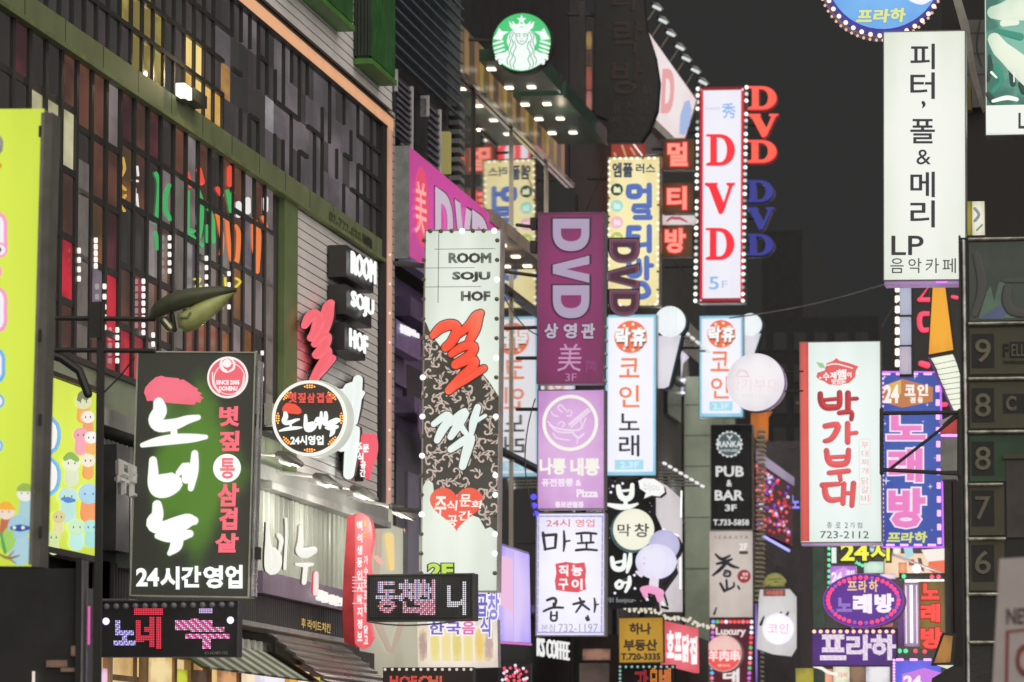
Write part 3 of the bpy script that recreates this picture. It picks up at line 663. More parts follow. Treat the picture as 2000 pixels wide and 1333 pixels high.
for t_, x0, x1, y0, y1 in (('D', 850, 884, 365, 475), ('V', 888, 920, 390, 495), ('D', 922, 955, 410, 520)):
    PK.text('lettering', S((.12, .02, .07), .5), t_, (x0-2, y0-3, x1+2, y1+3), .06, .006, .024, slope=24)
    PK.text('lettering', P('c4b4c4'), t_, (x0, y0, x1, y1), .03, .01, .036, slope=24)

# ------------------------------------------------------------------ building 3: coffee house block with mirror glass
B3 = wall_F('glass_building', 'dark glass fronted building with gold curtains and lit soffits', 1132, -12.6)
X = lambda px: B3.p(px, 900).x
Yx = lambda Yd: (Yd - B3.M.translation.y) / math.cos(STREET)
shell(B3, 'wall', S((.028, .027, .027), .6), (Yx(73.5), Yx(91)), (0, 24), (.3, 9))
MIR = glassy('mirror_glass', (.66, .64, .60))
mw = MB().box(Yx(75.2), Yx(91), .12, .297, 5.1, 14.40).build('window', MIR, B3)
for Yd in (75.2, 77.4, 81.9, 86.5, 91): MB().box(Yx(Yd)-.04, Yx(Yd)+.04, .08, .118, 5.1, 14.40).build('chrome_mullion', S((.55, .5, .42), .2, .9, .3, 5, 0, (1, 1, .1)) if Yd in (81.9, 86.5) else BLK, mw)
for z in (8.05, 11.2): MB().box(Yx(75.3), Yx(90.9), .02, .117, z-.04, z+.04).build('transom', BLK, mw)
shell(B3, 'rail', S((.7, .62, .5), .2, .9, bump=0), (Yx(75), Yx(90)), (14.42, 14.52), (.03, .2))
x = Yx(75.2); i = 0
while x < Yx(88.5):
    m = E(['8c7438', '5c4c2c', '846640', '44382a', '7c5c40'][i % 5], 1, ['5c4c2c', '403628', '5a4630', '34302a', '54402e'][i % 5], samp=False, edge=.9)
    MB().box(x, x+.55, .1, .29, 14.53, 15.4).build('curtain', m, B3); x += .56; i += 1
for (ya, yb, xo, z, m) in ((77.2, 80.65, -1.0, 14.94, S((.05, .13, .09), .4)), (81.2, 87.3, -1.0, 14.94, S((.05, .13, .09), .4)), (72.6, 79.2, -1.0, 11.33, S((.42, .34, .28), .5))):
    c = MB().box(Yx(ya), Yx(yb), xo, -.02, z, z+.22).build('soffit', m, B3)
    if z > 12: MB().box(Yx(ya), Yx(yb), xo-.05, xo-.003, z-.05, z+.27).build('soffit_edge', S((.05, .10, .07), .4), c)
DL = MB().box(-.10, .10, -.075, .075, -.03, 0).mesh('downlight', P('fff4dc', 2.2))
for Yd in (77.9, 80.0, 82.0, 83.8, 85.6):
    for xo in (-.55, -.12): link('downlight', DL, B3, loc=(Yx(Yd)+.1, xo, 14.935))
for Yd in (74.0, 75.6, 77.2, 78.6):
    for xo in (-.7, -.3): link('downlight', DL, B3, loc=(Yx(Yd), xo, 11.325))
lamp('light', B3.M @ Vector((Yx(83), -.7, 14.6)), 4, (1, .85, .6), .01); lamp('light', B3.M @ Vector((Yx(76), -.6, 11.0)), 4, (1, .85, .7), .01)
# round coffee emblem
CS = F('round_emblem_sign', 'round green and white crowned woman emblem sign lit at the top', 'sign', 1018, 140, 76.5, YS, 0)
o = (850, 0, 3.03); cx, cy = 1018.5, 82.6
CS.disc('cabinet', BLK, cx+1.5, cy+2.5, 59, 0, -.28); CS.ring('rim', S((.04, .05, .045), .4), cx+.6, cy+1, 56.8, 59, .02, 0)
CS.disc('face_panel', E('45c878', 1.05, '3ab868'), cx, cy, 57, .012, .002)
WS = P('f2fbf8', 1.0); GS = P('3aa070'); GN = P('3fbe70')
def wpoly(pts, m=WS, fr=.024, bk=.014): return CS.poly('emblem', m, pts, fr, bk, o=o)
hair = [(512,164),(545,168),(575,190),(592,215),(600,250),(585,290),(600,320),(622,345),(632,372),(600,395),(560,412),(512,420),(464,412),(424,395),(392,372),(402,345),(424,320),(439,290),(424,250),(432,215),(449,190),(479,168)]
wpoly(hair)
star = [(512 + (30 if i % 2 == 0 else 12)*math.sin(math.pi*i/5), 120 - (30 if i % 2 == 0 else 12)*math.cos(math.pi*i/5)) for i in range(10)]
wpoly(star)
wpoly([(437,128),(462,150),(455,125),(480,148),(500,140),(512,145),(524,140),(544,148),(569,125),(562,150),(588,128),(580,165),(560,180),(512,158),(464,180),(445,165)])
for sgn in (1, -1):
    q = lambda x: 512 + sgn*(x-512)
    wpoly([(q(380),168),(q(395),188),(q(437),190),(q(405),210),(q(396),240),(q(362),236),(q(343),232),(q(362),205)])
    sts = []
    for k, (ya, yb) in enumerate(((262,246),(288,270),(312,294),(332,318),(350,340))): sts.append([(q(346+k*4),ya,5),(q(372+k*3),ya-8,7),(q(400+k*4),yb,5)])
    for k in range(7): sts.append([(q(362+k*15),352+k*11-k*k*.6,6),(q(375+k*14),340+k*10,4)])
    sts.append([(q(360),345,6),(q(400),330,10),(q(432),312,12)]); sts.append([(q(385),375,10),(q(425),335,9)])
    CS.strokes('emblem', WS, sts, .02, 0, .2, o=o)
    CS.strokes('emblem_line', GS, [[(q(470),192,2.4),(q(452),225,2.4),(q(462),262,2.4),(q(445),300,2.4),(q(458),335,2.4),(q(442),370,2.4),(q(450),400,2.4)],
        [(q(468),245,2.4),(q(478),280,2.4),(q(462),318,2.4),(q(475),352,2.4),(q(462),385,2.4),(q(468),408,2.4)],
        [(q(462),185,2),(q(440),215,2.4),(q(446),250,2.4),(q(432),290,2.4),(q(440),325,2.4),(q(425),355,2.4),(q(430),385,2.4)],
        [(q(476),200,1.8),(q(479),228,2.2),(q(492),254,2.4),(q(512),265,2.4)],
        [(q(480),206,1.8),(q(490),200,2),(q(502),206,1.8)], [(q(482),214,1.8),(q(500),214,1.8)], [(q(500),222,1.4),(q(503),200,1.4)]], .032, 0, .25, o=o, n=6)
CS.strokes('emblem_line', GS, [[(500,242,1.8),(512,247,2.2),(524,242,1.8)], [(508,232,1.4),(516,232,1.4)],], .032, 0, .25, o=o, n=6)
MB().tube([CS.p(962, 80, -.14), CS.p(915, 78, -.14)], .03, 6).build('mounting_arm', DARK, CS)

# ------------------------------------------------------------------ building 4 and the far left row
B4 = wall_F('old_building', 'far shabby building behind the stacked signs with a pale green corner pier', 1140, -12.6)
Yx4 = lambda Yd: (Yd - B4.M.translation.y) / math.cos(STREET)
shell(B4, 'wall', S((.05, .047, .045), .7), (Yx4(91.2), Yx4(118)), (0, 19), (.3, 9))
for k in range(5):
    for j in range(3):
        w = MB().box(Yx4(93+k*5), Yx4(96+k*5), .2, .297, 4+j*3.6, 6+j*3.6).build('window', S((.05, .05, .055), .2), B4)
        MB().box(Yx4(93+k*5), Yx4(96+k*5), .1, .198, 4.95+j*3.6, 5.02+j*3.6).build('sash_bar', DGREY, w)
GP = F('green_pier', 'pale green rendered building corner behind the pub sign', 'building', 1350, 1333, 112, YS, 0, z=0)
def gp(x0, x1, y0, y1, m, fr=0, bk=-3): GP.box('pier', m, x0, y0, x1, y1, fr, bk)
gp(1338, 1392, 736, 1460, S((.36, .42, .32), .6, vary=.35, scale=.6), 0, -6)
gp(1240, 1337, 620, 1460, S((.30, .28, .27), .6, vary=.3), -.3, -6)
gp(1312, 1330, 700, 1330, S((.42, .40, .40), .5), .1, -.28); gp(1276, 1292, 780, 960, BLK, -.05, -.28)
gp(1394, 1560, 860, 1460, S((.08, .07, .075), .6), -.5, -8)
for y in (790, 850, 910, 1010, 1110): GP.box('pier_joint', S((.16, .16, .12), .6), 1338, y, 1392, y+2.5, .006, -.01)
lamp('light', GP.M @ GP.p(1320, 700, 2.5), 120, (1, .97, .95), .2); lamp('light', GP.M @ GP.p(1345, 980, 3), 90, (1, .95, .9), .2)
# purple-white awnings near the microphone sign
for k, (pts) in enumerate(([(1318,672),(1348,700),(1336,712),(1330,770),(1308,775),(1300,720)], [(1303,730),(1342,745),(1335,775),(1300,772)])):
    GP.poly('small_awning', E(['e4dce8', 'cfc4e8'][k], .9, 'a89cc8', samp=False), pts, .6+.1*k, .2+.1*k)
GP.strokes('light_tube', P('ffffff', 1.3), [[(1316,748,2),(1337,742,2)], [(1314,765,2),(1336,768,2)]], 1.0, n=6)
# unlit black sign with a bulging edge
UK = F('unlit_hanging_sign', 'large unlit black hanging sign with a bulging right edge', 'sign', 1225, 278, 86, YS, 0)
outl = [(1160,-30),(1255,-30),(1264,60),(1280,110),(1288,160),(1284,215),(1268,255),(1252,278),(1186,278),(1186,235),(1160,225)]
UK.poly('cabinet', S((.028, .028, .027), .6), outl, 0, -.3); UK.poly('face_panel', S((.028, .027, .026), .35), [(x+ (2 if x < 1200 else -2), y-1.5) for x, y in outl], .012, .002)
D1 = S((.075, .05, .042), .6, bump=0); D2 = S((.085, .083, .075), .6, bump=0)
for t_, b_, m in (('라', (1195,-22,1252,22), D1), ('락', (1196, 40, 1255, 105), D1), ('방', (1192, 120, 1255, 186), D1)): UK.text('lettering', m, t_, b_, .02, .01, .016, shear=.1)
for t_, b_ in (('6F', (1255,168,1280,185)), ('퓨 전 룸', (1196,198,1268,222)), ('생 맥 주', (1195,228,1262,248)), ('소 주', (1198,252,1238,268))): UK.text('lettering', D2, t_, b_, .0, .01, .016)
UK.box('side_stay', DARK, 1130, 0, 1142, 235, -.1, -.2)
for py in (30, 220): MB().tube([UK.p(1162, py, -.15), UK.p(1110, py-2, -.15)], .04, 6).build('mounting_arm', DARK, UK)
# small things left of it
PP = F('mosaic_column', 'lit column of red and orange patterned panels behind the black sign', 'column', 1150, 225, 89, YS)
PP.box('core', DARK, 1142, 40, 1160, 232, -.05, -.3)
for k, (c, y0, y1) in enumerate((('a08048', 62, 98), ('403030', 100, 128), ('a05040', 130, 176), ('b87068', 178, 218))): PP.box('panel', E(c, .8, '604038', samp=False), 1144, y0, 1156, y1, 0, -.04)
# pale DVD panel, seen slanting, with flood lamps on arms
PD = F('slanted_sign', 'pale pink lit panel slanting upwards behind the black sign', 'sign', 1320, 272, 96, YS+R(55))
pts = [(1262,58),(1359,196),(1337,270),(1318,270),(1281,234),(1270,150)]
PD.poly('face_panel', E('eee2e4', .95, 'd8a8a8', edge=1.2), pts, .01, .0); PD.poly('cabinet', S((.45, .28, .28), .5), [(1260,54),(1362,195),(1362,202),(1338,274),(1316,274),(1277,236),(1268,150)], -.004, -.25)
PD.text('lettering', P('e09a9c'), 'D', (1292, 135, 1316, 222), .06, .01, .02, slope=0, shear=.15)
PD.poly('blue_print', P('9cb0dc'), [(1345,196),(1350,215),(1345,245),(1335,265),(1326,262),(1328,225),(1336,200)], .02, .012)
PD.strokes('print', P('e09a9c'), [[(1263,90,3),(1268,112,3),(1272,128,2)]], .02)
PD.poly('underside', S((.5, .48, .46), .5), [(1280,238),(1318,274),(1300,273),(1276,250)], .05, -.2)
for i, (x, y) in enumerate(((1283,12),(1295,38),(1310,63),(1328,90),(1340,112),(1358,135),(1373,158))):
    f = F('flood_lamp', 'small flood lamp number %s up from the white DVD sign' % ['seven', 'six', 'five', 'four', 'three', 'two', 'one'][i], 'lamp', x, y, 96+.6*i, group='flood lamps over the slanted panel')
    a, b = f.p(x-3, y+6), f.p(x-28 + i*.6, y+42)
    MB().tube([a, b], .022, 6).build('arm', S((.35, .33, .25), .4, .4), f)
    MB().tube([f.p(x-8, y-4), f.p(x, y), f.p(x+9, y+7)], [.05, .085, .05], 10).build('lamp_head', S((.2, .2, .2), .3, .6), f, smooth=True)
    MB().tube([f.p(x-6, y+1, .09), f.p(x+6, y+7, .09)], .035, 8).build('lamp_glass', P('e4f0ec', .85), f)
# red poster wall, grey-white fins
RP = F('red_poster_board', 'red patterned poster board edged with rope lights behind the yellow sign', 'billboard', 1220, 402, 98, YS)
REDP = E('a8402f', .9, '7a2c28', samp=False, ns=1.2, edge=.9)
RP.poly('board', REDP, [(1190,280),(1262,278),(1262,310),(1300,420),(1300,480),(1143,402),(1143,345),(1185,345)], 0, -.2)
RP.poly('board_top', S((.35, .33, .36), .5), [(1176,232),(1190,232),(1190,300),(1160,345),(1146,340)], .1, -.1)
RP.poly('silver_flap', S((.5, .46, .5), .3, .5), [(1262,275),(1292,240),(1294,300),(1262,305)], .1, .05)
RP.strokes('print', P('c8946a'), [[(1200,300,2),(1206,312,2)], [(1215,285,2),(1222,305,2)], [(1232,290,2),(1240,303,2)], [(1180,350,2),(1160,360,2),(1155,390,1.5)], [(1190,360,1.5),(1210,380,1.5)]], .02, n=6)
RP.strokes('rope_light', P('fff2ee', 1.2), [[(1186,262,1.3),(1172,305,1.3)], [(1166,325,1.3),(1162,345,1.3)], [(1162,345,1.3),(1178,362,1.3)], [(1236,280,1.3),(1254,304,1.3)]], .14, n=6)
RP.strokes('neon_line', P('f04458'), [[(1146,262,2),(1162,284,2)]], .14, n=6); RP.poly('pink_glow_panel', E('b04060', .8, '603040', samp=False), [(1146,232),(1172,232),(1160,262),(1150,258)], 0, -.05)
# ------------------------------------------------------------------ box signs of the middle stack
W1 = 'fbf9ff'
# yellow multi-room sign
Y1 = sign('multiroom_sign', 'tall yellow sign with blue blocky characters and a bulb border', (1186, 306, 1290, 600), 90, .3, E('f8ecb4', 1, 'dcc67c', edge=1.2), frame=S((.45, .36, .2), .4), fw=2.5, lean=.5)
BLU = P('5470b8'); NAVY = P('263a58')
Y1.text('lettering', NAVY, '엠플', (1196, 318, 1236, 347), .035, .01); Y1.text('lettering', NAVY, '러스', (1242, 320, 1280, 339), .03, .01)
def pix(f, m, cells, x0, y0, sx, sy, off=.03, nm='lettering'):
    """fat blocky character from strokes on a small lattice"""
    f.strokes(nm, m, [[(x0+a*sx, y0+b*sy, r*1.2) for a, b, r in st] for st in cells], off, 0, .3)
pix(Y1, BLU, [[(0,0,5),(2.2,0,5),(2.2,1.3,5),(0,1.3,5),(0,0,5)],[(2.2,.6,4),(4.4,.6,4)],[(4.6,-.3,4.5),(4.6,2.6,4.5)],[(1.2,2.9,4),(4.6,2.9,4.5)],[(1.2,2.9,4),(1.2,3.7,4),(4.4,3.7,4)],[(4.4,3.7,4),(4.4,4.6,4)],[(1.4,4.7,4.5),(4.8,4.7,4.5)]], 1229, 366, 8.5, 12.6)
pix(Y1, BLU, [[(0,0,5),(2.2,0,5)],[(0,0,5),(0,2.6,5),(2.2,2.6,5)],[(0,1.3,4.5),(2,1.3,4.5)],[(4.6,-.2,4.5),(4.6,3.4,4.5)],[(2.2,2.6,4),(4.4,2.4,4)]], 1229, 446, 8.5, 13)
pix(Y1, BLU, [[(0,0,4.5),(0,2,5),(2.2,2,5),(2.2,0,4.5)],[(0,1,4),(2,1,4)],[(4,-.4,4.5),(4,2.6,4.5)],[(4,.7,4),(5.2,.7,4)],[(1.4,3.8,5),(1.2,5,5),(3,5.4,5),(4.4,4.8,5),(3.6,3.6,5),(2,3.4,5)]], 1229, 510, 8.5, 13)
for cy_, c, ic in ((371, '1d4248', 'e8ecc0'), (403, '9fdcd0', 'd4f2e8'), (435, 'f0b8cc', 'f8e0e4'), (466, 'b8c860', 'e4e8a0')):
    Y1.disc('icon_disc', P(c), 1205, cy_, 12, .02, .01); Y1.poly('icon', P(ic), [(1199,cy_-2),(1201,cy_-7),(1206,cy_-3),(1211,cy_-5),(1213,cy_+6),(1199,cy_+6)], .03, .02)
bm = [bulbmesh(.035, P('fffdf4', 1.2)), bulbmesh(.033, P('e8e0c8')), bulbmesh(.03, S((.3, .28, .2), .4))]; 
Y1.bulbs(bm, band((1190,316),(1188,590),24) + band((1200,310),(1278,309),8) + band((1286,318),(1284,590),24)+band((1200,596),(1280,595),8), .03)
bracket(Y1, [((1150,350),(1188,350)), ((1150,560),(1188,560))])
# red neon style block characters on brown boxes
RM = [('멀', (1295, 272, 1356, 332), 'top brown box with a red glowing block character'), ('티', (1294, 358, 1354, 417), 'middle brown box with a red glowing block character'), ('방', (1290, 440, 1352, 502), 'lowest brown box with a red glowing block character')]
for t_, (x0, y0, x1, y1), lb in RM:
    f = sign('neon_box', lb, (x0, y0, x1, y1), 91, .35, E('6e4420', .7, '4c2c18', samp=False), cab=S((.18, .10, .05), .5), lean=.6, group='red block characters on brown boxes')
    f.text('letter_glow', P('f02c3c'), t_, (x0+7, y0+5, x1-11, y1-5), .075, .02, .02)
    f.text('lettering', P('ff9a86', 1.05), t_, (x0+9, y0+7, x1-13, y1-7), .035, .03, .04)
    MB().tube([f.p(x0, y0+20, -.2), f.p(x0-20, y0+20, -.2)], .03, 6).build('mounting_arm', DARK, f)
LP_ = F('lip_poster', 'small pale poster with pink lips between the neon boxes', 'poster', 1327, 441, 92.5, YS)
LP_.poly('board', E('e8dcdc', .9, 'c8b4b4', samp=False), [(1294,418),(1352,417),(1362,432),(1352,441),(1294,441)], 0, -.1)
LP_.strokes('print', P('b85c68'), [[(1303,432,2),(1312,426,3),(1320,427,3),(1328,427,3),(1342,434,1.5)]], .02)
# white DVD sign with bulbs
DV = sign('dvd_sign', 'tall white DVD sign with a red border and rows of bulbs', (1365, 171, 1455, 592), 97, .45, E('f0eff8', 1, 'e4e2f0', edge=1.3), frame=S((.55, .03, .05), .4), fw=3, lean=.5)
REDB = P('d8243a'); 
for x in (1369.5, 1451): DV.box('red_border', REDB, x-4, 178, x+3.5, 586, .02, .01)
DV.box('red_border', P('a02030'), 1370, 583, 1449, 590, .02, .01); DV.box('red_border', P('a02030'), 1370, 172, 1449, 177, .02, .01)
RED = P('fa2838')
def serifD(f, m, x0, y0, x1, y1, off, name='lettering', th=.02):
    w, h = x1-x0, y1-y0; L = lambda u, v: (x0+u*w, y0+v*h)
    out = [L(.02,0),L(.5,0)] + [L(.5+.5*math.sin(a), .5-.5*math.cos(a)) for a in [math.pi*i/14 for i in range(1, 14)]] + [L(.5,1),L(.02,1),L(.0,.93),L(.14,.88),L(.15,.12),L(.0,.07)]
    inn = [L(.38,.12),L(.5,.12)] + [L(.5+.22*math.sin(a), .5-.38*math.cos(a)) for a in [math.pi*i/12 for i in range(1, 12)]] + [L(.5,.88),L(.38,.88)]
    # two halves, split so the counter stays open
    k = f.p; mb = MB()
    po = [k(*q) for q in out]; pi_ = [k(*q) for q in inn]
    # right bowl: strips between outer arc and inner arc
    n1 = 14; oa = out[1:16]; ia = inn[1:14]
    oa = [out[1]] + out[2:15] + [out[15]]; ia = [inn[1]] + inn[2:13] + [inn[13]]
    m2 = len(oa)
    def lerp(lst, t): 
        s_ = t*(len(lst)-1); i = min(int(s_), len(lst)-2); u = s_-i; return (lst[i][0]*(1-u)+lst[i+1][0]*u, lst[i][1]*(1-u)+lst[i+1][1]*u)
    N = 20
    for i in range(N):
        q = [lerp(oa, i/N), lerp(oa, (i+1)/N), lerp(ia, (i+1)/N), lerp(ia, i/N)]
        mb.prism([(k(*z).x, k(*z).z) for z in q], -off-th, -off)
    for q in ([L(.02,0),L(.5,0),L(.5,.12),L(.0,.07)], [L(.5,.88),L(.5,1),L(.02,1),L(.0,.93),L(.14,.88)], [L(.15,.085),L(.38,.11),L(.38,.885),L(.15,.885)]):
        mb.prism([(k(*z).x, k(*z).z) for z in q], -off-th, -off)
    return mb.build(name, m, f)
def serifV(f, m, x0, y0, x1, y1, off, name='lettering', th=.02):
    w, h = x1-x0, y1-y0
    P_ = [(0,.03),(.02,0),(.42,0),(.44,.03),(.40,.09),(.62,.62),(.78,.12),(.70,.06),(.70,0),(.98,0),(1,.03),(.90,.12),(.62,.92),(.54,1),(.46,.97),(.14,.14),(.02,.08)]
    return f.poly(name, m, [(x0+u*w, y0+v*h) for u, v in P_], off+th, off)
serifD(DV, RED, 1379, 263, 1436, 325, .02); serifV(DV, RED, 1376, 358, 1437, 420, .02); serifD(DV, RED, 1378, 446, 1435, 509, .02)
DV.text('lettering', P('7fb0ec'), '秀', (1410, 202, 1437, 232), .01, .01, shear=-.1); DV.text('lettering', P('b8c0e0'), 'Luxury', (1379, 208, 1407, 217), -.002, .01)
DV.text('lettering', P('8cb4ec'), '5', (1385, 541, 1404, 566), .01, .01); DV.text('lettering', P('a8bce8'), 'F', (1410, 549, 1421, 563), .0, .01)
bm2 = [bulbmesh(.055, P('f6fff8', 1.5)), bulbmesh(.052, P('dcece4', 1.0)), bulbmesh(.046, P('9cb0a8'))]; 
DV.bulbs(bm2, [p for i, p in enumerate(band((1363,174),(1358,588),33)) if i not in (4, 16)] + [p for i, p in enumerate(band((1458,171),(1451,588),33)) if i not in (3,)], .02)
for x0, x1 in ((1359, 1366), (1453, 1459)): DV.box('bulb_rail', S((.06, .14, .11), .4), x0, 172, x1, 591, .012, -.1)
bracket(DV, [((1362,260),(1300,262)), ((1362,520),(1300,522))])
# red and blue loose letters right of it
for k, (t_, y0, y1, c, x0, x1) in enumerate((('D', 170, 214, 'r', 1461, 1516), ('V', 224, 268, 'r', 1460, 1520), ('D', 275, 318, 'r', 1460, 1516), ('D', 353, 396, 'b', 1456, 1511), ('V', 406, 450, 'b', 1456, 1513), ('D', 458, 500, 'b', 1456, 1511))):
    lb = ['top glowing red letter D', 'glowing red letter V between two red Ds', 'lower glowing red letter D under the red V', 'unlit blue letter D above the blue V', 'unlit blue letter V', 'lowest unlit blue letter D'][k] + ' right of the DVD sign'
    f = F('channel_letter', lb, 'letter sign', (x0+x1)/2, y1, 97.3, YS, .6)
    mf = P('ff5c48', 1.05) if c == 'r' else E('2e3490', .95, samp=False); mr_ = E('7a2028', .6, samp=False) if c == 'r' else S((.30, .28, .40), .4)  # blue letters are unlit; their faces emit the blue tone
    fn = serifV if t_ == 'V' else serifD
    fn(f, mf, x0, y0, x1, y1, .0, 'letter_face', .05); fn(f, P('f03040') if c == 'r' else S((.05, .05, .2), .4), x0-1.5, y0-1.5, x1+1.5, y1+1.5, -.03, 'letter_edge', .025); fn(f, mr_, x0+2, y0+2, x1+2.5, y1+3, -.22, 'letter_return', .18)
    MB().tube([f.p(x0+20, (y0+y1)/2, -.25), f.p(1452, (y0+y1)/2, -.25)], .02, 6).build('mounting_arm', DARK, f)
# purple DVD box sign
PU = sign('purple_box_sign', 'dark magenta box sign with sideways DVD and small white characters', (1050, 416, 1180, 750), 70, .35, E('842862', 1, '622448', edge=1.0, ns=.8), frame=S((.25, .16, .22), .4), fw=1.5, lean=.6)
for t_, (x0, y0, x1, y1) in (('D', (1080, 428, 1151, 491)), ('V', (1080, 500, 1151, 553)), ('D', (1080, 558, 1151, 622))):
    PU.text('letter_outline', P('2c1a2c'), t_, (x0-4, y0-3, x1+4, y1+3), .12, .008, .02, rot=90); PU.text('lettering', P('a898b4'), t_, (x0, y0, x1, y1), .075, .01, .03, rot=90)
for t_, x in (('상', 1063), ('영', 1100), ('관', 1135)):
    PU.text('letter_outline', P('3a2238'), t_, (x-1.5, 630.5, x+28.5, 663.5), .085, .006, .02); PU.text('lettering', P('b8a8bc'), t_, (x, 632, x+27, 662), .04, .01, .03)
PU.text('lettering', P('c090b4'), '美', (1090, 672, 1136, 726), .0, .01, .02, shear=.08); PU.text('lettering', P('b478a0'), '3F', (1104, 730, 1126, 745), .0, .01, .02)
PU.text('lettering', P('8c4878'), '|미|', (1145, 706, 1164, 728), .0, .01, .02); PU.text('lettering', P('8c4878'), '세련되고', (1142, 708-3, 1164, 711), .0, .008, .02)
PU.bulbs(bulbmesh(.04, S((.45, .42, .38), .4)), band((1184,640),(1182,745),5), -.1, 'socket')
for y in (435, 480): PU.box('floodlight', BLK, 1037, y-8, 1048, y+14, .1, -.15)
bracket(PU, [((1052,445),(1010,440)), ((1052,700),(1010,700)), ((1052,540),(980,530)), ((1052,640),(978,642))])
# pink noodle sign
NB = sign('pink_box_sign', 'pale pink noodle shop sign with a white bowl circle', (1050, 762, 1181, 995), 70.5, .35, E('dcb0e0', 1, 'bc84c2', edge=1.0), frame=S((.35, .28, .36), .4), fw=1.5, lean=.2)
WP = P('f4f2e6'); o = (740, 560, 3.03)
NB.ring('print', WP, *cv((1133, 808), o), 48, 54.5, .02, .01)
NB.strokes('print', P('ecd8ea'), [[(1120,745,3),(1095,720,4),(1075,700,4),(1060,720,4),(1085,745,4)], [(1060,770,4),(1030,760,4),(1020,740,3)], [(1110,765,4),(1135,765,4),(1140,740,3),(1120,730,3)], [(1235,728,7),(1130,815,9)], [(1250,735,5),(1140,830,6)],
    [(1000,800,4),(1040,835,5),(1120,850,6),(1190,845,5),(1225,780,4)], [(1010,820,4),(1060,860,5),(1150,865,5)], [(1060,815,4),(1080,800,4),(1100,815,4),(1085,830,4)], [(1030,870,4),(1060,900,4),(1130,910,4)], [(1150,870,5),(1180,895,8),(1215,870,5)], [(1180,895,4),(1170,930,3)], [(1190,780,3),(1205,840,3)]], .02, o=o, n=6)
NB.text('lettering', WP, '나뽕', (1054, 895, 1105, 928), .045, .01, .02, shear=0); NB.text('lettering', WP, '내뽕', (1114, 895, 1171, 930), .045, .01, .02)
NB.text('lettering', P('f0e8f0'), '퓨전짬뽕 &', (1058, 935, 1136, 951), .035, .01, .02); NB.text('lettering', P('f0e8f0'), 'Pizza', (1126, 956, 1168, 972), .045, .01, .02); NB.text('lettering', P('f0e8f0'), '종로관철점', (1084, 980, 1139, 992), .04, .01, .02)
bracket(NB, [((1052,800),(1010,800))])
for k in range(3): 
    pass
# mapo gopchang sign
MP = sign('white_box_sign', 'bright white food sign with black brush characters and a red seal', (1047, 1002, 1182, 1243), 71, .35, E('f6f4ff', 1, 'd8d4f4', edge=1.25), frame=S((.5, .48, .62), .4), fw=2, lean=.3)
INK = P('24242c')
MP.text('lettering', P('d87078'), '24시', (1067, 1014, 1113, 1030), .005, .01, .02); MP.text('lettering', P('e06068'), '영업', (1124, 1015, 1161, 1030), .005, .01, .02)
o = o9
MP.strokes('lettering', INK, [[(325,475,9),(332,530,9),(338,570,8)], [(325,490,9),(395,485,9)], [(400,485,10),(395,560,8)], [(335,570,7),(395,560,7)], [(445,465,6),(448,530,9),(443,580,5)], [(448,525,7),(480,520,5)],
   [(518,480,7),(570,475,8),(632,480,7)], [(545,490,7),(548,525,6)], [(600,485,7),(600,525,6)], [(525,535,6),(615,530,7)], [(575,530,7),(575,570,6)], [(515,575,8),(570,570,8),(635,575,7)],
   [(350,862,8),(385,850,9),(400,865,9),(390,900,7)], [(385,880,6),(385,905,6)], [(330,925,7),(380,905,8),(440,905,7)], [(372,930,7),(372,975,7),(402,975,7),(405,930,7)], [(372,950,5),(402,950,5)],
   [(535,850,7),(545,870,7)], [(500,885,7),(560,870,9)], [(550,880,8),(515,930,6)], [(550,885,8),(590,915,7)], [(620,850,5),(625,890,8),(620,930,5)], [(622,890,6),(645,885,4)], [(575,965,9),(585,975,12),(582,950,5)]], .03, o=o, n=7)
sl_ = [(1085,1102),(1105,1098),(1125,1101),(1142,1099),(1145,1115),(1143,1135),(1145,1152),(1128,1158),(1105,1156),(1086,1153),(1084,1135),(1087,1120)]
MP.poly('seal', P('e04e5c'), sl_, .02, .01)
for t_, b_ in (('직', (1091,1104,1110,1126)), ('늉', (1116,1104,1138,1126)), ('구', (1091,1131,1110,1153)), ('이', (1116,1131,1138,1153))): MP.text('lettering', P('fbf2f4'), t_, b_, .04, .01, .03)
MP.text('lettering', P('a8a4b4'), '본점', (1057, 1220, 1084, 1234), .0, .01, .02); MP.text('lettering', P('a8a4b4'), '732-1197', (1091, 1219, 1168, 1235), .0, .01, .02)
for i in range(30): pass
MP.bulbs(MB().box(-.07, .07, -.01, .01, -.012, .012).mesh('dash', P('a8a0d8')), band((1055,1009),(1174,1009),8)+band((1055,1236),(1172,1236),8), .02, 'dash')
MP.bulbs(MB().box(-.012, .012, -.01, .01, -.07, .07).mesh('dash', P('a8a0d8')), band((1052,1016),(1050,1228),13)+band((1177,1016),(1175,1228),13), .02, 'dash')
MP.bulbs(bulbmesh(.06, P('5048f0', 1.6)), [(1042,971),(1043,988),(1047,1004)], .05)
bracket(MP, [((1050,1060),(1010,1060)), ((1050,1200),(1010,1200))])
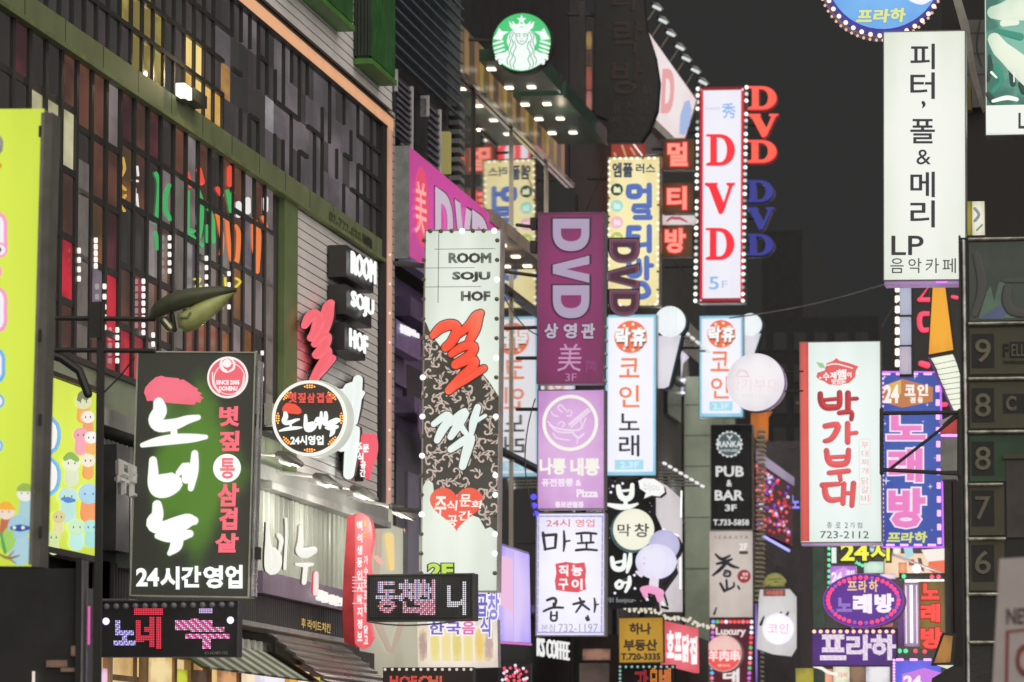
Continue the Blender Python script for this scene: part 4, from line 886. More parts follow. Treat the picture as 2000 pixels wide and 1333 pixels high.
# coin singing signs (two) with microphones
def coin(label, box, D, full, lean=.4):
    x0, y0, x1, y1 = box; w = x1-x0; h = (y1-y0)/315 if full else None
    f = sign('coin_singing_sign', label, box, D, .35, E('a8dcf0', 1, '88c8e4'), frame=S((.4, .55, .62), .4), fw=1, lean=lean, group='coin singing room signs')
    u = lambda a: x0 + a*w
    f.box('white_panel', E('f6f6ff', 1, 'ecebf8', edge=1.3), u(.06), y0+6, u(.94), y1-8, .02, .01)
    s_ = w/98; k = f.k(u(.5), y0+40)
    f.disc('orange_ball', P('f0744a'), u(.5), y0+43*s_ if full else y0+36, 31*s_, .03, .02)
    cy_ = y0+43*s_ if full else y0+36
    rr = 25*s_
    me_ = MB().disc(0, 0, 2.8*s_*k, -.004, .0, 12).mesh('dot', P('fdeee8'))
    f.bulbs(me_, [(u(.5)+rr*math.cos(a), cy_+rr*math.sin(a)) for a in [2*math.pi*i/9 for i in range(9)]], .034, 'dot')
    for t_, a, b in (('락', .2, .49), ('휴', .5, .8)):
        f.text('letter_shadow', P('5a3430'), t_, (u(a)+1, cy_-17*s_+1, u(b)+1.5, cy_+19*s_+2), .05, .006, .045, shear=.06); f.text('lettering', P('fdfbfb'), t_, (u(a), cy_-18*s_, u(b), cy_+18*s_), .045, .01, .055, shear=.06)
    return f, u
c1, u = coin('nearer white and blue coin singing sign with black lower characters', (1182, 615, 1282, 930), 90, True)
for t_, y0, y1, m in (('코', 700, 738, P('f08050')), ('인', 753, 796, P('f08050')), ('노', 808, 841, INK), ('래', 850, 892, INK)): c1.text('lettering', m, t_, (1209, y0, 1249, y1), .012, .01, .04)
c1.box('floor_tag', P('a8dcee'), 1201, 899, 1257, 918, .03, .02); c1.text('lettering', P('d4f2fa'), '2.3F', (1211, 902, 1248, 915), .03, .01, .034)
bracket(c1, [((1184,700),(1145,700)), ((1184,880),(1145,880))])
c2, u = coin('farther coin singing sign half hidden by the round white ball sign', (1366, 617, 1452, 816), 101, False)
for t_, y0, y1 in (('코', 687, 726), ('인', 736, 779)): c2.text('lettering', P('f08050'), t_, (1388, y0, 1424, y1), .012, .01, .04)
c2.box('floor_tag', P('a8dcee'), 1386, 785, 1431, 803, .03, .02); c2.text('lettering', P('d4f2fa'), '2.3F', (1392, 788, 1424, 800), .03, .01, .034)
bracket(c2, [((1368,680),(1330,680))])
def mic(label, cx, cy, r, body, D):
    f = F('microphone_figure', label, 'sign', cx, body[2][1], D, YS, 0)
    f.poly('body_back', S((.03, .07, .08), .4), [(x+5, y+3) for x, y in body], -.02, -.25); f.disc('head_back', S((.03, .07, .08), .4), cx+5, cy+3, r, -.02, -.25)
    f.poly('body', E('e6e2ea', .95, 'd2ccd8'), body, .03, -.018); f.disc('head', E('f6fbfc', 1.0, 'e4ecf0'), cx, cy, r, .05, -.017)
    me_ = MB().disc(0, 0, .016, -.003, 0, 6).mesh('grille_dot', P('cfd8dc'))
    f.bulbs(me_, [(cx+i*5.2, cy+j*5.2) for i in range(-5, 6) for j in range(-5, 6) if math.hypot(i, j)*5.2 < r-3][:70], .053, 'grille_dot')
    return f
mic('large white microphone shape right of the nearer coin sign', 1309, 629, 30, [(1282, 657), (1330, 655), (1306, 755), (1297, 759), (1282, 759)], 90.4)
mic('smaller white microphone shape behind the ball sign', 1466, 635, 22, [(1452, 652), (1486, 652), (1470, 700), (1452, 700)], 101.4)
# black sign with white brush characters, round plate and figure
BK = sign('black_brush_sign', 'black sign with white brush characters and scattered light spots', (1182, 936, 1278, 1188), 84, .3, S((.045, .045, .048), .3), lean=0)
BK.poly('face_wing', S((.045, .045, .048), .3), [(1278,1000),(1305,1060),(1325,1120),(1278,1186)], .0, -.05)
for k_ in ('bo', 'bi', 'eo'): glyph(BK, k_, 'lettering', P('f6fbf4'), .03)
BK.text('lettering', P('98a0a4'), '931 bonjour-', (1184, 1168, 1242, 1180), .0, .01, .02)
me_ = bulbmesh(.03, P('e8e8ff', 1.2)); BK.bulbs(me_, [(1197,950),(1193,962),(1201,1159),(1239,1124),(1216,945),(1236,1060),(1240,1150)], .02, 'spot_lamp')
me_ = bulbmesh(.018, P('6c6c78')); BK.bulbs(me_, [(1186+rnd.random()*90, 940+rnd.random()*235) for i in range(40)], .016, 'spot_lamp')
SB = F('speech_bubble_sign', 'small white speech bubble plate above the black brush sign', 'sign', 1270, 970, 83.5, YS)
bub = [(1247,940),(1258,935),(1278,936),(1296,950),(1298,962),(1288,970),(1272,968),(1258,974),(1262,963),(1250,955)]
SB.poly('plate', P('f6f8f6'), bub, .02, -.02); SB.poly('plate_back', BLK, [(x+3, y+3) for x, y in bub], -.024, -.1); SB.text('lettering', P('d8d4d0'), 'bijou', (1258, 942, 1288, 962), .01, .008, .03, slope=2)
o = o9
MK = F('round_food_sign', 'round cream sign reading in thin black characters over the black sign', 'sign', 1237, 1075, 83, YS)
MK.disc('cabinet', S((.16, .36, .42), .4), 1234.5, 1037, 42.5, -.01, -.22); MK.disc('face_panel', E('f6f4e0', 1, 'e6e2c4', edge=1.2), 1237.5, 1034.5, 40, .01, -.008)
MK.text('lettering', INK, '막', (1206, 1024, 1232, 1048), .01, .01, .02); MK.text('lettering', INK, '창', (1239, 1023, 1268, 1050), .015, .01, .02)
FG = F('figure_board', 'pale round headed cartoon figure board in pink shorts', 'figure board', 1275, 1190, 82.5, YS)
FG.disc('bow', E('c8c4e8', .95, 'b4b0d8'), *cv((1020,545), o), 30, -.02, -.06); FG.disc('bow_shadow', BLK, *cv((1036,560), o), 30, -.07, -.12)
FG.disc('head', E('eae8fa', 1, 'd8d4f0'), *cv((975,640), o), 40, .02, -.015, ry=34); FG.strokes('torso', P('e8dcea'), [[(965,740,26),(960,790,28)], [(890,720,10),(865,700,9)]], 0, o=o, sy=.3)
FG.strokes('shorts', P('f0a0cc'), [[(900,800,18),(950,800,24),(1000,820,22)], [(900,800,16),(915,835,15)], [(985,820,18),(995,860,15)]], .02, o=o, sy=.3)
FG.strokes('leg', P('f0e6f0'), [[(915,840,8),(925,860,8)], [(1000,860,8),(1020,890,8)]], .0, o=o, sy=.3); FG.strokes('shoe', BLK, [[(915,872,8),(940,872,9)], [(1010,900,8),(1040,908,9)]], .0, o=o, sy=.3)
FG.strokes('shade_edge', BLK, [[(1090,660,8),(1030,760,8),(1005,760,7),(1040,890,6)]], -.04, o=o, sy=.3); FG.strokes('cheek', P('f0b8cc'), [[(905,650,6),(908,651,6)], [(905,620,4),(908,620,4)]], .03, o=o, sy=.3)
PW_ = F('pale_wall_panel', 'tall pale lit panel behind the cartoon figure board', 'panel', 1295, 1200, 88, YS)
PW_.poly('board', E('e4dce0', .85, 'bcb2b6', edge=1.2), [(1276,935),(1300,948),(1330,975),(1331,1195),(1290,1195),(1276,1100)], 0, -.2)
PW_.strokes('light_tube', P('ffffff', 1.3), [[(1331,960,1.6),(1330,1010,1.6)], [(1329,1090,1.6),(1329,1150,1.6)], [(1285,1030,1.4),(1325,1047,1.4)]], .05, n=6)
# lamp arms right of the coin sign
for i in range(8):
    x, y = 1297+i*10.5, 905+i*6.3
    f = F('arm_spot', 'thin white arm with small lamp, %s from the top beside the coin sign' % ['first', 'second', 'third', 'fourth', 'fifth', 'sixth', 'seventh', 'eighth'][i], 'lamp', x, y, 92+i*.5, group='fan of lamp arms')
    MB().tube([f.p(1284, y), f.p(x, y)], .02, 6).build('arm', S((.6, .58, .56), .4), f); MB().tube([f.p(x-1, y), f.p(x+3, y+1.5)], .032, 8).build('lamp_head', P('f4f2f0', 1.0), f)
for i in range(5):
    x, y = 1342+i*10, 652+i*8.5
    f = F('arm_spot', 'short lamp on a rail, %s from the microphone' % ['first', 'second', 'third', 'fourth', 'fifth'][i], 'lamp', x, y, 93+i*.7, group='lamps beside the microphone')
    MB().tube([f.p(x-2, y-1), f.p(x+3, y+2)], .035, 8).build('lamp_head', P('f0eeea', .9), f); MB().tube([f.p(x-14, y), f.p(x-2, y)], .025, 6).build('arm', S((.6, .58, .56), .4), f)
# loose purple channel DVD letters over the yellow sign
PDV = F('channel_letters', 'unlit purple sideways DVD channel letters in front of the yellow sign', 'letter sign', 1215, 618, 86, YS)
for t_, (x0, y0, x1, y1) in (('D', (1191, 468, 1248, 513)), ('V', (1186, 517, 1248, 564)), ('D', (1191, 568, 1248, 617))):
    for nm, m, g, th, off in (('letter_return', S((.05, .02, .035), .4), 2, .12, -.16), ('letter_edge', P('84586c'), 0, .02, .0), ('letter_face', P('4c1e38'), -2.2, .01, .025), ('neon_tube', P('7c5468'), -4.5, .008, .036), ('letter_face', P('441a32'), -5.6, .008, .045)):
        PDV.text(nm, m, t_, (x0-g, y0-g, x1+g, y1+g), .05, th, off, rot=90)  # unlit letters; edges, faces and tubes get their tone from emission
MB().tube([PDV.p(1185, 470, -.1), PDV.p(1185, 618, -.1)], .03, 6).build('stay', BLK, PDV)
# pub & bar, izakaya, luxury
PB_ = sign('pub_sign', 'black PUB & BAR sign with a bottle cap badge', (1388, 830, 1470, 1036), 104, .5, S((.055, .057, .065), .3), cab=S((.4, .38, .28), .4), frame=S((.35, .35, .33), .4), fw=1.2, lean=.2)
o = (1150, 590, 3.252)
LG = P('d8d8d4')
for t_, b_ in (('PUB', (1398, 911, 1453, 932)), ('&', (1419, 938, 1430, 951)), ('BAR', (1396, 958, 1453, 978)), ('3F', (1416, 986, 1439, 999)), ('T.733-5858', (1393, 1015, 1463, 1027))): PB_.text('lettering', LG, t_, b_, .03, .02, .014)
cc = cv((893, 905), o)
PB_.poly('badge', P('d8dcd8'), [(cc[0]+(25+1.6*math.cos(18*a))*math.cos(a), cc[1]+(25+1.6*math.cos(18*a))*math.sin(a)) for a in [2*math.pi*i/144 for i in range(144)]], .02, .012)
PB_.disc('badge_ground', P('4a5c60'), cc[0], cc[1], 22.5, .026, .021); PB_.text('lettering', P('e4e8e4'), 'RANKA', (1402, 862, 1448, 874), .02, .01, .03); PB_.text('lettering', P('c8d0cc'), 'HOUSE', (1408, 878, 1441, 883), .03, .01, .03); PB_.strokes('print', P('e4e8e4'), [[(1420,851,1),(1425,856,1.4),(1430,851,1)], [(1425,856,1),(1425,860,1)]], .03)
# corrugated metal side
a = PB_.p(1471, 900).x
me_ = MB().box(0, .18, -.05, .6, 0, .035).mesh('side_rib', S((.8, .74, .52), .4, .2))
for i in range(62): link('side_rib', me_, PB_, loc=(a+.0015*i, 0, .0-4.6+i*.115))
IZ = sign('tavern_sign', 'beige tavern sign with a large black brush character and red dot', (1386, 1038, 1470, 1206), 104.3, .5, E('d0c4bc', .95, 'b0a49c', edge=1.2), lean=.2)
IZ.text('lettering', P('605850'), 'I Z A K A Y A', (1397, 1047, 1462, 1053), .0, .008, .014); IZ.text('lettering', P('f4f0ec'), '2F', (1444, 1062, 1460, 1075), .02, .01, .014)
IZ.box('tag', P('484038'), 1444, 1077, 1461, 1083, .02, .01)
o = (1350, 980, 3.775)
IZ.strokes('lettering', INK, [[(180,390,8),(225,425,13),(285,400,8)], [(190,460,9),(250,445,13),(300,425,8)], [(160,545,8),(215,500,14),(270,440,12)], [(250,440,12),(300,475,13),(350,490,7)], [(250,510,9),(285,520,10),(280,550,9),(240,545,8),(250,515,7)], [(265,530,5),(240,530,5)],
    [(215,605,10),(245,660,12)], [(260,580,9),(265,650,10)], [(245,660,9),(310,630,9),(315,600,7)], [(345,625,8),(355,645,8)], [(185,785,6),(170,830,9)]], .03, o=o)
IZ.disc('red_dot', P('9c3038'), *cv((390, 552), o), 13, .02, .01); IZ.text('lettering', P('e8d8d0'), '燒酒', (1450, 1119, 1461, 1125), .02, .008, .024); IZ.text('lettering', P('e8d8d0'), '専門店', (1446, 1127, 1460, 1132), .02, .008, .024)
for i in range(7): IZ.ring('print', P('c2b6ae'), 1400+rnd.random()*55, 1085+rnd.random()*90, 7, 7.8, .012, .009)
LX = sign('luxury_sign', 'dark red Luxury sign bordered with coloured bulbs', (1386, 1208, 1475, 1400), 104.6, .4, E('5a2030', .9, '401c28', edge=1.1), cab=S((.2, .1, .22), .4), lean=.4)
LX.text('lettering', P('f0dcd8'), 'Luxury', (1398, 1226, 1457, 1245), .035, .02, .03)
LX.text('lettering', P('f0e4e0'), '태', (1412, 1302, 1444, 1334), .04, .02, .03)
cols = ['f06060', 'f4f0ff', '70b0f0', 'f05858', '50c078', 'f08080', 'c070d0']
LXM = [bulbmesh(.055, P(c, 1.2)) for c in cols]
for i, p in enumerate(band((1393,1215),(1468,1215),10) + band((1468,1226),(1462,1345),13) + band((1392,1226),(1390,1345),13)):
    link('bulb', LXM[rnd.randrange(7)], LX, loc=LX.p(*p, .03))
YM = F('round_red_sign', 'clear round sign with red lower half over the Luxury sign', 'sign', 1413, 1312, 103, YS)
YM.disc('cabinet', S((.45, .40, .42), .4), 1415, 1278, 37, 0, -.2); YM.disc('face_panel', E('f0c8c0', 1, 'f0a8a8', edge=1.0), 1413.5, 1277, 35, .02, .004)
YM.poly('red_half', P('ee5c54'), [(1413.5+34*math.cos(a), 1277+34*math.sin(a)) for a in [math.pi*(i-1)/16 for i in range(19)]], .03, .022)
for i, t_ in enumerate('羊肉串'): YM.text('lettering', P('fcecec'), t_, (1384+i*21, 1270, 1403+i*21, 1292), .03, .01, .035)
YM.text('lettering', P('f8c8c4'), '중국식', (1402, 1298, 1425, 1303), .03, .008, .035)
# star fairy column, christmas wall behind the pub sign
XM = F('sequin_wall', 'slanting dark red wall of glittering lamps behind the pub sign', 'billboard', 1510, 1080, 107, YS+R(50))
XM.poly('board', S((.12, .03, .05), .4), [(1476,885),(1548,938),(1548,1068),(1476,1035)], 0, -.2); XM.poly('top_trim', E('b0a0c0', .7, '807090', samp=False), [(1476,880),(1549,934),(1549,950),(1476,900)], .05, .0)
for c, n_ in (('f06068', 34), ('d8c8e0', 26), ('b03040', 50), ('7048c0', 24)):
    me_ = bulbmesh(.05, P(c, 1.1)); XM.bulbs(me_, [(x, 905+(x-1476)*.72 + rnd.random()*(125-(x-1476)*.3)) for x in [1478+rnd.random()*66 for _ in range(n_)]], .02, 'lamp')
XM.strokes('blue_tube', P('a8a8ff', 1.4), [[(1486,1044,2),(1503,1055,2)], [(1505,1056,2),(1541,1076,2)]], .1, n=6)
# ball sign
BL = F('ball_sign', 'round pale white ball sign with faint pink writing on a bracket', 'sign', 1476, 806, 62, YS)
c = BL.p(1478, 748); k = BL.k(1478, 748)
MB().disc(c.x, c.z, 57*k, .0, .22, 48).build('cabinet', S((.35, .28, .5), .4), BL)
c = BL.p(1475.5, 747)
MB().dome(c.x, c.z, 56.5*k, .0, .16, 48, 8).build('domed_face', E('f0ebee', 1, 'c8c2cc', edge=1.25), BL, smooth=True)
BL.text('lettering', P('ecdade'), '박가부대', (1424, 740, 1520, 764), .0, .006, .20); BL.text('lettering', P('e8d8dc'), '부대찌개 닭갈비', (1449, 770, 1504, 777), .0, .006, .20)
BL.strokes('print', P('ecd4da'), [[(1438,735,2),(1446,724,2.5),(1456,726,2.5),(1462,734,2)], [(1440,736,1.5),(1464,736,1.5)]], .2, sy=.2)
for y in (727, 765): MB().tube([BL.p(1530, y, -.1), BL.p(1568, y-1, -.1)], .012, 6).build('mounting_arm', BLK, BL)
# orange ribbon shape behind
OR = F('orange_sign', 'orange angular sign fin above the pub sign', 'sign', 1485, 862, 106, YS)
OR.poly('face_panel', E('b8682c', .9, '9a5424', samp=False), [(1467,808),(1478,808),(1478,860),(1467,845)], .1, -.1); OR.poly('face_panel', E('cc7028', .9, 'a05a22', samp=False), [(1478,806),(1508,804),(1500,815),(1499,862),(1478,845)], .05, -.15)
# ------------------------------------------------------------------ tall ROOM SOJU HOF sign
RM_ = sign('tall_hof_sign', 'tall pale ROOM SOJU HOF sign with red brush character, scrolls and a heart', (826, 450, 976, 1156), 56, .3, E('e8f0e4', 1, 'bcc6b6', edge=1.2, ns=.6), cab=S((.5, .45, .45), .4), frame=S((.42, .40, .38), .4), fw=2, lean=.6)
o3 = (740, 560, 3.03)
reg = [(826,622),(834,634),(842,655),(850,664),(870,690),(905,712),(940,728),(955,745),(974,775),(972,1042),(958,1030),(948,1034),(936,1012),(925,1008),(895,996),(870,980),(848,966),(846,945),(835,936),(822,958)]
RM_.poly('dark_print', E('2c2c24', 1, '3a3a30', samp=False, edge=.8), reg, .012, .009)
import itertools
def inside(x, y, pl):
    c = False
    for i in range(len(pl)):
        (x0, y0), (x1, y1) = pl[i], pl[i-1]
        if (y0 > y) != (y1 > y) and x < (x1-x0)*(y-y0)/(y1-y0)+x0: c = not c
    return c
sw = []; rs = random.Random(3); seeds = []
for tries in range(2500):
    x, y = rs.uniform(830, 968), rs.uniform(640, 1030)
    if not inside(x, y, reg) or any((x-a)**2+(y-b)**2 < 19**2 for a, b in seeds): continue
    seeds.append((x, y)); a0 = rs.uniform(0, 6.28); sg = rs.choice((1, -1)); R0 = rs.uniform(9, 13)
    st = [(x+R0*(1-t*.82)*math.cos(a0+sg*t*5.2), y+R0*(1-t*.82)*math.sin(a0+sg*t*5.2), .7+1.7*(t if t < .95 else .6)*(1 if t > .1 else .3)) for t in [i/9 for i in range(10)]]
    sw.append([q for q in st if inside(q[0], q[1], reg)] )
    for k in range(4):          # leaflets along the outside of the curl
        t = .05+.13*k; aa = a0+sg*t*5.2; rr = R0*(1-t*.82); bx, by = x+(rr+2)*math.cos(aa), y+(rr+2)*math.sin(aa)
        ex, ey = x+(rr+6.5)*math.cos(aa-sg*.5), y+(rr+6.5)*math.sin(aa-sg*.5)
        if inside(ex, ey, reg): sw.append([(bx, by, .8), ((bx+ex)/2, (by+ey)/2, 1.9), (ex, ey, .8)])
RM_.strokes('scroll_print', P('c8b4a8'), [s for s in sw if len(s) > 1], .014, 0, .12, n=5)
for t_, b_, mi in (('ROOM', (876,494,960,515), 0), ('SOJU', (883,531,958,552), 0), ('HOF', (900,569,958,589), 0)): RM_.text('lettering', E('1e221e', 1, '6a7468', samp=False, edge=.6), t_, b_, .055, .01, .014)
for (a, b, c, d) in ((856,452,857.2,592), (849,486.5,968,487.5), (825,523.5,927,524.5), (825,560.5,940,561.5)): RM_.box('print_line', P('4a4038'), a, b, c, d, .014, .009)
glyph(RM_, 'geol', 'letter_outline', P('3a2018'), .03, 2.2); glyph(RM_, 'geol', 'lettering', E('f84a2c', 1, 'f07858', samp=False, edge=.9), .05)
glyph(RM_, 'jjak', 'letter_outline', P('2c3028'), .03, 2.0); glyph(RM_, 'jjak', 'lettering', P('e4f0ea'), .05)
heart(RM_, E('ee4a34', 1, 'e85c40', samp=False), 892, 996, 104, 86, .03, .01, 'heart_print')
for t_, b_ in (('주', (849,970,872,1010)), ('식', (872,978,893,998)), ('문', (898,966,920,990)), ('화', (920,978,944,994)), ('공', (873,1007,893,1030)), ('간', (895,998,921,1017))): RM_.text('lettering', P('f4efe4'), t_, b_, .025, .01, .04, shear=.08)
RM_.text('letter_outline', P('1c2a10'), '2F', (833, 1099, 888, 1132), .10, .01, .02); RM_.text('lettering', P('b8dc48'), '2F', (836, 1101, 885, 1130), .045, .01, .04)
sk = bulbmesh(.035, S((.16, .15, .10), .5)); lit = bulbmesh(.045, P('ffffff', 1.4))
pts = band((828,470),(822,1120),18) + band((971,470),(966,1120),18) + band((840,452),(965,451),7)
for i, p in enumerate(pts): link('bulb', lit if i in (7, 9, 11, 14, 20, 24, 27, 30, 31, 33, 34, 39, 42) else sk, RM_, loc=RM_.p(*p, .03))
bracket(RM_, [((828,520),(772,515)), ((826,1000),(770,995))], .035)
# LED board beside it
def led(f, box, cols, rows, segs, off_c='3c3c40', dot=.36):
    """lamp matrix: unlit and lit dots; segs = (text, c0, r0, c1, r1, colour)"""
    x0, y0, x1, y1 = box; done = {}
    for t_, c0, r0, c1, r1, col in segs:
        for (i, j) in inglyph(t_, c1-c0, r1-r0): done[(c0+i, r0+j)] = col
    by = {}
    for i in range(cols):
        for j in range(rows):
            c = done.get((i, j), off_c)
            if callable(c): c = c(i, j)
            if c: by.setdefault(c, []).append((i, j))
    k = f.k(x0, y0)
    for c, cells in by.items():
        mb = MB()
        for i, j in cells:
            q = f.p(x0+(x1-x0)*(i+.5)/cols, y0+(y1-y0)*(j+.5)/rows, .02); r = dot*(x1-x0)/cols*k
            mb.prism([(q.x+r*math.cos(a), q.z+r*math.sin(a)) for a in [math.pi*s/3 for s in range(6)]], q.y, q.y+.008)
        mb.build('led_dots', P(c, 1.15) if c != off_c else S((.10, .10, .105), .4), f, kind='stuff')
L2 = sign('led_board', 'black dot matrix board beside the tall hof sign showing lilac characters', (718, 1122, 926, 1214), 54, .2, S((.04, .04, .042), .35), lean=-0, cab=S((.06, .06, .06), .4), frame=S((.10, .10, .10), .4), fw=2, yaw=YS-R(6))
L2.text('lettering', P('50504c'), ' ', (0,0,1,1)) if False else None
mixc = lambda i, j: ['e8e4f4', 'e8e4f4', 'f0e8f8', 'c8a8e0', 'f09cb0'][(i*7+j*5+(j > 10)*3) % 5] if j < 12 else ['f07c90', 'f09cb0', 'e8e4f4'][(i+j) % 3]
led(L2, (722, 1128, 918, 1206), 52, 20, [('동천', 3, 1, 26, 18, mixc), ('철', 24, 1, 34, 19, mixc), ('니', 40, 2, 50, 19, lambda i, j: 'f0eefa')], '3e3e44')
# ------------------------------------------------------------------ big black 24 hour sign
BG_ = sign('black_box_sign', 'large black and green box sign with white brush characters, open 24 hours', (262, 688, 493, 1166), 44, .28, P('26281f'), frame=S((.62, .64, .55), .4), fw=1.6, lean=1.3, cab=ALU)
GLOW = P('f8fff8', 1.05)
BG_.box('print_ground', E('4e7c1c', 1, '26281f', samp=False, edge=.42, ns=1.3), 266, 715, 496, 1125, .012, .009)
for k_ in ('no', 'ne', 'nu'):
    glyph(BG_, k_, 'letter_glow', P('a8b898'), .015, 1.3, sy=.1); glyph(BG_, k_, 'lettering', GLOW, .04)
o = (250, 540, 3.03)
brush = [(97,690),(105,660),(130,630),(165,600),(200,590),(225,598),(300,605),(310,615),(330,612),(365,635),(400,660),(415,665),(412,680),(440,695),(425,705),(450,722),(435,730),(430,750),(405,745),(395,762),(350,760),(250,752),(190,745),(165,738),(115,740),(108,715)]
BG_.poly('brush_print', E('f47084', 1, 'ec6478', samp=False), brush, .02, .01, o=o)
cx, cy = cv((592, 600), o)
BG_.disc('emblem_ring', P('faf0ee'), cx, cy, 40, .02, .01); BG_.disc('emblem', P('ee6472'), cx, cy, 36, .03, .021)
BG_.ring('emblem_print', P('f8d0cc'), cx+4, cy+3, 29, 31, .04, .031); BG_.ring('emblem_print', P('faf0ee'), cx, cy-24, 12, 15, .045, .041); BG_.disc('emblem_print', P('faf0ee'), cx, cy-27, 8, .05, .041)
BG_.strokes('emblem_print', P('faf0ee'), [[(555,510,5),(560,545,7),(580,560,6)], [(630,510,5),(625,545,7),(605,560,6)], [(500,570,3),(505,640,4),(540,690,3)], [(685,590,3),(675,650,4),(640,695,4)]], .04, o=o, n=6)
for t_, b_ in (('SINCE 2005', (422,743,468,752)), ('DONENU', (428,755,464,764))): BG_.text('lettering', P('faf0ee'), t_, b_, .05, .01, .04)
PKL = P('f86c7c')
for t_, (x0, y0, x1, y1) in (('볏', (428,794,468,834)), ('짚', (428,842,468,882)), ('삼', (425,944,467,990)), ('겹', (428,992,464,1036)), ('살', (420,1042,466,1080))):
    BG_.text('lettering', PKL, t_, (x0, y0, x1, y1), .045, .014, .03, shear=.04)
BG_.disc('white_disc', GLOW, 444, 915, 27, .02, .01); BG_.text('lettering', P('f07884'), '통', (430, 895, 459, 936), .03, .01, .03)
for t_, b_ in (('24', (266,1110,311,1146)), ('시', (313,1107,351,1152)), ('간', (354,1106,393,1148)), ('영', (397,1105,436,1150)), ('업', (440,1104,474,1150))): BG_.text('lettering', GLOW, t_, b_, .04, .014, .03)
for y in (820, 1080): BG_.box('hinge', BLK, 496, y-12, 502, y+12, -.05, -.2)
a = BG_.p(497, 900).x
for i in range(2): MB().box(a+.002, a+.02, .03+i*.14, .08+i*.14, .02, 2.45).build('side_trim', S((.7, .7, .72), .25, .8, bump=0), BG_)
# LED board below
L1b = sign('led_board', 'black dot matrix board under the big black sign with red and violet characters', (198, 1174, 465, 1284), 43.5, .2, S((.03, .028, .032), .35), lean=.2, cab=S((.05, .05, .05), .4), frame=S((.07, .065, .08), .35), fw=1.5)
c1_ = lambda i, j: 'f03850'; c2_ = lambda i, j: 'd8d0ff' if (i+j) % 3 else '8878f0'; c3_ = lambda i, j: ['f0b0e8', 'f8e0ff', 'e850a0', 'f04870'][(i*3+j) % 4]
led(L1b, (208, 1182, 455, 1268), 74, 26, [('노', 4, 9, 17, 24, c2_), ('네', 17, 7, 32, 26, c1_), ('누', 46, 8, 72, 26, c3_), ('ㅡ', 16, 2, 33, 6, c1_), ('ㅡ', 40, 9, 62, 15, c3_), ('ㅡ', 54, 2, 62, 5, lambda i, j: 'd8b8f0')], None, dot=.4)
L1b.bulbs(bulbmesh(.04, S((.25, .25, .28), .4)), band((208,1185),(452,1181),14), .01, 'socket')
L1b.bulbs(bulbmesh(.045, P('d8d0ff', 1.6)), [(207,1214),(450,1212)], .01)
L1b.text('lettering', P('58584c'), '011-243-0871-7352', (400, 1281-8, 445, 1279), .0, .008, .02)
# round flashing sign
RS2 = F('round_brush_sign', 'round black sign ringed with orange lights and white brush characters', 'sign', 606, 893, 47, YS, 0)
RS2.disc('cabinet', E('e8ece0', .8, 'c8ccb8', samp=False), 613, 818, 74, -.02, -.14); RS2.ring('rim', P('f6f6ec'), 604.5, 817.5, 67, 72.5, .03, -.018); RS2.disc('face_panel', E('2a2620', 1, '382c20', samp=False), 604.5, 817.5, 67.5, .004, -.016)
ob = bulbmesh(.011, P('ff9a38', 2.0)); 
pts = []
for g in range(8):
    for i in range(5):
        for rr in ((62.5,) if i % 4 == 0 else (60.5, 64.5)):
            a = 2*math.pi*g/8 + .075*(i-2); pts.append((604.5+rr*math.cos(a), 817.5+rr*math.sin(a)))
RS2.bulbs(ob, pts, .012)
o = (250, 540, 3.03)
def px(a, b): x0, y0 = cv(a, o); x1, y1 = cv(b, o); return (x0, y0, x1, y1)
glyph(RS2, 'no', 'lettering', GLOW, .03, -.004, to=px((890, 805), (1032, 922))); glyph(RS2, 'ne', 'lettering', GLOW, .03, -.006, to=px((1040, 800), (1150, 920))); glyph(RS2, 'nu', 'lettering', GLOW, .03, -.006, to=px((1150, 800), (1255, 950)))
RS2.poly('brush_print', P('f0543c'), [((x-97)*.335+915, (y-590)*.4+750) for x, y in brush], .03, .02, o=o)
for t_, b_ in (('볏', px((948,688),(1000,750))), ('짚', px((1005,690),(1052,750))), ('삼', px((1060,692),(1108,750))), ('겹', px((1115,690),(1160,750))), ('살', px((1168,688),(1215,750)))): RS2.text('lettering', P('f0544c'), t_, b_, .04, .01, .03)
RS2.text('lettering', GLOW, '24시영업', px((962,942),(1158,1000)), .045, .01, .03)
RS2.box('junction_box', S((.5, .52, .42), .5), 516, 788, 532, 830, .0, -.15); RS2.box('mounting_bar', BLK, 506, 792, 513, 842, -.02, -.12)
for y in (800, 838): MB().tube([RS2.p(506, y, -.08), RS2.p(540, y, -.08)], .02, 6).build('mounting_arm', DARK, RS2)
# ------------------------------------------------------------------ yellow signs on the left
LIM = E('d6e848', 1, 'bccf38', edge=1.1, ns=.5)
YL = sign('yellow_green_sign', 'huge lime yellow sign cut by the photo edge with outlined letters and cartoon animals', (-120, 214, 74, 1106), 30, .12, LIM, lean=.95)
f = YL
f.box('side_post', S((.20, .19, .17), .45, .4), 76, 222, 92, 1108, .03, -.2); f.box('side_post', S((.33, .32, .30), .4, .4), 71, 222, 77, 1104, .04, -.05)
for y in (258, 655, 820, 1040): f.box('hinge', BLK, 79, y-10, 84, y+12, .05, .03)
WCL = P('f0eef4'); PNK = P('f49ac0'); BLS = P('68b0e4'); DRD = P('7c3430')
for (x, y0, y1, c) in ((2,425,495,PNK), (2,572,640,PNK), (-2,690,740,BLS)):
    f.strokes('letter_outline', c, [[(-25,y0,12),(x-2,y0+4,12),(x,(y0+y1)/2,12),(x-2,y1-4,12),(-25,y1,12)]], .015, o=None, sy=.1); f.strokes('lettering', WCL, [[(-25,y0+3,8),(x-5,y0+6,8),(x-3,(y0+y1)/2,8),(x-5,y1-6,8),(-25,y1-3,8)]], .03, sy=.1)
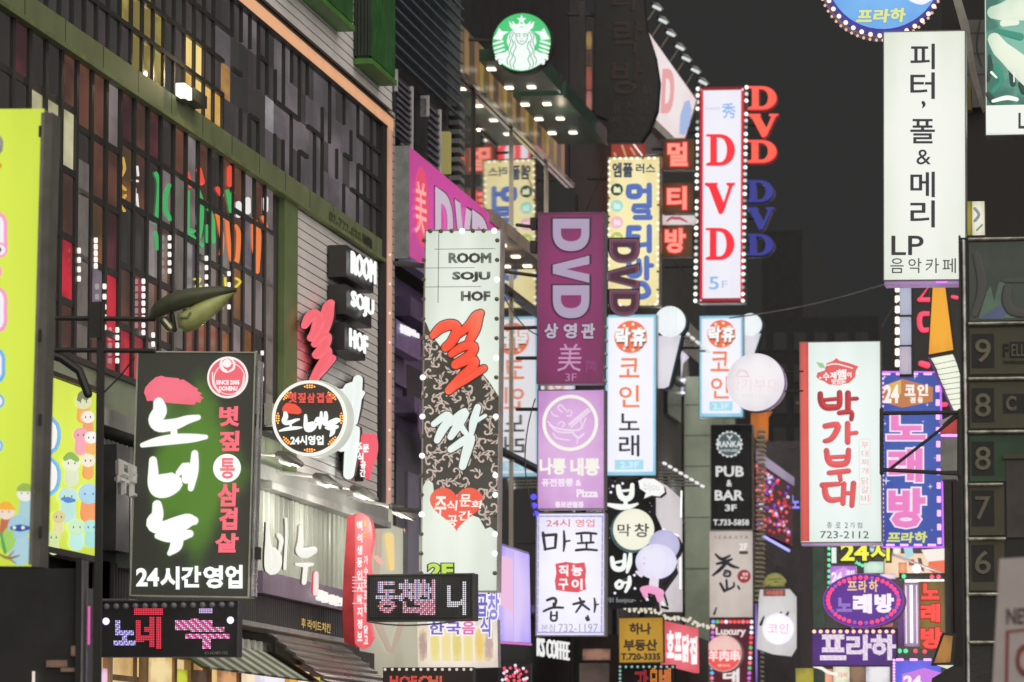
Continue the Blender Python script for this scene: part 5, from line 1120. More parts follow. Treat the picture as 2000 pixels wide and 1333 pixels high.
for (x, y, c) in ((3,490,PNK), (-3,785,BLS), (-6,872,BLS), (-8,532,PNK)):
    f.disc('letter_outline', c, x, y, 14, .034, .028); f.disc('lettering', WCL, x, y, 10, .04, .035); f.disc('lettering', DRD, x-2, y, 5, .046, .041)
f.strokes('lettering', P('8c8c80'), [[(-10,262,4),(2,275,4),(2,295,3)]], .02); f.poly('lettering', P('282820'), [(-10,285),(6,285),(-3,312),(-10,316)], .02, .01); f.disc('lettering', P('d0a020'), 0, 325, 5, .02, .01)
# cartoon animals: plain generic creatures
o = (0, 880, 2.942)
def creature(f, hx, hy, r, skin, hat, body, o, mask=None):
    cx_, cy_ = cv((hx, hy), o); rr = r/o[2]
    f.strokes('cartoon_body', P(body), [[(hx, hy+r, r*.75), (hx, hy+r*2.4, r*.95)]], .012, o=o, sy=.05)
    f.disc('cartoon_head', P(skin), cx_, cy_, rr, .022, .018)
    if hat: f.poly('cartoon_hat', P(hat), [(hx-r*1.02,hy-r*.15),(hx-r*.9,hy-r*.7),(hx-r*.3,hy-r*1.15),(hx+r*.5,hy-r*1.05),(hx+r*1.0,hy-r*.4),(hx+r*1.25,hy-r*.1)], .03, .024, o=o)
    if mask: f.strokes('cartoon_mask', P(mask), [[(hx-r*.7,hy+r*.1,r*.16),(hx,hy+r*.1,r*.3),(hx+r*.7,hy+r*.1,r*.16)]], .03, o=o, sy=.1)
    for s_ in (-1, 1):
        e = cv((hx+s_*r*.38, hy+r*.1), o); f.disc('cartoon_eye', P('f4f0d0' if mask else '50403c'), e[0], e[1], rr*(.14 if mask else .08), .04, .034)
creature(f, 150, 245, 48, 'ece8e0', '98b450', 'a8ccd0', o); creature(f, 115, 440, 66, 'a0c8d8', None, 'a8ccd4', o, mask='24489c')
creature(f, 40, 350, 48, 'ecd8c8', 'f0b030', 'c06c48', o)
f.strokes('cartoon_body', P('a0cc60'), [[(60,480,40),(40,540,42)]], .02, o=o, sy=.05); f.strokes('cartoon_print', P('48a058'), [[(5,480,8),(30,585,10)]], .03, o=o, sy=.1)
f.strokes('cartoon_print', P('8a7444'), [[(0,600,6),(50,620,8),(110,605,4)], [(40,620,5),(80,580,3)], [(50,620,5),(90,650,3)]], .03, o=o, sy=.1)
f.strokes('cartoon_print', P('a8ccd8'), [[(100,560,60),(120,620,40)]], .014, o=o, sy=.03)
for y in (560, 700): MB().tube([f.p(76, y, -.1), f.p(20, y, -.4)], .02, 6).build('brace', DARK, f)
YL2 = F('yellow_green_sign', 'smaller lime yellow wall sign with a crowd of cartoon animals', 'sign', 180, 1085, wallpoint(180, -10.6), YW, 0)
yx0, yx1 = YL2.p(84, 900).x, YL2.p(190, 900).x; zt, zb = YL2.p(140, 750).z, YL2.p(140, 1078).z
MB().box(yx0, yx1, .01, .14, zb, zt).build('cabinet', ALU, YL2); MB().box(yx0, yx1-.01, -.008, .009, zb+.01, zt-.01).build('face_panel', LIM, YL2)
MB().box(yx0, yx1+.03, -.03, .15, zt+.002, zt+.05).build('trim', BLK, YL2); MB().box(yx0, yx1+.03, -.03, .15, zb-.06, zb-.002).build('trim', BLK, YL2)
MB().tube([(yx1+.05, 0, zb-3), (yx1+.05, 0, zt+.1)], .05, 8).build('post', STEEL, YL2)
f = YL2
for y0 in (845, 925): 
    f.strokes('letter_outline', BLS, [[(75,y0-22,17),(100,y0-10,17),(98,y0+25,17),(75,y0+30,17)]], .012, sy=.03); f.strokes('lettering', P('f0eee8'), [[(75,y0-22,12),(98,y0-8,12),(96,y0+23,12),(75,y0+28,12)]], .02, sy=.03); f.strokes('lettering', P('b86c58'), [[(85,y0-16,5),(92,y0-14,5)], [(85,y0+14,5),(92,y0+14,5)]], .03, sy=.03)
cr = [(163,785,15,'d8dcb0','f0a850'), (172,815,12,'f0e8e0','e89868'), (158,850,14,'f0a0b0','f0a0b0'), (178,855,12,'f4f0e8','f0b060'), (140,905,16,'e8e8d0','d8e0c0'), (172,900,13,'f0e4d0','f0a050'), (133,970,18,'c0e0d8','b8e0d8'), (174,965,20,'a8d0e8','f09860'), (115,1010,12,'d8cc90','e0d8a0'), (150,1030,16,'c8e8c0','b8e8e0'), (178,1030,14,'a8e0d8','a0dcd8'), (105,1050,12,'d0e0a0','d0e0a0')]
for i, (x, y, r_, c, b_) in enumerate(cr):
    off = .008 + i*.0015
    f.strokes('cartoon_body', P(b_), [[(x,y+r_,r_*.8),(x,y+r_*2.0,r_*.9)]], off, sy=.01); f.strokes('cartoon_head', P(c), [[(x-1,y,r_),(x+1,y,r_)]], off+.006, sy=.01)
    for s_ in (-1, 1): f.strokes('cartoon_eye', P('3a4858'), [[(x+s_*r_*.4,y-1,1.1),(x+s_*r_*.4,y+1.5,1.1)]], off+.014, sy=.1, n=6)
f.strokes('cartoon_mask', P('3a88c8'), [[(122,975,3),(133,977,6),(145,978,3)]], .04, sy=.05)
f.strokes('cartoon_hat', P('6c7850'), [[(155,780,5),(160,770,6),(168,778,5)]], .04, sy=.05); f.strokes('cartoon_hat', P('88b050'), [[(128,896,5),(138,890,7),(150,898,5)]], .04, sy=.05)
# dark bulk under the yellow signs
DK = F('dark_kiosk', 'dark unlit shop corner under the yellow signs', 'building', 80, 1333, 33, YS, 0, z=0)
DK.box('wall', S((.045, .044, .043), .7), -200, 1112, 150, 1450, 0, -.3); DK.box('edge_post', BLK, 150, 1090, 160, 1450, .05, -.1)
DK.box('chrome_post', STEEL, 161, 1095, 165, 1450, .05, -.1); DK.box('chrome_post', STEEL, 171, 1150, 174, 1450, .05, -.1); DK.box('neon_tube', P('e858b0', 1.0), 174.5, 1185, 176, 1260, .05, .0)
for (x, y, w_, h_) in ((92,1290,40,14), (120,1305,26,8), (140,1262,14,20)): DK.box('pane', E('6c5040', 1, '403834', samp=False), x, y, x+w_, y+h_, .03, .002)
DK.box('tube_lamp', P('e8dccc'), 66, 1312, 69, 1340, .05, .01)
# ------------------------------------------------------------------ street lamp on its pole
SL = F('street_lamp', 'leaf shaped street lamp on a dark pole in front of the grid windows', 'street lamp', 196, 1333, 38, YS, 0, z=0)
sp = lambda x, y, off=0: SL.p(x, y, off)
a = sp(196, 770); MB().box(a.x-.03, a.x+.03, -.03, .03, 0, sp(196, 590).z).build('pole', BLK, SL)
MB().box(sp(183,0).x, sp(205,0).x, -.06, .06, sp(0, 665).z, sp(0, 595).z).build('control_box', BLK, SL)
for y in (624, 686): MB().tube([sp(90, y-2), sp(300, y)], .022, 8).build('arm', BLK, SL)
MB().tube([sp(88, 690), sp(120, 700), sp(155, 725), sp(172, 770)], .04, 8).build('curved_arm', BLK, SL)
MB().tube([sp(200, 770), sp(235, 735), sp(262, 700)], .008, 6).build('cable', BLK, SL)
# lamp head: canopy shell over a glass bowl
def leaf(name, m, spine, half_w, half_t, parent):
    vs = []; n = 14
    for (x, y), w_, t_ in zip(spine, half_w, half_t):
        c = sp(x, y)
        for j in range(n): a = 2*math.pi*j/n; vs.append((c.x, math.cos(a)*w_, c.z+math.sin(a)*t_))
    fs = [(i*n+j, i*n+(j+1) % n, (i+1)*n+(j+1) % n, (i+1)*n+j) for i in range(len(spine)-1) for j in range(n)] + [tuple(range(n)), tuple(range((len(spine)-1)*n, len(spine)*n))[::-1]]
    return MB().add(vs, fs).build(name, m, parent, smooth=True)
leaf('canopy', S((.13, .14, .09), .5), [(293,616),(305,607),(330,594),(365,583),(400,577),(435,571),(462,567)], [.05,.10,.14,.155,.14,.10,.02], [.045,.075,.085,.085,.075,.055,.018], SL)
leaf('bowl', S((.66, .72, .28), .3, bump=0), [(346,620),(352,628),(366,628),(385,618),(410,602),(435,586),(460,570)], [.02,.10,.13,.14,.12,.08,.01], [.02,.08,.105,.115,.095,.07,.01], SL)
MB().tube([sp(372,612,.14), sp(366,621,.14), sp(352,620,.14), sp(350,612,.14)], .012, 6).build('hinge', S((.25, .27, .16), .4), SL)
MB().tube([sp(322, 628), sp(332, 640)], .045, 12).build('socket_cap', S((.5, .5, .35), .25, .8), SL); MB().tube([sp(336, 615), sp(341, 645)], .022, 8).build('stub', BLK, SL)
# ------------------------------------------------------------------ red block sign, mural, lit panels low in the middle
RB2 = F('red_block_sign', 'tall red ridged block sign with white and yellow writing', 'sign', 697, 1265, 55, YS, 0)
RB2.poly('cabinet', S((.5, .03, .04), .4), [(678,1010),(695,1004),(695,1265),(672,1255),(668,1190),(671,1120)], -.005, -.3)
ol = [(693,1008),(703,1001),(712,1006),(720,1012)] + [(724+4*math.sin(i*.9), 1020+i*15) for i in range(16)] + [(718,1262),(706,1268),(693,1258),(690,1180),(694,1100)]
RB2.poly('face_panel', E('ee646a', 1.05, 'd03848', edge=1.1), ol, .0, -.2)
for i, t_ in enumerate('백석생등인시락지정보'):
    y = 1018+i*24; RB2.text('lettering', P('f8ecec'), t_, (697+i*.1, y, 708, y+19), .04, .02, .01)
for y, t_, c in ((1014, '왕', 'f0a840'), (1038, '이', 'f0a840'), (1086, '가', 'f8ecec'), (1108, '수', 'f8ecec'), (1130, '인', 'f8ecec'), (1154, '포', 'f8ecec'), (1180, '장', 'f8ecec'), (1222, '닭', 'f8ecec'), (1242, '고', 'f8ecec')): RB2.text('lettering', P(c), t_, (711, y, 719, y+17), .04, .02, .01)
for y in (1127,1133,1139,1147,1154,1178): RB2.box('stripe', P('f4c0c8'), 688, y, 720, y+2, .006, .001)
MU = wall_F('mural_wall', 'pale lit mural wall with painted tree trunks below the purple front', 815, -12.0, 'mural', z=0)
ux = lambda p: MU.p(p, 1100).x
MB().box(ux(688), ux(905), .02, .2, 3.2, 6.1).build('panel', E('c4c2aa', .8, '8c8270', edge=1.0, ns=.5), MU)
MU.strokes('painted_trunk', P('b09c88'), [[(735,1000,5),(740,1060,6),(733,1140,5)], [(752,1010,3),(738,1060,4)], [(790,1010,4),(800,1080,6),(788,1180,4)], [(812,1040,4),(802,1080,4)], [(735,1210,8),(760,1270,5)], [(785,1215,6),(765,1275,4)]], .004, sy=.02)
MU.strokes('painted_shape', P('e8a890'), [[(735,1090,5),(745,1100,5)], [(792,1035,4),(796,1042,4)]], .01, sy=.02); MU.strokes('painted_shape', P('e8c878'), [[(760,1050,10),(765,1110,6)]], .003, sy=.01)
MB().box(ux(700), ux(905), -.1, .3, 3.0, 3.19).build('ledge', S((.5, .42, .38), .5), MU)
lamp('light', MU.M @ Vector((ux(770), -1.0, 5.9)), 15, (1, .95, .85), .05)
FD = sign('menu_panel', 'pale panel of lit food pictures under the LED board', (816, 1212, 972, 1306), 57, .25, E('f2e8dc', 1, 'd0c0b4', edge=1.1), cab=ALU, lean=-1.2)
for i, (x, c) in enumerate(((826,'b49894'), (850,'e8d888'), (872,'f0dc98'), (893,'e0d078'), (915,'ecdc90'), (937,'e8c870'), (955,'c0a4a0'))):
    FD.box('menu_picture', E(c, 1, 'f0e0b0', samp=False, ns=14), x-9, 1228, x+9, 1292, .02, .01)
CH = ['6c64b8', '7c5cc0', 'e86ca8', '7068c0', '8c88d8', '7c74c4']
for i, (t_, x0, y0, x1, y1) in enumerate((('한', 838,1215,868,1240), ('국', 872,1216,900,1240), ('음', 902,1214,928,1240), ('곱', 930,1160,952,1205), ('창', 953,1158,975,1212), ('식', 938,1205,958,1245))):
    FD.text('letter_outline', P('f6f2fa'), t_, (x0-3, y0-3, x1+3, y1+3), .10, .02, .025); FD.text('lettering', P(CH[i]), t_, (x0, y0, x1, y1), .03, .01, .05)
VP_ = F('violet_sign', 'slanting violet and pink lit panel between the tall sign and the white food sign', 'sign', 1005, 1262, 62, YS+R(40))
VP_.poly('face_panel', E('d8c4f4', 1.0, '7c6cf0', edge=1.1, ns=.8), [(974,1064),(1034,1084),(1037,1256),(974,1252)], 0, -.04); VP_.poly('cabinet', S((.35, .28, .5), .4), [(972,1058),(1036,1079),(1040,1262),(972,1258)], -.044, -.25)
VP_.poly('rose_print', P('eab8dc'), [(976,1085),(1000,1092),(1002,1200),(976,1180)], .006, .002); VP_.box('print_line', P('b8a8e8'), 1002, 1075, 1003, 1255, .006, .002); VP_.poly('neon_edge', P('d86cb8'), [(974,1253),(1037,1258),(1037,1261),(974,1257)], .03, .0)
CF = wall_F('coffee_lettering', 'white sloping COFFEE letters on a dark fascia below the white food sign', 1060, -12.3, 'letter sign', z=2.9)
CF.text('lettering', P('f0f0ee'), 'KS COFFEE', (1048, 1246, 1110, 1282), .0, .03, .0, slope=9)
DF = F('dark_fascia', 'dark green brown shopfront wall behind the coffee letters', 'building', 1130, 1333, 92, YS, 0, z=0)
DF.box('wall', S((.09, .065, .06), .6), 1030, 1240, 1345, 1460, 0, -4); DF.box('green_column', S((.03, .08, .055), .5), 1115, 1245, 1132, 1400, .1, .002); DF.box('lit_pane', E('a87c68', .8, '604848', samp=False, ns=9), 1138, 1268, 1192, 1290, .02, .003)
DF.box('lower_window', E('584844', 1, '38322e', samp=False, ns=5), 1040, 1296, 1190, 1400, .02, .003); 
RE = sign('estate_agent_sign', 'mustard yellow estate agent sign with dark block characters', (1209, 1207, 1296, 1295), 80, .2, E('b88c28', 1, 'a07420', edge=1.2), frame=S((.25, .18, .08), .5), fw=1, lean=-.5)
for t_, b_ in (('하나', (1229,1217,1272,1240)), ('부동산', (1218,1249,1284,1272)), ('T.720-3335', (1213,1276,1290,1290))): RE.text('lettering', P('34241c'), t_, b_, .045, .01, .014)
PR = F('pink_red_sign', 'slanted glowing pink and red sign with white characters beside the mustard sign', 'sign', 1333, 1305, 86, YS+R(30))
PR.poly('face_panel', E('e8707c', 1, 'd04858', edge=1.1), [(1298,1213),(1364,1228),(1366,1315),(1298,1298)], 0, -.2)
for i, t_ in enumerate('호프닭집'): PR.text('lettering', P('fff4f4', 1.1), t_, (1302+i*15, 1232+i*4, 1316+i*15, 1286+i*4), .055, .02, .02)
L3 = sign('led_board', 'small red and amber dot matrix board below the mustard sign', (1208, 1299, 1318, 1400), 81, .2, S((.05, .035, .04), .4), lean=0, cab=BLK)
led(L3, (1212, 1302, 1314, 1396), 30, 28, [('가', 8, 2, 16, 14, lambda i, j: 'a83038'), ('요', 16, 1, 22, 13, lambda i, j: 'f0903c'), ('비', 22, 1, 29, 13, lambda i, j: 'f08c48')], None, .42)
L3.bulbs(bulbmesh(.03, P('88b8b0')), band((1211,1303),(1314,1303),10)+band((1211,1311),(1211,1333),4), .01)
L4 = sign('led_board', 'long dot matrix board showing red letters at the bottom edge', (748, 1304, 924, 1420), 52.5, .2, S((.05, .035, .04), .4), lean=0, cab=BLK)
led(L4, (756, 1318, 868, 1345), 46, 11, [('HOF', 2, 1, 24, 10, lambda i, j: 'f05048'), ('CHI', 25, 1, 44, 10, lambda i, j: 'f06850')], None, .42)
L4.bulbs(bulbmesh(.022, P('d8d0c0')), band((752,1308),(920,1308),13), .01)
L5 = sign('led_board', 'small dark light board with red sparks beside the coffee letters', (972, 1296, 1036, 1400), 66, .2, S((.045, .035, .045), .4), lean=0, cab=BLK)
me_ = bulbmesh(.03, P('f05068')); L5.bulbs(me_, [(985+rnd.random()*44, 1304+rnd.random()*28) for _ in range(22)], .01); me_ = bulbmesh(.03, P('e8e0f0')); L5.bulbs(me_, [(980+rnd.random()*50, 1300+rnd.random()*30) for _ in range(12)], .01)
# string of lamps across the middle
GA = F('lamp_garland', 'sagging garland of pale tangled lamps above the pink sign', 'lamps', 1310, 1210, 84, YS)
pts = [(1222+i*9.5, 1185 + i*2.1 + 3*math.sin(i*.9)) for i in range(19)]
MB().tube([GA.p(x, y) for x, y in pts], .015, 6).build('cable', S((.6, .58, .5), .4), GA)
GA.bulbs(bulbmesh(.034, P('e8e0cc', .9)), [(x+rnd.uniform(-3, 3), y+rnd.uniform(-4, 5)) for x, y in pts for _ in range(3)], .03)
# white cut-out sign with cyan round disc (right of the luxury sign)
WC = F('white_cutout_sign', 'white lantern shaped sign with a glowing pale disc', 'sign', 1515, 1280, 100, YS)
WC.poly('face_panel', E('dcd8d8', .95, 'bcb6b8', edge=1.1), [(1484,1152),(1541,1151),(1554,1166),(1554,1266),(1544,1282),(1508,1278),(1478,1268),(1482,1170)], 0, -.25)
WC.box('tag', P('7c4640'), 1491, 1152, 1534, 1165, .02, .01); WC.text('lettering', P('d87868'), '시내곱창', (1496, 1154, 1530, 1163), .03, .008, .024)
for a, b in (((1492,1205),(1486,1220)), ((1526,1196),(1522,1204)), ((1540,1196),(1536,1203))): WC.strokes('print', BLK, [[(*a, 1.5), (*b, 3)]], .01)
WC.disc('disc', E('fbf8ff', 1.1, 'd4d0f8', edge=1.1), 1520, 1229, 30.5, .06, .02); WC.text('lettering', P('f0b0cc'), '코인', (1500, 1218, 1540, 1238), .01, .006, .065)
YT = F('yellow_lantern', 'crumpled yellow green lantern above the white lantern sign', 'lantern', 1512, 1150, 100.5, YS)
YT.strokes('body', E('9c9a50', .8, '6c6a38', samp=False), [[(1496,1140,6),(1505,1130,8),(1518,1128,8),(1530,1136,6)], [(1508,1142,5),(1528,1143,4)]], 0, sy=.8); YT.strokes('rib', S((.3, .28, .16), .5), [[(1494,1146,1),(1533,1146,1)], [(1500,1133,.8),(1526,1131,.8)]], .12, n=6)
VS = F('violet_strip', 'vertical violet glowing strip beside the beige tavern sign', 'lamp', 1479, 1333, 102, YS, 0, z=0)
VS.box('tube', E('9a7cd8', .9, '5c4890', samp=False), 1475, 1180, 1479, 1333, 0, -.05); VS.box('backing', DARK, 1471, 1175, 1483, 1460, -.06, -.3)
BV = F('blue_neon_letters', 'small blue glowing letters at the dark gap', 'letter sign', 1555, 995, 110, YS)
BV.text('lettering', P('8c88ff', 1.2), '노', (1545, 968, 1562, 994), .03, .05, 0)
# ------------------------------------------------------------------ right hand side
RBD = F('right_building', 'dark building mass on the right behind the directory board', 'building', 1900, 1333, 78, YS, 0, z=0)
RBD.box('wall', S((.027, .025, .024), .7, vary=.25), 1846, -300, 2300, 1500, 0, -14)
RBD.box('wall_pier', S((.06, .05, .045), .6), 1846, 900, 1862, 1500, .12, .003); RBD.box('wall_pier', S((.04, .037, .034), .6), 1864, 860, 1880, 1500, .1, .003)
RBD.box('upper_wall', S((.12, .12, .11), .5), 1886, 45, 1925, 215, .3, .003)
for (x, y) in ((1905,70),(1905,110),(1912,150)): RBD.box('wall_joint', BLK, x-22, y, x+20, y+2, .31, .301)
RBD.strokes('cable', BLK, [[(1915,40,1),(1908,90,1.5),(1918,130,1)], [(1905,160,1.3),(1915,180,1)]], .33, n=6)
FB = F('far_tower', 'faint far dark building block down the alley behind the DVD sign', 'building', 1600, 1333, 190, YS, 0, z=0)
FB.box('wall', S((.033, .0325, .033), .8), 1440, 620, 1720, 1500, 0, -12); FB.box('wall', S((.034, .0335, .034), .8), 1480, 440, 1560, 618, -2, -12)
for j in range(6):
    for i in range(6): FB.box('window', S((.037, .036, .036), .5), 1470+i*40, 650+j*62, 1496+i*40, 685+j*62, .03, .005)
FB.box('roof_light', P('7a5838', .6), 1555, 786, 1598, 789, .1, .0)
# poster at the top right
PO = sign('poster_sign', 'big white poster sign with teal tinted hands, cut by the corner', (1924, -60, 2120, 264), 46, .3, E('f0f4ec', 1, 'd4dcd0', edge=1.3), frame=S((.3, .31, .30), .5), fw=1, lean=.2)
PO.box('photo_ground', E('7cb8a4', 1, '2c6c5c', samp=False, ns=6, edge=.55), 1926, -56, 2110, 205, .016, .01)
o = (1550, 0, 3.029)
SK = E('e8f0dc', 1, 'bcd4bc', samp=False, ns=3, edge=.9)
PO.strokes('photo_hand', SK, [[(1185,75,40),(1240,70,55),(1330,50,75),(1450,40,80)], [(1188,235,40),(1225,290,50),(1270,330,56),(1350,400,70),(1450,470,90)], [(1240,140,20),(1320,135,16)]], .03, o=o, sy=.06)
PO.strokes('photo_shadow', P('1c3c34'), [[(1290,410,20),(1298,500,16)], [(1350,500,22),(1365,540,24)], [(1150,560,16),(1180,600,20)], [(1160,330,8),(1165,400,14),(1150,480,10)]], .022, o=o, sy=.03)
PO.strokes('photo_shadow', P('2c8c74'), [[(1200,180,12),(1260,200,20),(1340,220,24)], [(1200,400,20),(1230,480,16),(1180,540,14)]], .018, o=o, sy=.03)
PO.strokes('photo_light', P('f4faf0'), [[(1304,420,4),(1304,485,4)]], .034, o=o, sy=.1); PO.strokes('photo_light', P('f4faf0'), [[(1180,600,10),(1260,580,14),(1320,590,12)], [(1170,430,8),(1200,460,6)]], .034, o=o, sy=.1)
PO.box('caption_field', P('eef2ea'), 1926, 206, 2110, 258, .02, .01); PO.text('lettering', P('2c2c2c'), 'L', (1989, 221, 2004, 252), .02, .01, .024)
# round blue sign at the top, then the white LP cafe sign
BB = F('round_blue_sign', 'big round blue sign ringed with bulbs, cut by the top edge', 'sign', 1722, 75, 50, YS, 0)
BB.disc('cabinet', S((.35, .25, .4), .4), 1718, -43, 117, -.02, -.35); BB.disc('navy_ring', E('2c2c9c', 1, '241c70', samp=False), 1724, -45, 116, .0, -.018); BB.disc('face_panel', E('74b4ee', 1, '5c98e4'), 1726, -53, 112, .012, .002)
for a, b in (('프', (1674,20,1704,44)), ('라', (1706,18,1738,45)), ('하', (1738,16,1769,44))): BB.text('letter_outline', P('5c90d8'), a, (b[0]-1, b[1]-1, b[2]+1, b[3]+1), .07, .008, .02, shear=.12); BB.text('lettering', P('dce488'), a, b, .045, .01, .03, shear=.12)
BB.strokes('print', P('f4f4fc'), [[(1786,-8,14),(1800,-6,16),(1812,-8,12)]], .03, sy=.1); BB.strokes('print', P('3c60c0'), [[(1718,-3,2),(1735,-3,2)]], .03, sy=.1)
bm = bulbmesh(.032, P('ffe8d8', 1.3)); bm3 = bulbmesh(.02, P('f0c0a8'))
BB.bulbs(bm, [(1724+115*math.cos(a), -45+115*math.sin(a)) for a in [R(12+i*9) for i in range(18)]], .03); BB.bulbs(bm3, [(1720+121*math.cos(a), -42+121*math.sin(a)) for a in [R(10+i*6) for i in range(27)]], -.1)
LPS = sign('music_cafe_sign', 'tall white music cafe sign with black upright characters and LP', (1726, 62, 1886, 548), 43, .35, E('f0f2ea', 1, 'd2dac6', edge=1.2, ns=.9), frame=S((.32, .31, .30), .5), fw=1, lean=.5)
# serif like syllables: font body with drawn weight
for t_, y0, y1 in (('피', 86, 136), ('터', 142, 194), ('폴', 233, 281), ('메', 336, 386), ('리', 392, 445)):
    LPS.text('lettering', P('1e1e2a'), t_, (1778, y0, 1826, y1), .012, .01, .014)
LPS.strokes('lettering', P('1e1e2a'), [[(1803,201,3.4),(1805,205,3),(1802,211,1)]], .014); LPS.text('lettering', P('1e1e2a'), '&', (1790, 293, 1818, 322), -.008, .01, .014)
LPS.text('lettering', P('1c1e24'), 'LP', (1741, 461, 1804, 499), .01, .01, .014)
for t_, x in (('음', 1739), ('악', 1774), ('카', 1808), ('페', 1841)): LPS.text('lettering', P('2c3434'), t_, (x, 505, x+26, 534), .0, .01, .014)
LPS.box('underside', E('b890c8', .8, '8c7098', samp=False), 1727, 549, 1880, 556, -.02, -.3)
LPS.box('light_strip', P('e078f0', 1.3), 1828, 550, 1850, 553, .0, -.01)
PI = F('side_board', 'slanting weathered board and yellow edge between the white sign and poster', 'board', 1895, 218, 47, YS)
PI.poly('board', S((.5, .47, .42), .5, vary=.4), [(1856,-20),(1872,-20),(1890,40),(1904,130),(1923,208),(1918,214),(1896,150),(1886,90)], 0, -.3); PI.poly('edge', S((.3, .26, .05), .5), [(1888,150),(1896,170),(1898,214),(1889,216)], 0, -.2)
SB2 = sign('small_side_sign', 'small cream sign edge and olive board right of the LP lettering', (1899, 394, 1923, 460), 47, .25, E('eae8d4', 1, 'c8c4a0'), lean=0)
SB2.box('olive_panel', E('a89c28', .8, '7c7420', samp=False), 1886, 394, 1898, 458, .01, -.1); SB2.strokes('print', P('889090'), [[(1904,408,3),(1912,420,3),(1904,432,3)], [(1908,450,2),(1918,440,2)]], .02)
# column of grey blocks with warm bulbs, dark sign with pink letters, key shaped sign
KB = sign('dark_pink_sign', 'dark sign with half hidden glowing pink letters above the blue singing sign', (1778, 556, 1880, 806), 70, .3, S((.05, .048, .05), .4), lean=.3, cab=BLK)
PKN = P('f84868', 1.05)
o = (1540, 440, 3.03)
KB.strokes('lettering', PKN, [[(775,442,14),(835,442,14)], [(775,440,8),(830,365,3)], [(830,525,14),(785,530,16),(775,575,16),(790,620,16),(830,620,14)], [(785,820,18),(820,830,20)], [(970,425,10),(995,430,12)], [(900,1065,14),(930,1062,14)], [(890,965,10),(900,985,10)]], .03, o=o)
KB.strokes('thin_neon', P('70303c'), [[(830,430,2),(845,365,2),(890,355,2),(930,370,2)]], .03, o=o, n=6)
GC = F('block_column', 'column of pale grey lit blocks lined with warm bulbs under the white sign', 'sign', 1767, 730, 64, YS)
for y0, y1, c in ((549, 553, 'c8c4d8'), (561, 614, 'b8bcd0'), (620, 673, 'b8bcd0'), (678, 730, 'c8b8c8')): GC.box('block', E(c, .9, 'a8a8c0', samp=False), 1757, y0, 1779, y1, .02, -.1)
GC.box('backing', BLK, 1755, 549, 1782, 735, -.11, -.25)
GC.bulbs(bulbmesh(.03, P('ffe4cc', 1.6)), [(1752.5+dx, y+dy) for y in (564,585,605,626,647,668,688,710) for dx in (-1.5, 1.5) for dy in (-4, 0, 4)], .0)
GC.box('bulb_rail', DARK, 1750, 556, 1755, 716, -.03, -.06)
KE = F('keyboard_sign', 'orange tapering panel over slanting white piano key panel', 'sign', 1850, 805, 61, YS)
KE.poly('key_frame', BLK, [(1818,554),(1848,556),(1866,690),(1882,720),(1884,808),(1866,808),(1812,698)], 0, -.2)
KE.poly('orange_panel', E('f0a824', 1, 'e08c1c', edge=1.1), [(1822,560),(1846,560),(1862,684),(1814,693)], .02, .003)
keys = [((1818,700),(1861,692)), ((1825,713),(1866,704)), ((1830,723),(1870,715)), ((1833,733),(1873,726)), ((1837,743),(1878,736)), ((1841,752),(1880,746)), ((1846,762),(1881,757)), ((1849,772),(1881,767)), ((1853,782),(1881,778)), ((1858,792),(1881,789)), ((1862,803),(1881,802))]
for (a, b), (c, d) in zip(keys[:-1], keys[1:]): KE.poly('key', E('f0f4e0', 1, 'd8e0c4', samp=False), [(a[0], a[1]+.8), (b[0], b[1]+.8), (d[0], d[1]-.6), (c[0], c[1]-.6)], .03, .003)
KE.poly('edge_print', P('5c2878'), [(1812,697),(1816,699),(1864,804),(1860,806)], .034, .031)
# pakka budae sign
PK2 = sign('stew_sign', 'tall pale stew restaurant sign with red brush characters and a red left edge', (1563, 668, 1721, 1060), 64, .35, E('eef6f4', 1, 'ccdcd0', edge=1.25, ns=.7), frame=S((.35, .30, .30), .4), fw=1, lean=.1)
PK2.box('red_edge', E('dc5850', 1, 'b83c38', edge=1.1), 1564, 670, 1580, 1058, .014, .009)
RBK = E('c0343c', 1, 'a02830', samp=False); RB3 = E('e8585c', 1, 'd84c50', samp=False)
for k_, m_ in (('bak', RBK), ('ga', RB3), ('bu', RB3), ('dae', RB3)): glyph(PK2, k_, 'letter_edge', P('a03c40'), .015, .8, sy=.1); glyph(PK2, k_, 'lettering', m_, .03)
o = (1540, 440, 3.03)
PK2.poly('pot_print', P('e05c5c'), [(165,900),(172,875),(215,862),(225,820),(265,805),(285,788),(300,803),(360,818),(415,838),(400,860),(395,900),(360,935),(300,950),(240,945),(210,925),(180,915)], .02, .012, o=o)
PK2.strokes('pot_print', P('f6ecec'), [[(215,835,3),(280,822,4),(380,848,3)], [(185,905,6),(190,905,6)]], .03, o=o, n=6); PK2.poly('leaf_print', P('a0c890'), [(165,812),(205,820),(220,850),(185,845)], .034, .022, o=o)
for t_, b_ in (('수', (1607,728,1620,744)), ('제', (1621,727,1634,741)), ('햄', (1634,722,1653,742)), ('이', (1654,727,1663,738)), ('맛있는', (1624,741,1652,752))): PK2.text('lettering', P('fbf2f2'), t_, b_, .04, .008, .034)
PK2.box('side_tag_edge', P('e8c8c4'), 1678, 858, 1700, 986, .012, .010); PK2.box('side_tag', P('eef6f2'), 1679, 859, 1699, 985, .016, .013)
for i, t_ in enumerate('부대찌개'): PK2.text('lettering', P('e8a8a4'), t_, (1683, 863+i*17, 1696, 876+i*17), .0, .006, .018)
for i, t_ in enumerate('닭갈비'): PK2.text('lettering', P('e8a8a4'), t_, (1682, 933+i*17, 1697, 947+i*17), .0, .006, .018)
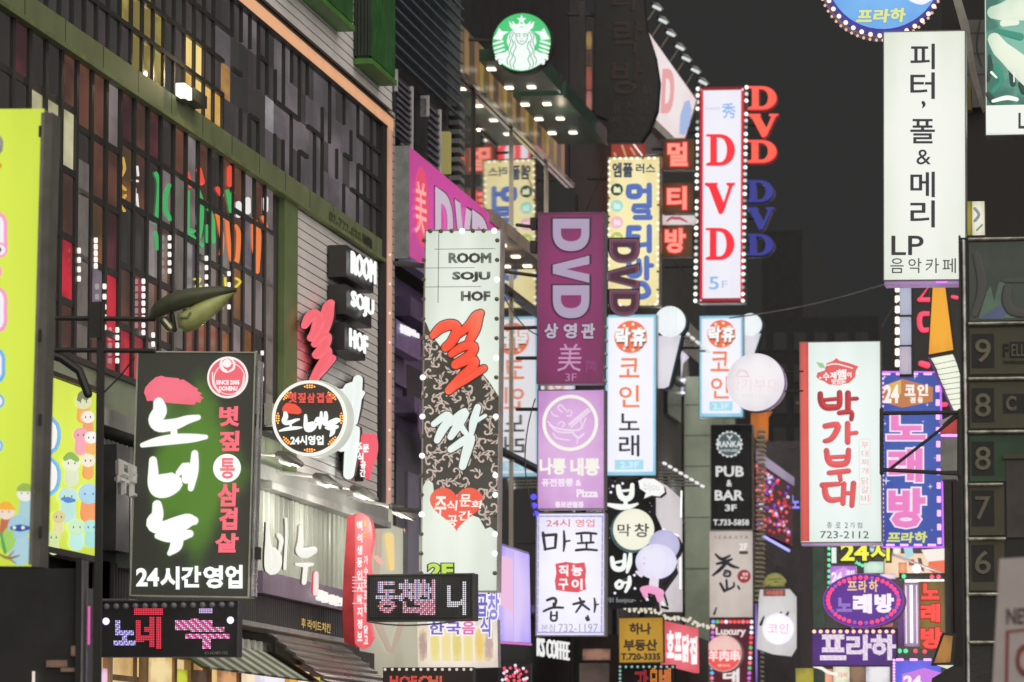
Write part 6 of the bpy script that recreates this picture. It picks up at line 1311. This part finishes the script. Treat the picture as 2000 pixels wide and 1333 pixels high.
for t_, x in (('종', 1615), ('로', 1632), ('2', 1650), ('가', 1660), ('점', 1674)): PK2.text('lettering', P('38424a'), t_, (x, 1021, x+(10 if t_ != '2' else 6), 1032), .0, .008, .014)
PK2.text('lettering', P('20282c'), '723-2112', (1602, 1038, 1697, 1052), .0, .008, .014)
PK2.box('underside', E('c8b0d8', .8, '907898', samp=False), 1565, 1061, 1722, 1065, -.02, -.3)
# blue singing room sign
BN = sign('blue_singing_sign', 'tall blue singing room sign with pink outlined characters and violet rope lights', (1722, 728, 1838, 1068), 68, .35, E('3c58ac', 1, '2c3c94', edge=1.1, ns=1.0), lean=-.4)
BN.poly('orange_badge', P('c07848'), [(1724,755),(1762,741),(1822,757),(1822,785),(1762,797),(1724,786)], .02, .01); BN.poly('orange_badge', P('d8b060'), [(1724,756),(1760,742.5),(1760,770),(1724,760)], .026, .021)
for t_, b_ in (('24', (1726,752,1756,788)), ('코', (1767,752,1788,774)), ('인', (1791,751,1813,774)), ('겸', (1777,776,1788,788)), ('용', (1792,776,1803,788))): BN.text('lettering', P('f6f0e8'), t_, b_, .05, .01, .03)
for t_, (x0, y0, x1, y1) in (('노', (1732,812,1808,860)), ('래', (1735,876,1802,942)), ('방', (1735,954,1808,1032))):
    BN.text('letter_outline', P('f4e4f4'), t_, (x0-3, y0-3, x1+3, y1+3), .095, .01, .02); BN.text('lettering', P('ec80c4'), t_, (x0, y0, x1, y1), .05, .01, .035)
for t_, b_ in (('프', (1733,1041,1759,1059)), ('라', (1760,1040,1785,1061)), ('하', (1786,1039,1811,1061))): BN.text('lettering', P('d8dc80'), t_, b_, .045, .01, .03, shear=.1)
for x, y, r_ in ((1728,737,4), (1787,736,6), (1802,753,3), (1731,940,9), (1817,951,6), (1803,824,3), (1729,828,4), (1811,791,4), (1820,1036,2.5), (1826,895,2.5)):
    BN.poly('star_print', P('d0dcf4'), [(x+(r_ if i % 2 == 0 else r_*.22)*math.cos(i*math.pi/4), y+(r_ if i % 2 == 0 else r_*.22)*math.sin(i*math.pi/4)) for i in range(8)], .016, .011)
vb = bulbmesh(.024, P('e8a8ff', 1.6))
BN.bulbs(vb, [(1831+(y-750)*.012+dx, y+dy) for y in range(760, 1060, 27) for dx in (-1.8, 1.8) for dy in (-4, 0, 4)] + [(x+dx, 731) for x in range(1730, 1826, 27) for dx in (-5, -1, 3, 7)] + [(x+dx, 1065) for x in range(1738, 1830, 27) for dx in (-5, -1, 3, 7)] + [(1724, y) for y in range(740, 1060, 9)], .02)
for a, b in (((1724,727),(1838,727.8)), ((1837,730),(1842,1068)), ((1724,1069),(1842,1069))): MB().tube([BN.p(*a, .0), BN.p(*b, .0)], .015, 6).build('neon_tube', P('c868f0', 1.2), BN)
# steel frame in front of it
SF = F('steel_frame', 'black steel bracket frame with a diagonal brace across the blue sign', 'bracket', 1877, 925, 60, YS)
for a, b, r_ in (((1722,808),(1874,806),.028), ((1722,918),(1875,926),.028), ((1875,804),(1875,930),.04), ((1738,917),(1872,812),.022), ((1722,800),(1722,925),.03)): MB().tube([SF.p(*a), SF.p(*b)], r_, 6).build('bar', BLK, SF)
AC = F('wall_cabinet', 'pale grey cabinet with small lights beside the blue sign', 'cabinet', 1853, 940, 66, YS)
AC.box('body', S((.36, .38, .34), .5), 1837, 852, 1870, 920, 0, -.4); AC.box('body', S((.34, .36, .32), .5), 1838, 928, 1868, 937, 0, -.4); AC.poly('red_awning', E('c83c34', .8, '8c2c28', samp=False), [(1835,838),(1870,812),(1870,848),(1838,850)], .1, -.1)
AC.poly('stripe', S((.7, .7, .7), .5), [(1833,826),(1862,812),(1840,832)], .12, .1); AC.bulbs(vb, [(1840+i*4, 851) for i in range(8)], .05)
# ------------------------------------------------------------------ tall directory board with floor numbers
KH = S((.105, .095, .058), .5, vary=.15); KHD = S((.022, .024, .024), .5, vary=.2); KHN = S((.22, .205, .135), .5, bump=0)
DB = F('directory_board', 'tall dark floor directory board with chrome edge and floor numbers 9 to 6', 'directory board', 1940, 1333, 36, YS, 0, z=0)
DB.box('cabinet', S((.03, .029, .028), .5), 1878, 462, 2150, 1460, 0, -.35); DB.box('post', BLK, 1878, 462, 1882, 1460, .06, .001)
def chrome(x0, y0, x1, y1, up=False):
    a, b, c, d = DB.r(x0, y0, x1, y1); n = 26; vs = []
    for i in range(n+1):
        t = i/n; w = rnd.uniform(-.004, .004)
        if up: vs += [(a, -.02+w, c+(d-c)*t), ((a+b)/2, -.06+w, c+(d-c)*t), (b, -.02-w, c+(d-c)*t)]
        else: vs += [(a+(b-a)*t, -.02+w, d), (a+(b-a)*t, -.06+w, (c+d)/2), (a+(b-a)*t, -.02-w, c)]
    fs = []
    for i in range(n): fs += [(3*i, 3*i+1, 3*i+4, 3*i+3), (3*i+1, 3*i+2, 3*i+5, 3*i+4)]
    MB().add(vs, fs).build('chrome_strip', S((.90, .92, .74) if up else (.85, .72, .55), .36, .6, .75, 5 if up else 9, .3), DB, smooth=True)  # strong colour variation paints the bright highlights of the chrome
chrome(1883, 470, 1891, 1460, True)
for y in (463, 628, 736, 840, 944, 1050, 1158, 1252): chrome(1892 if y < 1000 or y > 1150 else 1892, y, 2150 if y < 900 else (1960 if y < 1000 else 1965), y+7)
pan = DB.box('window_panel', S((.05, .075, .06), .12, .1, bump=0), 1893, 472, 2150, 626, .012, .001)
DB.poly('painted_reflection', S((.16, .30, .22), .2), [(1912,622),(1925,575),(1935,560),(1942,590),(1950,555),(1962,548),(1975,590),(1985,622)], .016, .013)  # reflections in the dark pane painted as flat coloured shapes
DB.poly('painted_reflection', S((.14, .2, .42), .2), [(1912,624),(1950,598),(1966,604),(1960,624)], .020, .017)
DB.strokes('lettering', P('2c2e2a'), [[(1908,500,9),(1918,560,10),(1904,612,8)], [(1968,565,10),(1966,590,10),(1978,608,10),(2010,612,9)], [(1962,548,5),(2010,548,5)]], .021, sy=.02)  # unlit strokes; dark tone is emitted so no shading shows
for n_, y0, y1, m_ in (('9', 640, 730, KH), ('8', 746, 836, KH), ('8', 850, 940, S((.05, .11, .06), .5)), ('7', 950, 1046, KH), ('6', 1056, 1154, KH)):
    x1 = 2150 if y0 < 940 else 1962
    DB.box('floor_panel', m_, 1894, y0, x1, y1, .012, .001); DB.box('number_plate', KHD, 1898, y0+13 if y0 < 940 else y0+9, 1942, y0+79 if y0 < 940 else y1-18, .018, .013)
    yy = y0+23 if y0 < 940 else y0+20; DB.text('lettering', KHN, n_, (1904, yy, 1935, yy+46), .012, .01, .02)
DB.text('lettering', KHD, 'F', (1959, 672, 1970, 698), .03, .01, .014); DB.box('name_plate', KHD, 1972, 668, 2015, 700, .016, .013); DB.text('lettering', KHN, 'ELLA', (1976, 673, 2015, 696), .0, .01, .018); DB.text('lettering', KHD, 'Institute', (1960, 703, 2002, 711), .01, .008, .014)
DB.box('name_plate', KHD, 1959, 770, 2010, 808, .016, .013); DB.text('lettering', KHN, 'C', (1964, 774, 1985, 804), .05, .01, .018)
DB.box('blank_panel', S((.10, .085, .08), .6), 1966, 900, 2150, 1050, .02, .001); DB.box('ledge', KH, 1960, 888, 2150, 896, .04, .021)
DB.box('vent_grille', S((.05, .05, .048), .5), 1896, 1262, 1935, 1400, .012, .001)
for i in range(10): DB.strokes('grille_line', DARK, [[(1898,1270+i*14,.8),(1934,1258+i*14,.8)]], .014, n=6)
# soft white sign very near, bottom right corner
NW = F('near_white_sign', 'near white sign panel at the bottom right corner with faint red frame', 'sign', 1975, 1333, 22, YS, 1.5)
NW.poly('panel', S((.62, .54, .54), .6, vary=.12), [(1952,1092),(2120,1082),(2100,1460),(1936,1460),(1938,1340)], 0, -.05); NW.text('lettering', S((.16, .12, .10), .6), 'NEW', (1966, 1188, 2030, 1220), .03, .004, .002)
NW.poly('red_frame', S((.33, .08, .07), .6), [(1965,1232),(2060,1222),(2060,1227),(1971,1236),(1968,1400),(1962,1400)], .004, .001); NW.text('lettering', S((.33, .08, .07), .6), 'O', (1984, 1258, 2024, 1322), .03, .004, .002)
# ------------------------------------------------------------------ lit clutter low on the right
SHP = F('lit_shop_wall', 'brightly lit shop wall crowded with small boards below the blue sign', 'shopfront', 1740, 1333, 76, YS, 0, z=0)
SHP.box('wall', S((.10, .095, .09), .6), 1588, 1064, 1846, 1500, 0, -4); SHP.box('column', S((.07, .12, .09), .4), 1590, 1066, 1612, 1400, .2, .003)
SHP.box('cream_board', E('f4d8b8', 1, 'e4b890', edge=1.0, ns=2), 1728, 1082, 1840, 1128, .06, .003); SHP.box('mint_board', E('d0e8d8', 1, 'a0c8b0', samp=False), 1688, 1098, 1726, 1120, .07, .003)
SHP.poly('photo_print', P('f0704c'), [(1815,1095),(1845,1088),(1845,1140),(1812,1112)], .08, .061); SHP.poly('photo_print', P('f4ece4'), [(1800,1075),(1845,1072),(1845,1095),(1812,1098)], .085, .081)
SHP.poly('photo_print', P('a8d8e0'), [(1765,1070),(1782,1068),(1785,1086),(1770,1094)], .08, .061); SHP.poly('photo_print', P('5c4038'), [(1793,1090),(1800,1092),(1806,1118),(1796,1112)], .08, .061)
SHP.disc('globe_lamp', P('ffffff', 1.6), 1791, 1112, 8, .15, .061); SHP.strokes('pipe', S((.6, .6, .62), .3, .6), [[(1690,1064,2),(1740,1082,2.5),(1800,1105,2.5),(1840,1120,2)]], .3, n=8)
for (x0, y0, x1, y1, c, c2) in ((1690,1250,1712,1290,'8cb0e0','6080b8'), (1628,1296,1660,1340,'ece8d0','c0bca0'), (1660,1290,1690,1340,'8c6c54','4c4034'), (1692,1292,1738,1345,'e8e4e8','a8a0a8'), (1555,1306,1600,1345,'a89c38','787028'), (1600,1308,1626,1345,'f0a888','c08068')): SHP.box('small_board', E(c, 1, c2, samp=False, ns=8), x0, y0, x1, y1, .1, .003)
SHP.text('lettering', P('e07868'), '다찌', (1637, 1314, 1655, 1324), .01, .01, .104)
SHP.strokes('lamp_garland', P('f4ece0', 1.1), [[(1590,1302,2.5),(1605,1306,3),(1618,1314,3),(1635,1318,2.5)]], .2, n=6)
lamp('light', SHP.M @ SHP.p(1750, 1180, 2), 60, (1, .85, .9), .3)
Y24 = F('yellow_letters', 'bright yellow outlined 24 hour lettering under the stew sign', 'letter sign', 1680, 1102, 73, YS)
for t_, b_ in (('24', (1642,1062,1697,1096)), ('시', (1700,1060,1738,1096))): Y24.text('letter_back', P('28241c'), t_, (b_[0]-4, b_[1]-3, b_[2]+4, b_[3]+4), .08, .03, -.03); Y24.text('lettering', P('f0f050', 1.05), t_, b_, .03, .03, .01)
P24 = sign('violet_coin_sign', 'small violet 24 hour coin sign behind the oval sign', (1621, 1106, 1672, 1160), 73.5, .2, E('c080e0', 1, '9860c8', edge=1.1), lean=0)
P24.poly('print', P('d898e8'), [(1623,1120),(1648,1108),(1670,1120),(1670,1158),(1623,1158)], .014, .009); P24.text('lettering', P('f8f0fc'), '24', (1624, 1118, 1645, 1138), .05, .01, .016); P24.text('lettering', P('f8f0fc'), '코인', (1652, 1114, 1669, 1124), .05, .01, .016)
gb = bulbmesh(.035, P('60e0a0', 1.3)); P24.bulbs(gb, [(1619, y) for y in range(1072, 1160, 11)] + [(1672+i*6, 1099+i*3) for i in range(3)], .0)
P24.box('white_strip', P('e8f4ec'), 1624, 1070, 1633, 1100, .0, -.05)
OV = F('oval_sign', 'oval purple singing room sign ringed with red bulbs', 'sign', 1683, 1226, 66, YS, 0)
OV.disc('cabinet', S((.3, .2, .35), .4), 1688, 1174, 80, -.03, -.3, ry=54); OV.disc('rim', P('8c3ca8'), 1686, 1173.5, 79, .0, -.028, ry=53); OV.disc('face_panel', E('5c2c94', 1, '481c80', edge=1.1), 1686, 1173, 77, .014, .002, ry=51)
for t_, b_ in (('프', (1655,1136,1674,1154)), ('라', (1677,1134,1693,1158)), ('하', (1697,1134,1715,1157))): OV.text('lettering', P('f0c898'), t_, b_, .03, .02, .02)
for t_, b_, c in (('노', (1634,1168,1664,1196), '9474c4'), ('래', (1666,1161,1703,1199), 'fbf0fa'), ('방', (1708,1160,1746,1198), 'fbf0fa')): OV.text('lettering', P(c), t_, b_, .06, .03, .02)
rb, db = bulbmesh(.042, P('f8487c', 1.15)), bulbmesh(.036, P('9c64b8'))
for i in range(38):
    a = 2*math.pi*i/38; link('bulb', db if i % 7 in (2,) or i in (5, 11) else rb, OV, loc=OV.p(1686+69*math.cos(a), 1173+44.5*math.sin(a), .016))
L6 = sign('led_board', 'purple dot matrix board with glowing pink white characters under the oval sign', (1585, 1228, 1752, 1302), 66.5, .25, E('542488', .9, '3c1c60', edge=1.1), lean=.3, cab=BLK, frame=S((.12, .06, .14), .4), fw=2)
led(L6, (1590, 1234, 1750, 1296), 84, 32, [('프', 6, 3, 33, 29, lambda i, j: 'fff4fc' if (i*5+j*3) % 11 else 'f8b0d8'), ('라', 33, 3, 59, 29, lambda i, j: 'fff4fc' if (i*5+j*3) % 11 else 'f8b0d8'), ('하', 58, 3, 84, 29, lambda i, j: 'fff4fc' if (i*5+j*3) % 11 else 'f8b0d8')], None, .48)
L6.bulbs(bulbmesh(.035, P('ffc4a0', 1.5)), band((1590,1234),(1744,1234),13), .03)
NR = sign('narrow_singing_sign', 'narrow olive sign with red glowing singing room characters beside white tubes', (1795, 1136, 1845, 1268), 70, .3, E('8c7438', .9, '5c4c28', edge=1.1), lean=0)
for t_, b_ in (('노', (1799,1140,1835,1172)), ('래', (1798,1180,1836,1216)), ('방', (1798,1226,1842,1268))): NR.text('letter_glow', P('8c2420'), t_, (b_[0]-2, b_[1]-2, b_[2]+2, b_[3]+2), .09, .01, .014); NR.text('lettering', P('ff5048', 1.05), t_, b_, .055, .02, .03)
WT = F('white_tube_box', 'violet white box with bright upright fluorescent tubes', 'lamp', 1782, 1262, 70.5, YS)
WT.box('body', E('b898b8', .9, '8c6c98', edge=1.1), 1766, 1140, 1794, 1262, 0, -.3); WT.box('tube', P('ffffff', 1.6), 1778, 1144, 1783, 1256, .08, .03); WT.box('tube', P('f4e8f8', 1.1), 1769, 1144, 1771, 1258, .06, .02); WT.box('tube', P('f4e8f8', 1.1), 1790, 1144, 1792, 1258, .06, .02); WT.box('top_tube', P('ffffff', 1.6), 1768, 1133, 1844, 1138, .1, .03)
WT.box('rail', DARK, 1756, 1120, 1844, 1131, .02, -.2); WT.bulbs(bulbmesh(.045, P('58e098', 1.3)), [(1765,1126),(1757,1272),(1769,1272)], .04); WT.bulbs(bulbmesh(.045, P('f05868', 1.2)), [(1820,1127),(1833,1127),(1788,1272),(1806,1273)], .04)
WT.box('dark_slats', E('6c4480', .9, '30283c', samp=False, ns=20), 1752, 1160, 1765, 1262, .0, -.1)
BP = sign('low_blue_sign', 'bright blue sign with pink badge cut by the bottom edge', (1748, 1290, 1838, 1420), 62, .3, E('6c6cec', 1, '5048d0', edge=1.1), lean=0)
BP.poly('print', P('c878e0'), [(1762,1318),(1805,1305),(1850,1318),(1850,1345),(1762,1345)], .014, .009); BP.text('lettering', P('f4ecfc'), '24', (1764, 1320, 1800, 1344), .05, .01, .02); BP.bulbs(vb, [(1752+i*3.5+(i//4)*13, 1289) for i in range(12)] + [(1746, 1290+i*6) for i in range(8)], .02)
OL_ = F('open_lamp_box', 'dark bracket holding an amber lit tapering panel at the lower right', 'lamp', 1850, 1300, 52, YS)
OL_.poly('frame', BLK, [(1840,1236),(1868,1238),(1862,1300),(1818,1300)], 0, -.2); OL_.poly('amber_panel', E('b07c38', .9, '7c5428', samp=False), [(1844,1241),(1861,1243),(1856,1294),(1824,1296)], .02, .003); OL_.poly('white_flap', P('e0e4cc'), [(1830,1300),(1863,1300),(1850,1307)], .05, .0)
OL_.poly('dark_shelf', BLK, [(1820,1325),(1860,1302),(1892,1302),(1892,1460),(1800,1460)], -.05, -.4)
WK = F('leaning_post', 'orange and cream leaning post at the dark gap left of the oval sign', 'post', 1598, 1240, 78, YS)
WK.strokes('post', E('e0a050', .9, 'a87038', samp=False), [[(1594,1150,3),(1606,1172,4)]], 0); WK.strokes('post', E('b89c70', .8, '70604c', samp=False), [[(1597,1180,5),(1596,1200,5)]], 0); WK.poly('violet_plate', E('4c3c70', .9, '302850', samp=False), [(1590,1210),(1618,1200),(1625,1222),(1590,1216)], 0, -.1); WK.strokes('round_lamp', E('dcc890', .9, 'a89460', samp=False), [[(1612,1220,8),(1614,1222,8)]], .05)
for (x0, y0, x1, y1, c, c2) in ((1756,1100,1772,1122,'f0a070','c06848'), (1700,1066,1716,1080,'b8e0e8','80b0c0'), (1745,1070,1760,1084,'f8f0e0','d0c0a0'), (1776,1094,1786,1106,'c84840','902c28'), (1720,1122,1750,1132,'f0d8e8','b898b0'), (1804,1140,1812,1150,'fff0e0','d0b090'), (1664,1218,1690,1228,'f0f0e8','c0c0b0'), (1700,1216,1745,1226,'a03c38','702824')): SHP.box('small_board', E(c, 1, c2, samp=False, ns=8), x0, y0, x1, y1, .14, .09)
for i, (a, m_, b, D, lb) in enumerate((((1180,330),(1150,400),(1120,470), 89, 'cable drooping beside the left edge of the yellow sign'), ((1290,470),(1330,540),(1365,545), 93, 'cable looping from the lowest neon box to the white DVD sign'), ((1183,600),(1165,760),(1182,935), 84, 'long cable running down past the nearer coin sign'),
        ((976,560),(1010,640),(1050,655), 68, 'cable sagging between the tall hof sign and the magenta sign'), ((1045,780),(1005,900),(1046,1010), 69, 'cable hanging left of the pink noodle sign'), ((1470,1040),(1500,1110),(1548,1120), 103, 'cable between the tavern sign and the sequin wall'),
        ((1722,640),(1740,600),(1757,590), 63, 'short cable from the stew sign top to the block column'), ((720,1215),(800,1232),(925,1208), 53.5, 'loose wires sagging under the lilac dot board'))):
    f = F('cable', lb, 'cable', a[0], a[1], D, YS); n = 10
    MB().tube([f.p((1-t)**2*a[0]+2*t*(1-t)*m_[0]+t*t*b[0], (1-t)**2*a[1]+2*t*(1-t)*m_[1]+t*t*b[1]) for t in [i/n for i in range(n+1)]], .011, 5).build('wire', S((.09, .09, .09), .5), f)
# cables in the alley
for a, b, D, lb in (((1425,622),(1728,556), 75, 'thin slack cable from the far building to the white cafe sign'), ((1500,862),(1565,872), 90, 'thin cable between the orange fin and the stew sign')):
    f = F('cable', lb, 'cable', a[0], a[1], D, YS); n = 12
    MB().tube([f.p(a[0]+(b[0]-a[0])*i/n, a[1]+(b[1]-a[1])*i/n + 8*math.sin(math.pi*i/n)) for i in range(n+1)], .012, 5).build('wire', S((.2, .2, .2), .5), f)
